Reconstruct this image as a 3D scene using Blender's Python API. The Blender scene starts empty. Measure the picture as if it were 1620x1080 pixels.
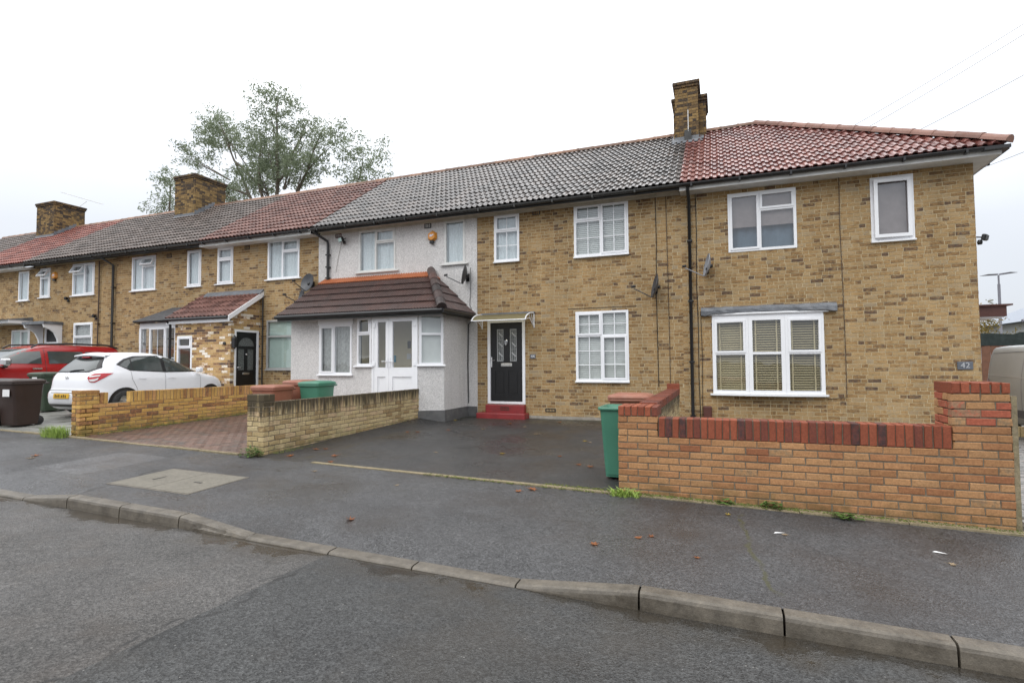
import bpy, bmesh, math, random
import numpy as np
from mathutils import Vector, Matrix

R = random.Random(11)
scene = bpy.context.scene
COL = scene.collection
PI = math.pi

# ------------------------------------------------------------------ camera
CAM = Vector((0.0, -12.4, 1.484))
def make_camera():
    yaw, pitch, roll = 0.3694, 0.0417, -0.0062
    Rt = Vector((math.cos(yaw), math.sin(yaw), 0))
    Fh = Vector((-math.sin(yaw), math.cos(yaw), 0))
    Zv = Vector((0, 0, 1))
    F = Fh * math.cos(pitch) + Zv * math.sin(pitch)
    U = -Fh * math.sin(pitch) + Zv * math.cos(pitch)
    R2 = Rt * math.cos(roll) + U * math.sin(roll)
    U2 = U * math.cos(roll) - Rt * math.sin(roll)
    cam = bpy.data.cameras.new('camera')
    cam.sensor_width = 36.0
    cam.lens = 850.0 / 1620.0 * 36.0
    cam.clip_start = 0.05
    cam.clip_end = 2000.0
    o = bpy.data.objects.new('camera', cam)
    COL.objects.link(o)
    m = Matrix.Identity(4)
    for i in range(3):
        m[i][0] = R2[i]; m[i][1] = U2[i]; m[i][2] = -F[i]; m[i][3] = CAM[i]
    o.matrix_world = m
    scene.camera = o
make_camera()

# ------------------------------------------------------------------ sky, sun, exposure
SUN_EL, SUN_AZ = math.radians(48), math.radians(205)   # direction the light comes from, azimuth from +Y clockwise
def make_world():
    w = bpy.data.worlds.new('World'); scene.world = w; w.use_nodes = True
    nt = w.node_tree; nt.nodes.clear(); L = nt.links.new
    out = nt.nodes.new('ShaderNodeOutputWorld'); bg = nt.nodes.new('ShaderNodeBackground')
    sky = nt.nodes.new('ShaderNodeTexSky'); sky.sky_type = 'NISHITA'; sky.sun_disc = False
    sky.sun_elevation = SUN_EL; sky.sun_rotation = SUN_AZ
    tc = nt.nodes.new('ShaderNodeTexCoord')
    sep = nt.nodes.new('ShaderNodeSeparateXYZ'); L(tc.outputs['Generated'], sep.inputs[0])
    ramp = nt.nodes.new('ShaderNodeValToRGB')      # overcast: brighter towards the zenith
    L(sep.outputs['Z'], ramp.inputs[0])
    e = ramp.color_ramp.elements
    e[0].position = 0.0; e[0].color = (0.305, 0.318, 0.345, 1)
    e[1].position = 1.0; e[1].color = (1.0, 1.0, 1.0, 1)
    k = e.new(0.20); k.color = (0.355, 0.37, 0.395, 1)
    k = e.new(0.34); k.color = (0.50, 0.52, 0.555, 1)
    k = e.new(0.5); k.color = (0.88, 0.895, 0.92, 1)
    noi = nt.nodes.new('ShaderNodeTexNoise'); noi.inputs['Scale'].default_value = 1.6
    noi.inputs['Detail'].default_value = 4; L(tc.outputs['Generated'], noi.inputs['Vector'])
    mr = nt.nodes.new('ShaderNodeMapRange'); L(noi.outputs[0], mr.inputs[0])
    mr.inputs[1].default_value = 0.3; mr.inputs[2].default_value = 0.7
    mr.inputs[3].default_value = 15.0; mr.inputs[4].default_value = 19.0
    mul = nt.nodes.new('ShaderNodeVectorMath'); mul.operation = 'SCALE'
    L(ramp.outputs[0], mul.inputs[0]); L(mr.outputs[0], mul.inputs['Scale'])
    mix = nt.nodes.new('ShaderNodeMix'); mix.data_type = 'RGBA'
    mix.inputs[0].default_value = 0.93
    L(sky.outputs[0], mix.inputs[6]); L(mul.outputs[0], mix.inputs[7])
    L(mix.outputs[2], bg.inputs[0]); bg.inputs[1].default_value = 0.115
    L(bg.outputs[0], out.inputs[0])
make_world()
def make_sun():
    l = bpy.data.lights.new('sun', 'SUN'); l.energy = 0.7; l.angle = math.radians(35)
    l.color = (1.0, 0.97, 0.93)
    o = bpy.data.objects.new('sun', l); COL.objects.link(o)
    d = Vector((math.sin(SUN_AZ) * math.cos(SUN_EL), math.cos(SUN_AZ) * math.cos(SUN_EL), math.sin(SUN_EL)))
    o.rotation_euler = d.to_track_quat('Z', 'Y').to_euler(); o.location = (0, -20, 30)
make_sun()
vs = scene.view_settings
vs.view_transform = 'Standard'; vs.look = 'None'; vs.exposure = 0.3; vs.gamma = 1.0
vs.use_curve_mapping = False

# ------------------------------------------------------------------ materials
class NT:
    def __init__(s, name):
        s.m = bpy.data.materials.new(name); s.m.use_nodes = True
        s.t = s.m.node_tree; s.b = s.t.nodes['Principled BSDF']; s.out = s.t.nodes['Material Output']
        s._pos = None
    def n(s, typ, ins=None, **kw):
        nd = s.t.nodes.new(typ)
        for k, v in kw.items(): setattr(nd, k, v)
        for k, v in (ins or {}).items(): s.set(nd.inputs[k], v)
        return nd
    def set(s, sock, v):
        if isinstance(v, bpy.types.NodeSocket): s.t.links.new(v, sock)
        elif isinstance(v, (tuple, list)) and len(v) == 3 and sock.type == 'RGBA': sock.default_value = (*v, 1)
        else: sock.default_value = v
    @property
    def pos(s):
        if s._pos is None: s._pos = s.n('ShaderNodeNewGeometry').outputs['Position']
        return s._pos
    def noise(s, scale, detail=3, vec=None, rough=0.55, stretch=None):
        v = vec or s.pos
        if stretch: v = s.n('ShaderNodeVectorMath', {0: v, 1: stretch}, operation='MULTIPLY').outputs[0]
        return s.n('ShaderNodeTexNoise', {'Vector': v, 'Scale': scale, 'Detail': detail, 'Roughness': rough}).outputs[0]
    def math(s, op, a, b=0.0, clamp=False):
        return s.n('ShaderNodeMath', {0: a, 1: b}, operation=op, use_clamp=clamp).outputs[0]
    def rng(s, v, a, b, c=0.0, d=1.0):
        return s.n('ShaderNodeMapRange', {0: v, 1: a, 2: b, 3: c, 4: d}).outputs[0]
    def mix(s, f, a, b, blend='MIX'):
        nd = s.n('ShaderNodeMix', data_type='RGBA', blend_type=blend)
        s.set(nd.inputs[0], f); s.set(nd.inputs[6], a); s.set(nd.inputs[7], b)
        return nd.outputs[2]
    def ramp(s, f, stops):
        nd = s.n('ShaderNodeValToRGB'); s.set(nd.inputs[0], f); e = nd.color_ramp.elements
        while len(e) < len(stops): e.new(0.5)
        for k, (p, c) in zip(e, stops): k.position = p; k.color = (*c, 1)
        return nd.outputs[0]
    def bump(s, h, strength=0.3, dist=0.01):
        nd = s.n('ShaderNodeBump', {'Strength': strength, 'Distance': dist, 'Height': h}); return nd.outputs[0]
    def sep(s):
        return s.n('ShaderNodeSeparateXYZ', {0: s.pos}).outputs
    def done(s, color=None, rough=None, normal=None, metal=None, spec=None):
        for k, v in (('Base Color', color), ('Roughness', rough), ('Normal', normal), ('Metallic', metal), ('Specular IOR Level', spec)):
            if v is not None: s.set(s.b.inputs[k], v)
        return s.m

def grain(t, c, scale=60, amt=0.25):
    """multiply a colour by a fine noise"""
    n = t.rng(t.noise(scale, 4), 0.3, 0.7, 1 - amt, 1 + amt)
    return t.n('ShaderNodeVectorMath', {0: c, 'Scale': n}, operation='SCALE').outputs[0]

def plain(name, c, rough=0.5, var=0.08, scale=7.0, metal=0.0, bump=0.0, bscale=80, dirt=None):
    t = NT(name)
    n = t.rng(t.noise(scale, 4), 0.3, 0.7, 1 - var, 1 + var)
    rgb = t.n('ShaderNodeRGB').outputs[0]; rgb.default_value = (*c, 1)
    col = t.n('ShaderNodeVectorMath', {0: rgb, 'Scale': n}, operation='SCALE').outputs[0]
    if dirt:
        col = t.mix(t.rng(t.noise(3.3, 6, rough=0.7), 0.5, 0.75, 0, dirt[1]), col, dirt[0])
    if bump: col = grain(t, grain(t, col, 48, 0.16), 150, 0.14)
    rg = t.rng(t.noise(scale * 1.7, 3), 0.3, 0.7, rough * 0.85, min(1, rough * 1.15))
    nm = t.bump(t.noise(bscale, 3), bump, 0.004) if bump else None
    return t.done(col, rg, nm, metal)

def brickmat(name, stops, rough=0.85, streak=None, moss=None, pale=None, bump=0.5, vary=0.15, soot=None, vs=(20, 20, 20)):
    t = NT(name)
    a = t.n('ShaderNodeAttribute', attribute_name='rnd').outputs['Fac']
    n1 = t.rng(t.noise(1, 5, rough=0.7, stretch=vs), 0.32, 0.68, -vary, vary)
    c = t.ramp(t.math('ADD', a, n1, True), stops)
    if soot:
        st = t.rng(t.noise(1, 5, stretch=(1.6, 1.6, .22)), 0.35, 0.68, 1.07, soot)
        c = t.n('ShaderNodeVectorMath', {0: c, 'Scale': st}, operation='SCALE').outputs[0]
    c = grain(t, c, 70, 0.22)
    c = grain(t, c, 2.2, 0.10)
    sx = t.sep()
    if pale: # lime bloom / mortar smears
        c = t.mix(t.rng(t.noise(5.5, 6, rough=0.7), 0.52, 0.72, 0, pale[1]), c, pale[0])
    if streak: # black algae running down from the capping
        z0, z1, colr, amt = streak
        n = t.noise(1, 4, stretch=(22, 22, 2.2))
        zz = t.rng(sx[2], z0, z1)
        f = t.math('MULTIPLY', t.rng(t.math('ADD', t.math('MULTIPLY', zz, 0.35), n), 0.55, 0.8), amt, True)
        c = t.mix(t.math('MULTIPLY', f, t.rng(sx[2], z0 - 0.25, z0 + 0.05)), c, colr)
    if moss: # green growth at the foot
        za, zb, colr, slope = moss
        zl = t.math('ADD', sx[2], t.math('MULTIPLY', sx[0], slope))
        f = t.math('MULTIPLY', t.rng(zl, za, zb, 1, 0), t.rng(t.noise(7, 5), 0.35, 0.6), True)
        c = t.mix(t.math('MULTIPLY', f, 0.8), c, colr)
    nm = t.bump(t.noise(110, 4), bump, 0.004)
    return t.done(c, rough, nm, spec=0.3)

def tilemat(name, stops, rough=0.3, lichen=None, coat=0.0):
    t = NT(name)
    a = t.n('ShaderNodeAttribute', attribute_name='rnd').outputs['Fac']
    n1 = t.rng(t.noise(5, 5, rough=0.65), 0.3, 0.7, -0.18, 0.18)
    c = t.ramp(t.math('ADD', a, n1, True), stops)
    c = grain(t, c, 90, 0.15)
    if lichen:
        c = t.mix(t.rng(t.noise(38, 3), 0.66, 0.72, 0, lichen[1]), c, lichen[0])
    rg = t.rng(t.noise(9, 4), 0.3, 0.7, rough * 0.7, rough * 1.5)
    nm = t.bump(t.noise(160, 3), 0.2, 0.003)
    if coat:   # rain water on the tiles
        t.b.inputs['Coat Weight'].default_value = coat; t.b.inputs['Coat Roughness'].default_value = 0.3; t.b.inputs['Coat IOR'].default_value = 1.4
    return t.done(c, rg, nm, spec=0.5)

def asphalt(name, c, wet=0.5, seams=(), stain=None, rough=(0.38, 0.75), gutter=None, patch=None, moss=None, agg=0.55):
    t = NT(name)
    rgb = t.n('ShaderNodeRGB').outputs[0]; rgb.default_value = (*c, 1)
    v = t.n('ShaderNodeTexVoronoi', {'Vector': t.pos, 'Scale': 95.0}).outputs
    cellv = t.n('ShaderNodeSeparateColor', {0: v['Color']}).outputs[0]
    k = t.math('MULTIPLY', t.rng(cellv, 0, 1, 1 - agg, 1 + agg), t.rng(t.noise(1.3, 5, rough=0.6), 0.3, 0.7, 0.8, 1.2))
    k = t.math('MULTIPLY', k, t.rng(t.noise(14, 4), 0.3, 0.7, 0.86, 1.14))
    k = t.math('MULTIPLY', k, t.rng(t.noise(38, 4, rough=0.75), 0.35, 0.65, 0.68, 1.32))
    # a few pale chips
    v2 = t.n('ShaderNodeTexVoronoi', {'Vector': t.pos, 'Scale': 34.0}).outputs
    chip = t.math('GREATER_THAN', t.n('ShaderNodeSeparateColor', {0: v2['Color']}).outputs[1], 0.945)
    chip = t.math('MULTIPLY', chip, t.math('LESS_THAN', v2['Distance'], 0.16))
    col = t.n('ShaderNodeVectorMath', {0: rgb, 'Scale': k}, operation='SCALE').outputs[0]
    col = t.mix(t.math('MULTIPLY', chip, 0.6), col, (0.30, 0.29, 0.27))
    sx = t.sep()
    dirt = t.noise(0.9, 6, rough=0.65)
    if stain:
        col = t.mix(t.rng(dirt, 0.5, 0.72, 0, stain[1]), col, stain[0])
    wetf = t.rng(t.noise(0.75, 4, rough=0.6), 0.38, 0.62)
    if patch:   # old reinstatement strips of another tarmac: (x0,x1,y0,y1,value)
        for (x0, x1, y0, y1, val) in patch:
            m1 = t.math('MULTIPLY', t.math('GREATER_THAN', sx[0], x0), t.math('LESS_THAN', sx[0], x1))
            m2 = t.math('MULTIPLY', t.math('GREATER_THAN', sx[1], y0), t.math('LESS_THAN', sx[1], y1))
            mm = t.math('MULTIPLY', m1, m2)
            sc = t.n('ShaderNodeVectorMath', {0: col, 'Scale': val}, operation='SCALE').outputs[0]
            col = t.mix(mm, col, sc)
    if gutter:  # silt and damp lying along the kerb
        g = t.rng(t.math('ADD', sx[1], t.math('MULTIPLY', t.math('SUBTRACT', t.noise(2.2, 5), 0.5), 0.9)), gutter[0], gutter[1], 0, 1)
        col = t.mix(t.math('MULTIPLY', g, t.rng(t.noise(3, 4), 0.3, 0.6, 0.35, 0.9)), col, gutter[2])
        wetf = t.math('MAXIMUM', wetf, g)
    if moss:
        g = t.math('MULTIPLY', t.rng(sx[1], moss[0], moss[1]), t.rng(t.noise(4, 5), 0.4, 0.6))
        col = t.mix(t.math('MULTIPLY', g, 0.7), col, moss[2])
    for (xa, ya, xb, yb, wd, sc) in seams:   # joints and cracks with silt and moss in them
        ln = math.hypot(xb - xa, yb - ya); dx, dy = (xb - xa) / ln, (yb - ya) / ln
        wob = t.math('MULTIPLY', t.math('SUBTRACT', t.noise(2.5, 4), 0.5), 0.35)
        u = t.math('ADD', t.math('MULTIPLY', sx[0], dx), t.math('MULTIPLY', sx[1], dy)); u0 = xa * dx + ya * dy
        q = t.math('ADD', t.math('ADD', t.math('MULTIPLY', sx[0], -dy), t.math('MULTIPLY', sx[1], dx)), wob); q0 = -xa * dy + ya * dx
        m = t.rng(t.math('ABSOLUTE', t.math('SUBTRACT', q, q0)), wd * .4, wd, 1, 0)
        m = t.math('MULTIPLY', m, t.math('MULTIPLY', t.rng(u, u0, u0 + .15), t.rng(u, u0 + ln - .15, u0 + ln, 1, 0)))
        m = t.math('MULTIPLY', m, t.rng(t.noise(7, 4), 0.35, 0.55))
        col = t.mix(t.math('MULTIPLY', m, 0.85), col, sc)
    rg = t.rng(wetf, 0, 1, rough[1], rough[0])
    h = t.math('ADD', t.math('MULTIPLY', v['Distance'], 1.0), t.math('MULTIPLY', t.noise(50, 3), 0.6))
    if gutter:
        pud = t.rng(g, 0.55, 0.8, 0, 1); rg = t.math('ADD', t.math('MULTIPLY', rg, t.math('SUBTRACT', 1.0, pud)), t.math('MULTIPLY', pud, 0.09))
        h = t.math('MULTIPLY', h, t.math('SUBTRACT', 1.0, t.math('MULTIPLY', pud, 0.93)))
    nm = t.bump(h, 0.7, 0.008)
    return t.done(col, rg, nm, spec=0.5)

def glassmat(name, tint=(0.93, 0.95, 0.95), ior=1.5):
    t = NT(name); t.t.nodes.remove(t.b)
    g = t.n('ShaderNodeNewGeometry').outputs
    dp = t.math('ABSOLUTE', t.n('ShaderNodeVectorMath', {0: g['Incoming'], 1: g['Normal']}, operation='DOT_PRODUCT').outputs['Value'])
    fr = t.math('ADD', t.math('MULTIPLY', t.math('POWER', t.math('SUBTRACT', 1.0, dp), 5.0), 0.92), 0.07)
    tr = t.n('ShaderNodeBsdfTransparent', {'Color': (*tint, 1)}).outputs[0]
    gl = t.n('ShaderNodeBsdfGlossy', {'Color': (0.95, 0.97, 1, 1), 'Roughness': 0.015}).outputs[0]
    wob = t.bump(t.noise(1.4, 2), 0.06, 0.05)
    for l in (gl.node,): t.set(l.inputs['Normal'], wob)
    mx = t.n('ShaderNodeMixShader', {0: t.math('MULTIPLY', fr, 1.5, True), 1: tr, 2: gl}).outputs[0]
    t.t.links.new(mx, t.out.inputs[0]); return t.m

def pebbledash(name, c):
    t = NT(name)
    v = t.n('ShaderNodeTexVoronoi', {'Vector': t.pos, 'Scale': 62.0}).outputs
    cell = t.n('ShaderNodeSeparateColor', {0: v['Color']}).outputs[0]
    rgb = t.n('ShaderNodeRGB').outputs[0]; rgb.default_value = (*c, 1)
    k = t.math('MULTIPLY', t.rng(cell, 0, 1, 0.8, 1.15), t.rng(t.noise(1.1, 5), 0.3, 0.7, 0.93, 1.05))
    col = t.n('ShaderNodeVectorMath', {0: rgb, 'Scale': k}, operation='SCALE').outputs[0]
    n = t.noise(1, 4, stretch=(7, 7, 0.5))
    col = t.mix(t.rng(n, 0.55, 0.8, 0, 0.28), col, (0.33, 0.32, 0.29))
    h = t.math('ADD', t.rng(v['Distance'], 0, 0.6, 1, 0), t.math('MULTIPLY', t.noise(30, 3), 0.7))
    return t.done(col, 0.9, t.bump(h, 0.9, 0.012), spec=0.2)

MT = {}
MT['stock'] = brickmat('stock_brick', [(0.0, (0.090, 0.060, 0.047)), (0.12, (0.150, 0.092, 0.050)), (0.26, (0.230, 0.137, 0.058)),
    (0.42, (0.305, 0.188, 0.082)), (0.58, (0.358, 0.236, 0.108)), (0.78, (0.372, 0.257, 0.132)), (0.92, (0.335, 0.250, 0.148)), (1.0, (0.300, 0.235, 0.155))], pale=((0.42, 0.335, 0.205), 0.4), vary=0.34, soot=0.84, vs=(14, 14, 42))
MT['mortar'] = plain('lime_mortar', (0.49, 0.405, 0.255), 0.9, 0.12, 5, bump=0.4)
MT['mortar_dark'] = plain('grey_mortar', (0.15, 0.125, 0.09), 0.9, 0.2, 6, bump=0.4)
MT['orange'] = brickmat('orange_brick', [(0.0, (0.24, 0.095, 0.045)), (0.25, (0.315, 0.155, 0.070)), (0.55, (0.37, 0.198, 0.090)), (0.72, (0.385, 0.218, 0.105)),
    (0.76, (0.26, 0.175, 0.10)), (0.87, (0.28, 0.155, 0.095)), (0.9, (0.36, 0.115, 0.065)), (1.0, (0.32, 0.09, 0.052))], vary=0.07, moss=(-0.04, 0.24, (0.085, 0.075, 0.03), 0.022))
MT['red'] = brickmat('red_coping_brick', [(0.0, (0.06, 0.032, 0.03)), (0.16, (0.135, 0.042, 0.03)), (0.5, (0.21, 0.056, 0.028)), (1.0, (0.28, 0.078, 0.038))], rough=0.6)
MT['buff'] = brickmat('buff_brick', [(0.0, (0.29, 0.20, 0.10)), (0.4, (0.44, 0.34, 0.18)), (0.8, (0.50, 0.40, 0.23)), (1.0, (0.46, 0.33, 0.20))],
    streak=(0.60, 0.90, (0.05, 0.04, 0.025), 0.95), moss=(0.0, 0.22, (0.12, 0.12, 0.045), 0.022))
MT['yellow'] = brickmat('yellow_multi_brick', [(0.0, (0.20, 0.10, 0.055)), (0.12, (0.36, 0.18, 0.07)), (0.4, (0.49, 0.285, 0.085)), (0.8, (0.56, 0.355, 0.11)), (1.0, (0.50, 0.27, 0.11))],
    streak=(0.8, 1.05, (0.16, 0.09, 0.04), 0.35), moss=(0.04, 0.32, (0.13, 0.13, 0.04), 0.022))
MT['reclaimed'] = brickmat('reclaimed_brick', [(0.0, (0.10, 0.07, 0.06)), (0.12, (0.24, 0.13, 0.07)), (0.4, (0.42, 0.27, 0.12)), (0.75, (0.52, 0.36, 0.17)), (0.86, (0.50, 0.30, 0.17)), (0.9, (0.68, 0.62, 0.52)), (1.0, (0.75, 0.70, 0.62))])
MT['sooty'] = brickmat('sooty_chimney_brick', [(0.0, (0.045, 0.035, 0.03)), (0.3, (0.135, 0.088, 0.042)), (0.6, (0.235, 0.15, 0.06)), (1.0, (0.31, 0.21, 0.085))], pale=((0.075, 0.06, 0.045), 0.7), vary=.25)
MT['tile_red'] = tilemat('red_roof_tile', [(0, (0.12, 0.036, 0.029)), (0.5, (0.205, 0.066, 0.051)), (1, (0.26, 0.098, 0.077))], 0.36, coat=0.8)
MT['tile_red_dry'] = tilemat('old_red_roof_tile', [(0, (0.12, 0.034, 0.026)), (0.5, (0.21, 0.065, 0.046)), (1, (0.27, 0.095, 0.07))], 0.45)
MT['tile_grey'] = tilemat('grey_roof_tile', [(0, (0.05, 0.045, 0.042)), (0.5, (0.105, 0.092, 0.085)), (1, (0.14, 0.118, 0.105))], 0.36, ((0.42, 0.40, 0.34), 0.5), coat=0.8)
MT['tile_brown'] = tilemat('brown_roof_tile', [(0, (0.10, 0.045, 0.036)), (0.5, (0.165, 0.078, 0.062)), (1, (0.21, 0.105, 0.085))], 0.42)
MT['tile_drab'] = tilemat('drab_roof_tile', [(0, (0.065, 0.05, 0.042)), (0.5, (0.11, 0.085, 0.074)), (1, (0.15, 0.12, 0.105))], 0.42, ((0.38, 0.36, 0.28), 0.4))
MT['tile_porch'] = tilemat('porch_roof_tile', [(0, (0.026, 0.020, 0.019)), (0.5, (0.060, 0.032, 0.027)), (0.85, (0.080, 0.038, 0.030)), (1, (0.10, 0.044, 0.033))], 0.4, ((0.35, 0.33, 0.28), 0.5))
MT['tile_orange'] = tilemat('orange_porch_tile', [(0, (0.24, 0.075, 0.03)), (0.5, (0.38, 0.12, 0.045)), (1, (0.44, 0.16, 0.07))], 0.5)
MT['ridge'] = tilemat('ridge_tile', [(0, (0.13, 0.075, 0.05)), (0.5, (0.22, 0.12, 0.075)), (1, (0.30, 0.17, 0.11))], 0.55)
MT['hip'] = tilemat('hip_tile', [(0, (0.17, 0.085, 0.062)), (0.5, (0.225, 0.115, 0.085)), (1, (0.27, 0.14, 0.105))], 0.5)
MT['upvc'] = plain('white_upvc', (0.80, 0.81, 0.83), 0.32, 0.03, 3)
MT['upvc_dull'] = plain('dull_white_paint', (0.62, 0.62, 0.60), 0.5, 0.08, 5, dirt=((0.35, 0.33, 0.28), 0.4))
MT['cream'] = plain('cream_paint', (0.50, 0.46, 0.38), 0.55, 0.12, 6, dirt=((0.22, 0.18, 0.13), 0.5))
MT['grey_frame'] = plain('grey_window_frame', (0.34, 0.34, 0.33), 0.5, 0.1)
MT['glass'] = glassmat('window_glass')
MT['dark_glass'] = plain('tinted_glass', (0.05, 0.06, 0.058), 0.04, 0.1)
MT['dark_glass'].node_tree.nodes['Principled BSDF'].inputs['Specular IOR Level'].default_value = 0.9
MT['net'] = plain('net_curtain', (0.60, 0.65, 0.67), 0.9, 0.12, 25)
MT['net_grey'] = plain('grey_patterned_curtain', (0.36, 0.37, 0.36), 0.9, 0.25, 18)
MT['blind_cream'] = plain('cream_blind', (0.46, 0.39, 0.235), 0.6, 0.05)
MT['blind_white'] = plain('white_blind', (0.56, 0.58, 0.56), 0.6, 0.05)
MT['blind_green'] = plain('pale_green_blind', (0.42, 0.52, 0.475), 0.7, 0.05)
MT['roller_pink'] = plain('dusky_blind', (0.23, 0.195, 0.19), 0.8, 0.1)
MT['porch_paint'] = plain('porch_paint', (0.74, 0.66, 0.47), 0.8, 0.05, 2)
MT['blue_note'] = plain('blue_note', (0.12, 0.42, 0.60), 0.6, 0.05, 2)
MT['blue_cloth'] = plain('blue_grey_cloth', (0.11, 0.15, 0.19), 0.9, 0.1, 4)
MT['dark_room'] = plain('room_paint', (0.35, 0.32, 0.27), 0.9, 0.1, 2)
MT['black_plastic'] = plain('black_plastic', (0.014, 0.014, 0.015), 0.35, 0.2)
MT['gutter_grey'] = plain('weathered_black_gutter', (0.03, 0.03, 0.028), 0.45, 0.3, 5)
MT['door_black'] = plain('black_composite_door', (0.006, 0.006, 0.007), 0.42, 0.1, 10)
MT['chrome'] = plain('chrome', (0.75, 0.75, 0.76), 0.15, 0.03, metal=1.0)
MT['steel'] = plain('brushed_steel', (0.55, 0.54, 0.52), 0.35, 0.06, metal=1.0)
MT['lead'] = plain('lead_sheet', (0.13, 0.14, 0.155), 0.5, 0.25, 5, dirt=((0.34, 0.35, 0.36), 0.6), bump=0.2, bscale=30)
MT['felt'] = plain('dark_roof_felt', (0.045, 0.045, 0.048), 0.6, 0.25, 6, bump=0.3)
MT['redpaint'] = plain('red_step_paint', (0.24, 0.026, 0.028), 0.45, 0.15, 5, dirt=((0.13, 0.03, 0.03), 0.5))
MT['render'] = pebbledash('pebbledash', (0.68, 0.665, 0.65))
MT['plinth'] = plain('grey_cement_plinth', (0.10, 0.10, 0.10), 0.8, 0.25, 5, bump=0.5, dirt=((0.19, 0.18, 0.16), 0.6))
MT['concrete'] = plain('concrete', (0.30, 0.275, 0.235), 0.75, 0.18, 9, bump=0.4, dirt=((0.15, 0.125, 0.09), 0.55))
MT['edging'] = plain('edging_concrete', (0.22, 0.18, 0.11), 0.85, 0.2, 12, bump=0.5, dirt=((0.10, 0.10, 0.04), 0.75))
MT['kerb'] = plain('kerb_concrete', (0.112, 0.097, 0.076), 0.45, 0.25, 9, bump=0.45, bscale=120, dirt=((0.040, 0.031, 0.020), 1.0))
MT['cover'] = plain('cover_concrete', (0.15, 0.137, 0.11), 0.7, 0.12, 14, bump=0.4, dirt=((0.095, 0.085, 0.065), 0.6))
MT['slab'] = plain('worn_paving_slab', (0.20, 0.20, 0.185), 0.5, 0.25, 4, bump=0.4, dirt=((0.10, 0.10, 0.06), 0.7))
MT['paver'] = tilemat('block_paver', [(0, (0.095, 0.075, 0.066)), (0.5, (0.135, 0.083, 0.066)), (1, (0.165, 0.098, 0.078))], 0.4, coat=0.4)
MT['paver_grey'] = tilemat('grey_block_paver', [(0, (0.15, 0.145, 0.14)), (0.5, (0.20, 0.195, 0.185)), (1, (0.26, 0.24, 0.225))], 0.5)
MT['sand'] = plain('joint_sand', (0.10, 0.085, 0.065), 0.9, 0.2, 10)
MT['road'] = asphalt('wet_road', (0.066, 0.063, 0.060), seams=[(-3.12, -8.9, -3.16, -11.5, .02, (.02, .02, .02))], gutter=(-9.0, -8.74, (0.044, 0.035, 0.024)), rough=(0.42, 0.8), stain=((0.07, 0.055, 0.044), 0.5))
MT['road2'] = asphalt('wet_road_resurfaced', (0.039, 0.040, 0.040), seams=[(-3.06, -8.9, -3.04, -11.5, .025, (.012, .012, .012)), (1.4, -8.9, -1.6, -10.6, .012, (.015, .015, .014)), (-1.6, -10.6, -2.4, -11.6, .012, (.015, .015, .014))], gutter=(-9.02, -8.74, (0.036, 0.029, 0.020)), rough=(0.36, 0.72), stain=((0.048, 0.040, 0.031), 0.5), agg=0.7)
MT['pavement'] = asphalt('wet_pavement', (0.052, 0.052, 0.0535), rough=(0.26, 0.66), seams=[(-6.62, -8.57, -7.05, -7.3, .03, (.014, .013, .011)), (-7.0, -6.95, -5.3, -6.85, .035, (.020, .016, .010)), (-6.2, -6.3, -5.45, -6.28, .06, (.030, .024, .012)), (.1, -6.5, .35, -8.4, .03, (.05, .05, .02)), (-13, -7.1, -9.5, -6.75, .03, (.10, .10, .10))], stain=((0.030, 0.024, 0.020), 0.75),
    patch=[(-8.6, -7.6, -7.98, -6.8, 1.6), (-40.0, -7.2, -8.6, -8.0, 1.12), (-5.0, -2.2, -7.5, -6.4, 1.08), (-30, -12.4, -7.2, -6.3, 0.85)])
MT['drive'] = asphalt('wet_drive', (0.034, 0.033, 0.0325), rough=(0.22, 0.58), seams=[(-5.7, -6.1, -5.95, -3.2, .05, (.040, .032, .015)), (-5.95, -3.3, -5.3, -1.9, .05, (.035, .028, .014)), (-4.2, -6.2, -2.9, -6.16, .04, (.035, .025, .012))], stain=((0.034, 0.025, 0.018), 0.8), moss=(-1.2, -0.1, (0.045, 0.048, 0.022)))
MT['soil'] = plain('soil', (0.07, 0.06, 0.04), 0.95, 0.3, 3, bump=0.5)
MT['grass'] = plain('grass_blade', (0.23, 0.33, 0.055), 0.6, 0.35, 20)
MT['weed'] = plain('weed_leaf', (0.07, 0.13, 0.025), 0.6, 0.35, 20)
MT['mossm'] = plain('moss', (0.10, 0.115, 0.025), 0.95, 0.4, 25, bump=0.6)
MT['trunk'] = plain('bark', (0.14, 0.115, 0.09), 0.9, 0.25, 6, bump=0.6)
MT['carwhite'] = plain('white_car_paint', (0.78, 0.79, 0.82), 0.22, 0.01)
MT['carred'] = plain('red_car_paint', (0.32, 0.012, 0.012), 0.2, 0.03)
MT['vanwhite'] = plain('dirty_white_van_paint', (0.66, 0.69, 0.70), 0.6, 0.05, 2)
MT['tyre'] = plain('tyre_rubber', (0.02, 0.02, 0.02), 0.8, 0.2)
MT['lamp_red'] = plain('red_lamp_lens', (0.42, 0.012, 0.02), 0.12, 0.02)
MT['lamp_clear'] = plain('clear_lamp_lens', (0.62, 0.62, 0.62), 0.1, 0.1)
MT['plate'] = plain('yellow_number_plate', (0.72, 0.42, 0.02), 0.4, 0.04)
MT['bin_green'] = plain('green_bin_plastic', (0.055, 0.19, 0.125), 0.4, 0.08, 4)
MT['bin_dkgreen'] = plain('dark_green_bin_plastic', (0.035, 0.055, 0.032), 0.5, 0.1, 4)
MT['bin_terra'] = plain('terracotta_bin_plastic', (0.27, 0.105, 0.065), 0.5, 0.1, 4, dirt=((0.40, 0.24, 0.18), 0.5))
MT['bin_brown'] = plain('dark_brown_bin_plastic', (0.032, 0.018, 0.014), 0.42, 0.12, 4)
MT['dish_dark'] = plain('dark_grey_dish', (0.055, 0.058, 0.065), 0.45, 0.1)
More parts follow.
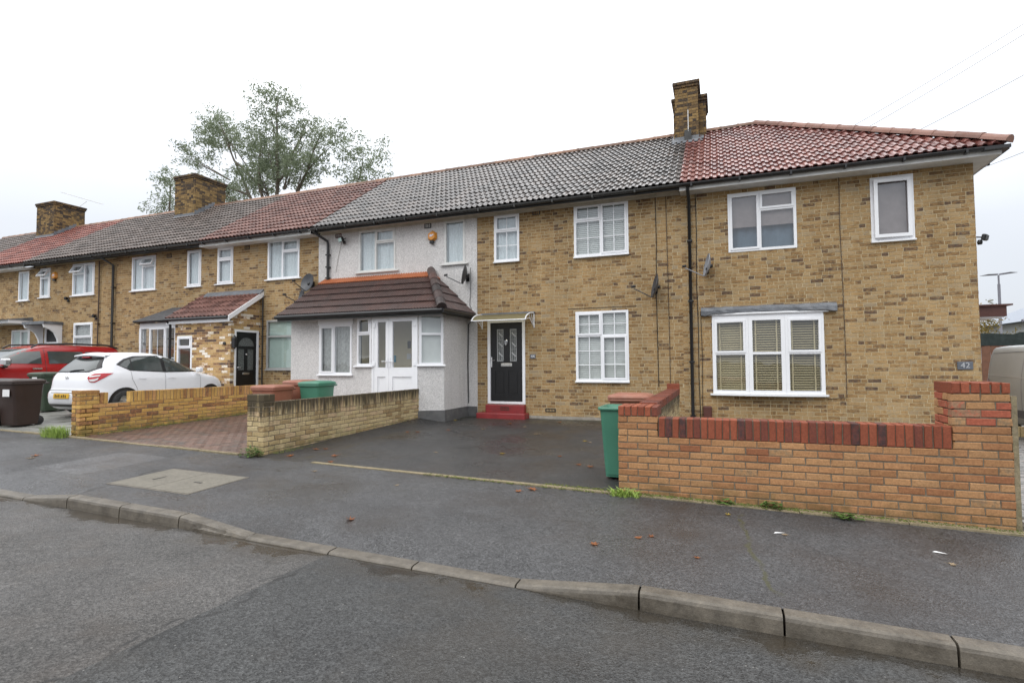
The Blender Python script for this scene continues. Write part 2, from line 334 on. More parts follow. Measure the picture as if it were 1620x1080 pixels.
MT['dish_grey'] = plain('pale_grey_dish', (0.27, 0.28, 0.30), 0.45, 0.08)
MT['alarm'] = plain('orange_alarm_box', (0.62, 0.25, 0.03), 0.35, 0.05)
MT['blue_mark'] = plain('blue_white_print', (0.62, 0.64, 0.74), 0.4, 0.05)
MT['slate_sign'] = plain('slate_sign', (0.10, 0.11, 0.13), 0.5, 0.15)
MT['silver_print'] = plain('silver_print', (0.42, 0.43, 0.44), 0.4, 0.05)
MT['white_print'] = plain('white_print', (0.75, 0.75, 0.75), 0.5, 0.05)
MT['brownpaint'] = plain('brown_fascia_paint', (0.085, 0.028, 0.02), 0.5, 0.1)
def sheetmat(name, c):
    t = NT(name); t.done(c, 0.2)
    tl = t.n('ShaderNodeBsdfTranslucent', {'Color': c}).outputs[0]; tr = t.n('ShaderNodeBsdfTransparent', {'Color': (0.7, 0.64, 0.45, 1)}).outputs[0]
    m1 = t.n('ShaderNodeMixShader', {0: 0.5, 1: t.b.outputs[0], 2: tl}).outputs[0]
    m2 = t.n('ShaderNodeMixShader', {0: 0.3, 1: m1, 2: tr}).outputs[0]
    t.t.links.new(m2, t.out.inputs[0]); return t.m
MT['canopy'] = sheetmat('smoked_canopy_sheet', (0.40, 0.36, 0.21))
MT['netting'] = plain('dark_green_netting', (0.018, 0.028, 0.026), 0.8, 0.25, 6)
MT['fence'] = plain('brown_fence_board', (0.16, 0.075, 0.045), 0.8, 0.2, 6)
MT['farwall'] = plain('far_white_wall', (0.55, 0.57, 0.57), 0.8, 0.05)
MT['farroof'] = plain('far_blue_grey_roof', (0.25, 0.28, 0.33), 0.5, 0.08)
MT['galv'] = plain('galvanised_pole', (0.19, 0.19, 0.22), 0.5, 0.1)
MT['cable'] = plain('black_cable', (0.012, 0.011, 0.011), 0.6, 0.1)
MT['rust_cable'] = plain('brown_cable', (0.07, 0.045, 0.03), 0.6, 0.1)
MT['wire'] = plain('overhead_wire', (0.2, 0.2, 0.22), 0.6, 0.1)
MT['flood_lens'] = plain('lamp_lens', (0.45, 0.60, 0.58), 0.15, 0.05)
def leafmat(name, stops):
    t = NT(name)
    a = t.n('ShaderNodeAttribute', attribute_name='rnd').outputs['Fac']
    c = grain(t, t.ramp(a, stops), 30, 0.2)
    t.set(t.b.inputs['Subsurface Weight'], 0.0)
    m = t.done(c, 0.5)
    tl = t.n('ShaderNodeBsdfTranslucent', {'Color': c}).outputs[0]
    mx = t.n('ShaderNodeMixShader', {0: 0.45, 1: t.b.outputs[0], 2: tl}).outputs[0]
    t.t.links.new(mx, t.out.inputs[0]); return m
MT['foliage'] = leafmat('grey_green_foliage', [(0, (0.14, 0.175, 0.10)), (0.5, (0.23, 0.275, 0.175)), (1, (0.32, 0.365, 0.26))])
MT['foliage_y'] = leafmat('autumn_foliage', [(0, (0.10, 0.10, 0.03)), (0.5, (0.20, 0.16, 0.04)), (1, (0.34, 0.22, 0.04))])
MT['leaf_o'] = leafmat('orange_fallen_leaf', [(0, (0.22, 0.07, 0.025)), (1, (0.38, 0.14, 0.05))])
MT['leaf_y'] = leafmat('yellow_fallen_leaf', [(0, (0.42, 0.28, 0.04)), (1, (0.50, 0.36, 0.06))])
MT['leaf_p'] = leafmat('pale_fallen_leaf', [(0, (0.34, 0.25, 0.16)), (1, (0.45, 0.36, 0.24))])

# ------------------------------------------------------------------ mesh helpers
WL = {}      # world location of every object that has children
class MB:
    def __init__(s): s.v = []; s.f = []; s.m = []; s.a = []; s.s = []
    def face(s, pts, mi=0, a=0.5, sm=False):
        b = len(s.v); s.v.extend([tuple(p) for p in pts]); s.f.append(tuple(range(b, b + len(pts))))
        s.m.append(mi); s.a.append(a); s.s.append(sm)
    def mesh(s, verts, faces, mi=0, a=0.5, sm=False):
        b = len(s.v); s.v.extend([tuple(p) for p in verts])
        for f in faces:
            s.f.append(tuple(i + b for i in f)); s.m.append(mi); s.a.append(a); s.s.append(sm)
        return s
    def box(s, x0, x1, y0, y1, z0, z1, mi=0, a=0.5, skip=''):
        v = [(x0, y0, z0), (x1, y0, z0), (x1, y1, z0), (x0, y1, z0), (x0, y0, z1), (x1, y0, z1), (x1, y1, z1), (x0, y1, z1)]
        F = {'b': (3, 2, 1, 0), 't': (4, 5, 6, 7), 'f': (0, 1, 5, 4), 'k': (2, 3, 7, 6), 'l': (3, 0, 4, 7), 'r': (1, 2, 6, 5)}
        return s.mesh(v, [F[k] for k in F if k not in skip], mi, a)
    def cbox(s, x0, x1, y0, y1, z0, z1, c, mi=0, a=0.5):
        """box with chamfered edges all round (three slices)"""
        def ring(z, d):
            return [(x0 + d, y0 + c * (d == 0), z), (x0 + c * (d == 0) + d, y0 + d, z)] if False else \
                   [(x0 + d + c, y0 + d, z), (x1 - d - c, y0 + d, z), (x1 - d, y0 + d + c, z), (x1 - d, y1 - d - c, z),
                    (x1 - d - c, y1 - d, z), (x0 + d + c, y1 - d, z), (x0 + d, y1 - d - c, z), (x0 + d, y0 + d + c, z)]
        rs = [ring(z0, c * .6), ring(z0 + c, 0), ring(z1 - c, 0), ring(z1, c * .6)]
        v = [p for r in rs for p in r]; fs = []
        for k in range(3):
            for i in range(8):
                j = (i + 1) % 8; fs.append((k * 8 + i, k * 8 + j, k * 8 + 8 + j, k * 8 + 8 + i))
        fs.append(tuple(range(7, -1, -1))); fs.append(tuple(range(24, 32)))
        return s.mesh(v, fs, mi, a)
    def prism(s, poly, a0, a1, axis='x', mi=0, a=0.5, sm=False):
        def P(t, p):
            return (t, p[0], p[1]) if axis == 'x' else ((p[0], t, p[1]) if axis == 'y' else (p[0], p[1], t))
        n = len(poly); v = [P(a0, p) for p in poly] + [P(a1, p) for p in poly]
        fs = [(i, (i + 1) % n, n + (i + 1) % n, n + i) for i in range(n)]
        s.mesh(v, fs, mi, a, sm); s.mesh([], [], mi)
        b = len(s.v) - 2 * n
        s.f.append(tuple(b + i for i in range(n - 1, -1, -1))); s.f.append(tuple(b + n + i for i in range(n)))
        s.m += [mi, mi]; s.a += [a, a]; s.s += [False, False]
        return s
    def tube(s, pts, r, n=8, mi=0, a=0.5, cap=True):
        pts = [Vector(p) for p in pts]; rs = r if isinstance(r, (list, tuple)) else [r] * len(pts)
        rings = []; prev = None
        for i, p in enumerate(pts):
            d = (pts[min(i + 1, len(pts) - 1)] - pts[max(i - 1, 0)]).normalized()
            if prev is None:
                up = Vector((0, 0, 1)) if abs(d.z) < 0.9 else Vector((1, 0, 0))
                x = d.cross(up).normalized()
            else:
                x = (prev - d * prev.dot(d)).normalized()
            prev = x; y = d.cross(x)
            rings.append([p + (x * math.cos(t) + y * math.sin(t)) * rs[i] for t in [2 * PI * k / n for k in range(n)]])
        v = [q for r_ in rings for q in r_]; fs = []
        for i in range(len(pts) - 1):
            for k in range(n):
                j = (k + 1) % n; fs.append((i * n + k, i * n + j, i * n + n + j, i * n + n + k))
        s.mesh(v, fs, mi, a, True)
        if cap:
            s.face(list(reversed(rings[0])), mi, a); s.face(rings[-1], mi, a)
        return s
    def lathe(s, prof, c, n=16, axis='z', mi=0, a=0.5, sm=True):
        v = []; fs = []
        for (r, h) in prof:
            for k in range(n):
                t = 2 * PI * k / n; p = (r * math.cos(t), r * math.sin(t), h)
                if axis == 'x': p = (p[2], p[0], p[1])
                elif axis == 'y': p = (p[1], p[2], p[0])
                v.append((p[0] + c[0], p[1] + c[1], p[2] + c[2]))
        for i in range(len(prof) - 1):
            for k in range(n):
                j = (k + 1) % n; fs.append((i * n + k, i * n + j, i * n + n + j, i * n + n + k))
        return s.mesh(v, fs, mi, a, sm)
    def holes(s, x0, x1, z0, z1, hs, y0, y1, mi=0, a=0.5, outer=True):
        """flat panel facing -y with rectangular holes, its reveals going from y0 back to y1"""
        xs = sorted({x0, x1, *[min(max(h[0], x0), x1) for h in hs], *[min(max(h[1], x0), x1) for h in hs]})
        zs = sorted({z0, z1, *[min(max(h[2], z0), z1) for h in hs], *[min(max(h[3], z0), z1) for h in hs]})
        inh = lambda x, z: any(h[0] < x < h[1] and h[2] < z < h[3] for h in hs)
        for i in range(len(xs) - 1):
            for j in range(len(zs) - 1):
                xa, xb, za, zb = xs[i], xs[i + 1], zs[j], zs[j + 1]
                if inh((xa + xb) / 2, (za + zb) / 2): continue
                s.face([(xa, y0, za), (xb, y0, za), (xb, y0, zb), (xa, y0, zb)], mi, a)
        for (ha, hb, hc, hd) in hs:
            s.face([(ha, y0, hc), (ha, y0, hd), (ha, y1, hd), (ha, y1, hc)], mi, a)
            s.face([(hb, y0, hd), (hb, y0, hc), (hb, y1, hc), (hb, y1, hd)], mi, a)
            s.face([(ha, y0, hd), (hb, y0, hd), (hb, y1, hd), (ha, y1, hd)], mi, a)
            s.face([(hb, y0, hc), (ha, y0, hc), (ha, y1, hc), (hb, y1, hc)], mi, a)
        if outer:
            s.face([(x0, y0, z0), (x0, y0, z1), (x0, y1, z1), (x0, y1, z0)], mi, a)
            s.face([(x1, y0, z1), (x1, y0, z0), (x1, y1, z0), (x1, y1, z1)], mi, a)
            s.face([(x0, y0, z1), (x1, y0, z1), (x1, y1, z1), (x0, y1, z1)], mi, a)
            s.face([(x1, y0, z0), (x0, y0, z0), (x0, y1, z0), (x1, y1, z0)], mi, a)
        return s
    def xf(s, m):
        s.v = [tuple(m @ Vector(p)) for p in s.v]; return s
    def data(s, name, mats, off=None):
        me = bpy.data.meshes.new(name)
        v = s.v if off is None else [(p[0] - off[0], p[1] - off[1], p[2] - off[2]) for p in s.v]
        me.from_pydata(v, [], s.f)
        for m in (mats if isinstance(mats, (list, tuple)) else [mats]): me.materials.append(MT[m] if isinstance(m, str) else m)
        me.polygons.foreach_set('material_index', s.m)
        me.polygons.foreach_set('use_smooth', s.s)
        at = me.attributes.new('rnd', 'FLOAT', 'FACE'); at.data.foreach_set('value', s.a)
        me.update(); return me
    def build(s, name, mats, parent=None, kind=None):
        off = WL.get(parent.name, Vector((0, 0, 0))) if parent else None
        o = bpy.data.objects.new(name, s.data(name, mats, off)); COL.objects.link(o)
        if parent: o.parent = parent
        WL[o.name] = off if off is not None else Vector((0, 0, 0))
        if kind: o['kind'] = kind
        return o

def thing(name, label, cat, loc=(0, 0, 0), group=None, rz=0.0):
    o = bpy.data.objects.new(name, None); COL.objects.link(o)
    o.location = loc; o.rotation_euler = (0, 0, rz); o.empty_display_size = 0.2
    o['label'] = label; o['category'] = cat
    if group: o['group'] = group
    WL[o.name] = Vector(loc); return o
def tag(o, label, cat, group=None):
    o['label'] = label; o['category'] = cat
    if group: o['group'] = group
    return o
def struct(mb, name, mats, parent=None):
    o = mb.build(name, mats, parent); o['kind'] = 'structure'; return o
def copy_tree(o, loc=None, rz=None, label=None, parent=None):
    c = o.copy(); COL.objects.link(c)
    if parent: c.parent = parent
    if loc is not None: c.location = loc
    if rz is not None: c.rotation_euler = (0, 0, rz)
    if label: c['label'] = label
    for ch in o.children: copy_tree(ch, parent=c)
    return c
def inst(name, me, parent, loc, rot=(0, 0, 0)):
    o = bpy.data.objects.new(name, me); COL.objects.link(o); o.parent = parent
    off = WL.get(parent.name, Vector((0, 0, 0)))
    o.location = Vector(loc) - off; o.rotation_euler = rot
    return o
def text_mb(txt, size, mat4, depth=0.004):
    cu = bpy.data.curves.new('lettering', 'FONT'); cu.body = txt; cu.size = size; cu.extrude = depth / 2
    cu.align_x = 'CENTER'; cu.align_y = 'CENTER'
    o = bpy.data.objects.new('lettering', cu)
    me = bpy.data.meshes.new_from_object(o)
    mb = MB(); mb.mesh([mat4 @ v.co for v in me.vertices], [tuple(p.vertices) for p in me.polygons])
    bpy.data.objects.remove(o); bpy.data.meshes.remove(me); bpy.data.curves.remove(cu)
    return mb
FACE_NEGY = Matrix(((1, 0, 0, 0), (0, 0, -1, 0), (0, 1, 0, 0), (0, 0, 0, 1)))   # text plane xy -> world xz facing -y
def frame2(p0, p1):
    """matrix taking local x along p0->p1 (plan), local -y outward to the right-hand side seen from above"""
    d = Vector((p1[0] - p0[0], p1[1] - p0[1], 0)).normalized()
    return Matrix(((d.x, -d.y, 0, p0[0]), (d.y, d.x, 0, p0[1]), (0, 0, 1, 0), (0, 0, 0, 1)))

# ------------------------------------------------------------------ ground levels
def cl(v, a, b): return max(a, min(b, v))
def sx_(X): X = cl(X, -60, 25); return -0.022 * (X if X > -13 else -13 + (X + 13) * .35)
def zp(X): return sx_(X) - 0.012          # pavement at the garden walls
def zr(X): return sx_(X) - 0.172          # road at the foot of the kerb
KH = [(-90, .03), (-15.5, .03), (-14.6, .115), (-12.6, .115), (-11.7, .03), (-7.34, .03), (-6.56, .115), (-4.87, .112), (-4.02, .026), (-1.42, .024), (-.54, .12), (90, .125)]
def kerbh(X):
    for (a, ha), (b, hb) in zip(KH, KH[1:]):
        if a <= X <= b: return ha + (hb - ha) * (X - a) / (b - a)
    return .1
def gback(X):
    if X > 4.4: return zp(X) + 0.06
    if X > -6.45: return 0.165
    return zp(X) + 0.17
def gz(X, Y):
    """ground height anywhere in front of the houses"""
    if Y <= -8.7: return zr(X) + 0.015 * min(-8.7 - Y, 3.0)
    if Y <= -6.28:
        t = (Y + 8.575) / (8.575 - 6.28); t = cl(t, 0, 1)
        k = max(0.0, 1 - (Y + 8.575) / .5)
        return (zr(X) + .115 - 0.004) * (1 - t) + zp(X) * t - (.115 - kerbh(X)) * k * k
    t = cl((Y + 6.28) / 6.28, 0, 1)
    return zp(X) * (1 - t) + gback(X) * t
def sheet(name, mats, xs, ys, zf, parent=None, mi=None):
    mb = MB(); nx, ny = len(xs), len(ys)
    v = [(x, y, zf(x, y)) for y in ys for x in xs]
    fs = [(j * nx + i, j * nx + i + 1, j * nx + nx + i + 1, j * nx + nx + i) for j in range(ny - 1) for i in range(nx - 1)]
    mb.mesh(v, fs, 0, 0.5, True)
    return struct(mb, name, mats, parent)
def lin(a, b, step):
    n = max(1, int(round((b - a) / step))); return [a + (b - a) * i / n for i in range(n + 1)]

def build_setting():
    gx = sorted(set([-700, -300, -120] + lin(-60, 25, 5) + [60, 200, 700])); gy = [-700, -200, -60, -30, -10, 0, 10, 30, 80, 200, 700]
    sheet('ground', 'soil', gx, gy, lambda x, y: zp(x) - 0.42)
    xs = lin(-90, -3.1, .6)
    sheet('road', 'road', xs, [-30, -20, -14, -11.7, -10.5, -9.6, -9.0, -8.69], lambda x, y: zr(x) + .015 * min(max(-8.7 - y, 0), 3))
    xs = lin(-3.1, 40, .6)
    sheet('road_resurfaced', 'road2', xs, [-30, -20, -14, -11.7, -10.5, -9.6, -9.0, -8.69], lambda x, y: zr(x) + .015 * min(max(-8.7 - y, 0), 3) + .003)
    xs = sorted(set(lin(-90, -16, 2) + lin(-16, 4, .2) + lin(4, 40, 2)))
    sheet('pavement', 'pavement', xs, lin(-8.58, -6.28, .23), gz)
    # tarmac drive of the black-door house, sand bed below the pavers, yards
    sheet('driveway', 'drive', lin(-6.47, -.93, .4), lin(-6.28, 0.02, .4), gz)
    sheet('front_garden', 'soil', lin(-.74, 4.6, .5), lin(-6.1, .02, .6), lambda x, y: gz(x, y) - .02)
    # kerb
    k = MB().build('kerb', 'kerb'); k['kind'] = 'structure'
    js = [-4.02, -3.1, -2.29, -1.42, -.54, .33, 1.19, 2.1, 3.0]
    x = 3.0
    while x < 20: x += .915; js.append(x)
    left = [-4.87, -5.72, -6.56, -7.34]; x = -7.34
    while x > -40: x -= .915; left.append(x)
    js = sorted(js + left)
    for a, b in zip(js, js[1:]):
        mb = MB(); n = 5 if b - a > .3 else 2; rg = random.Random(int(a * 100))
        worn = abs(a + 4.87) < .01
        if worn: n = 14
        prof = []
        xsn = [a + .007 + (b - a - .014) * i / n for i in range(n + 1)]
        rows = []
        for xx in xsn:
            h = kerbh(xx); f = zr(xx); top = f + h; c = min(.03, h * .45)
            e = rg.uniform(-.002, .002)
            ch = (rg.uniform(.0, .045) if worn and xx > -4.65 else 0)
            rows.append([(xx, -8.70 + e, f - .12), (xx, -8.70 + e + ch * .5, f + h * .25), (xx, -8.695 + e + ch, top - c - ch * .6), (xx, -8.687 + ch, top - c * .35 - ch * .4),
                         (xx, -8.668 + ch, top - ch * .2), (xx, -8.575, top + .002), (xx, -8.575, f - .12)])
        v = [p for r in rows for p in r]; m = 7
        fs = [(i * m + j, i * m + m + j, i * m + m + j + 1, i * m + j + 1) for i in range(n) for j in range(m - 1)]
        fs += [tuple(range(m - 1, -1, -1)), tuple(n * m + j for j in range(m))]
        mb.mesh(v, fs, 0, R.random())
        mb.build('kerb_stone', 'kerb', k)
    # water lying in the channel: a thin film
    # concrete edging between pavement and drives
    ed = MB().build('garden_edging', 'edging'); ed['kind'] = 'structure'
    def run(a, b, y0, y1, hi):
        x = a
        while x < b - .05:
            e = min(x + .915, b); mb = MB(); q = R.uniform(-.006, .006)
            za, zb = zp(x), zp(e)
            v = [(x + .004, y0, za - .1), (e - .004, y0, zb - .1), (e - .004, y1, zb - .1), (x + .004, y1, za - .1),
                 (x + .004, y0, za + hi + q), (e - .004, y0, zb + hi + q), (e - .004, y1, zb + hi + q), (x + .004, y1, za + hi + q)]
            mb.mesh(v, [(3, 2, 1, 0), (4, 5, 6, 7), (0, 1, 5, 4), (2, 3, 7, 6), (3, 0, 4, 7), (1, 2, 6, 5)], 0, R.random())
            mb.build('edging_stone', 'edging', ed); x = e
    run(-5.42, -1.12, -6.305, -6.225, .014)
    run(-1.12, 2.56, -6.29, -6.155, .012)
    run(-25, -6.80, -6.30, -6.23, .018)
build_setting()

# ------------------------------------------------------------------ brickwork
BC = {}
def brick_data(w, h, d, shade, style, mat, proud=0.0):
    key = (round(w, 3), round(h, 3), round(d, 3), shade, style, mat)
    if key in BC: return BC[key]
    mb = brick_mb(w, h, d, shade / 15.0, style, random.Random(hash(key[:4])))
    BC[key] = mb.data('brick', mat); return BC[key]
def brick_mb(w, h, d, a, style, rg):
    mb = MB(); x, z = w / 2, h / 2
    if style == 'flat':
        y0 = rg.uniform(-.0015, .0025)
        v = [(-x, y0, -z), (x, y0 + rg.uniform(-.001, .001), -z), (x, y0, z), (-x, y0, z), (-x, d, -z), (x, d, -z), (x, d, z), (-x, d, z)]
        mb.mesh(v, [(0, 1, 2, 3), (1, 5, 6, 2), (4, 0, 3, 7), (3, 2, 6, 7), (4, 5, 1, 0)], 0, a)
    else:
        c = .006; j = lambda: rg.uniform(-.0035, .0035)
        r0 = [(-x + j(), c, -z + j()), (x + j(), c, -z + j()), (x + j(), c, z + j()), (-x + j(), c, z + j())]
        r1 = [(-x + c + j(), j(), -z + c), (x - c + j(), j(), -z + c), (x - c + j(), j(), z - c), (-x + c + j(), j(), z - c)]
        r2 = [(-x, d, -z), (x, d, -z), (x, d, z), (-x, d, z)]
        v = r0 + r1 + r2
        fs = [(4, 5, 6, 7)] + [(i, (i + 1) % 4, 4 + (i + 1) % 4, 4 + i) for i in range(4)] + [(8 + i, 8 + (i + 1) % 4, (i + 1) % 4, i) for i in range(4)] + [(11, 10, 9, 8)]
        mb.mesh(v, fs, 0, a)
    return mb
def lay(u0, u1, z0, n, bond='flemish', hole=lambda u, z: False, cuts=(), pitch=.075, bl=.215, bw=.1025, j=.010, jit=.002, phase=0):
    """bricks as (uc, zc, w, h): cuts are (ua,ub,za,zb) openings the bricks are cut round"""
    out = []; h = pitch - j
    for c in range(n):
        zc = z0 + c * pitch + pitch / 2; u = u0
        if bond == 'flemish': seq = [bl, bw]; st = (c + phase) % 2
        else: seq = [bl]; st = 0
        k = st
        first = True
        while u < u1 - .02:
            w = seq[k % len(seq)]
            if bond == 'flemish': w *= R.uniform(.95, 1.05)
            if bond == 'stretcher' and first and (c + phase) % 2: w = bw
            if bond == 'flemish' and first and st: w = bw
            if first and bond == 'flemish' and not st: pass
            first = False
            e = min(u + w, u1)
            if e - u > .03: segs = [(u, e)]
            else: segs = []
            for (a, b, za, zb) in cuts:
                if za < zc < zb:
                    ns = []
                    for (p, q) in segs:
                        if q <= a or p >= b: ns.append((p, q)); continue
                        if a - p > .03: ns.append((p, a))
                        if q - b > .03: ns.append((b, q))
                    segs = ns
            for (p, q) in segs:
                if not hole((p + q) / 2, zc):
                    out.append(((p + q) / 2 + R.uniform(-jit, jit), zc + R.uniform(-jit, jit) * .5, q - p, h))
            u = e + j; k += 1
    return out
def place_bricks(parent, origin, ang, bricks, d, mat, style='flat', parts=300, shade=None, zmin=-9, name='brick', y=0.0, seen=None):
    """the bricks that show largest become parts, the rest one joined part"""
    ca, sa = math.cos(ang), math.sin(ang); items = []
    for (u, z, w, h) in bricks:
        p = Vector((origin[0] + u * ca - y * sa, origin[1] + u * sa + y * ca, z))
        ok = z > zmin and (seen is None or seen(u, z))
        items.append(((p - CAM).length + (0 if ok else 1000) - (w - .1) * 2, p, w, h))
    items.sort(key=lambda t: t[0])
    rest = MB(); rm = Matrix.Rotation(ang, 4, 'Z'); n = 0
    for dist, p, w, h in items:
        s = shade(p) if shade else R.random()
        si = int(cl(s, 0, .999) * 16)
        if n < parts and dist < 900:
            inst(name, brick_data(round(w * 200) / 200, h, d, si, style, mat), parent, p, (0, 0, ang)); n += 1
        else:
            b = brick_mb(w, h, d, si / 15.0, style, R)
            rest.mesh([(Matrix.Translation(p) @ rm) @ Vector(q) for q in b.v], b.f, 0, si / 15.0)
    if rest.v: rest.build(name, mat, parent, 'stuff')
    return n
def soldiers(u0, u1, pitch, zc, w, h):
    n = int(round((u1 - u0) / pitch)); p = (u1 - u0) / n
    return [(u0 + (i + .5) * p, zc + R.uniform(-.002, .002), min(w, p - .008), h) for i in range(n)]

def walls():
    # --- front wall of the right-hand house
    wx0, wy = -1.115, -6.15; L = 3.59
    g = thing('garden_wall', 'orange brick front wall with red upright coping bricks and a tall right pier', 'wall', (0.7, wy + .1, zp(.7)))
    core = MB()
    core.box(wx0 + .006, wx0 + L - .006, wy + .007, wy + .208, -.2, .652, 0)
    core.box(wx0 + .45, wx0 + 3.14, wy + .014, wy + .203, .653, .862, 0)
    core.box(wx0 + .012, wx0 + .43, wy + .009, wy + .43, .653, .97, 0)
    core.box(wx0 + 3.163, wx0 + L - .012, wy + .009, wy + .43, .653, 1.262, 0); core.box(wx0 + 3.163, wx0 + L - .012, wy + .209, wy + .43, -.2, .652, 0)
    core.build('mortar', 'mortar_dark', g)
    br = lay(0, L, -.17, 11, 'stretcher', phase=1)
    br += lay(0, .445, .655, 3, 'stretcher', phase=1)
    br += lay(3.145, L, .655, 7, 'stretcher', phase=0)
    def sh(p):
        if p.z > .86 and p.x > 1.5: return R.choice([.8, .84, .93, .95, .98, .72, .6, .86])
        return R.uniform(.18, .70) if R.random() > .06 else R.uniform(0, .2)
    place_bricks(g, (wx0, wy), 0, br, .1, 'orange', 'bev', 300, sh)
    sd = soldiers(.45, 3.14, .0748, .762, .064, .213)
    place_bricks(g, (wx0, wy), 0, sd, .21, 'red', 'bev', 300, lambda p: R.choice([.1, .25, .4, .5, .6, .7, .8]))
    place_bricks(g, (wx0, wy - .004), 0, soldiers(0, .445, .074, .937, .065, .108), .44, 'red', 'bev', 60)
    place_bricks(g, (wx0, wy - .004), 0, soldiers(3.142, L + .003, .075, 1.233, .066, .098), .45, 'red', 'bev', 60, lambda p: R.uniform(.5, 1))
    # left flank of the right pier, above and behind the coping, and the back of the wall
    place_bricks(g, (wx0 + 3.143, wy + .45), -PI / 2, lay(0, .345, .655, 7, 'stretcher'), .1, 'orange', 'bev', 60, lambda p: R.choice([.9, .93, .5, .6, .97, .8]))
    place_bricks(g, (wx0 + L, wy + .11), PI / 2, lay(0, .335, -.17, 18, 'stretcher'), .1, 'orange', 'bev', 0, sh)
    place_bricks(g, (wx0 + 3.14, wy + .215), PI, lay(0, 2.7, -.17, 11, 'stretcher'), .1, 'orange', 'flat', 0, sh)
    smear = MB(); smear.box(wx0 + L + .001, wx0 + L + .045, wy + .012, wy + .30, -.15, 1.16, 0)
    smear.build('cement_upstand', 'edging', g)
    # --- divider wall between the two right-hand gardens
    g = thing('garden_wall', 'brown brick side wall running from the front pier towards the house, behind the green bin', 'wall', (-.83, -3.9, .08))
    MB().box(-.925, -.728, -5.70, -1.92, -.1, .895, 0).build('mortar', 'mortar_dark', g)
    place_bricks(g, (-.72, -5.71), PI / 2, lay(0, 3.8, 0, 12, 'stretcher'), .1, 'buff', 'bev', 150, lambda p: R.uniform(.0, .8), zmin=.3)
    place_bricks(g, (-.935, -1.91), -PI / 2, lay(0, 3.8, 0, 12, 'stretcher'), .1, 'orange', 'flat', 0, lambda p: R.uniform(.0, .6))
    place_bricks(g, (-.722, -5.71), PI / 2, soldiers(0, 3.8, .075, .951, .066, .104), .212, 'red', 'bev', 60, lambda p: R.uniform(.1, .45))
    MB().cbox(-.94, -.715, -1.99, -1.91, .9, 1.10, .006).build('end_brick', 'red', g)
    # --- middle wall
    g = thing('garden_wall', 'buff brick garden wall with black-streaked upright coping beside the tarmac drive', 'wall', (-6.5, -3.8, .14))
    o = (-6.45, -6.15); ang = PI / 2 + .0108; ln = 4.62
    mw = Matrix.Translation((o[0], o[1], 0)) @ Matrix.Rotation(ang, 4, 'Z')
    c = MB(); c.box(.006, ln - .004, .007, .096, -.05, .905, 0); c.xf(mw)
    c.box(-6.775, -6.457, -6.143, -5.94, -.05, 1.03, 0); c.build('mortar', 'mortar_dark', g)
    br = lay(0, ln, .105, 8, 'stretcher', phase=1) + lay(0, .215, .705, 3, 'stretcher')
    place_bricks(g, o, ang, br, .1, 'buff', 'bev', 240)
    place_bricks(g, o, ang, soldiers(.22, ln, .075, .815, .066, .212), .105, 'buff', 'bev', 60, lambda p: R.uniform(.15, 1))
    place_bricks(g, (-6.785, -6.15), 0, lay(0, .335, .03, 12, 'stretcher'), .1, 'buff', 'bev', 40)
    MB().cbox(-6.79, -6.448, -6.155, -5.93, .935, 1.04, .008, 0, .45).build('pier_cap', 'buff', g)
    place_bricks(g, (-6.785, -5.92), -PI / 2, lay(0, .13, .03, 12, 'stretcher'), .1, 'buff', 'flat', 0)
    # --- left wall with the missing coping bricks
    g = thing('garden_wall', 'yellow brick garden wall with several coping bricks missing beside the white car', 'wall', (-10.85, -4.0, .25))
    o = (-10.78, -6.15); ang = PI / 2; ln = 4.35
    c = MB(); c.box(-10.876, -10.787, -6.14, -1.81, .0, .79, 0); c.box(-11.0, -10.787, -6.14, -5.83, 0, .98, 0)
    c.box(-10.876, -10.787, -5.26, -1.81, .79, .99, 0)
    c.build('mortar', 'mortar_dark', g)
    br = lay(0, ln, .115, 9, 'stretcher') + lay(0, .33, .79, 3, 'stretcher', phase=1)
    place_bricks(g, o, ang, br, .1, 'yellow', 'bev', 240)
    place_bricks(g, o, ang, soldiers(.335, .485, .075, .893, .065, .205) + soldiers(.88, ln, .075, .893, .066, .205), .105, 'yellow', 'bev', 60, lambda p: R.uniform(.1, 1))
    place_bricks(g, (-11.01, -6.15), 0, lay(0, .125, .115, 12, 'stretcher', bl=.12), .1, 'yellow', 'bev', 20)
    MB().cbox(-11.02, -10.775, -6.155, -5.82, .985, 1.045, .006, 0, .2).build('pier_cap', 'yellow', g)
walls()

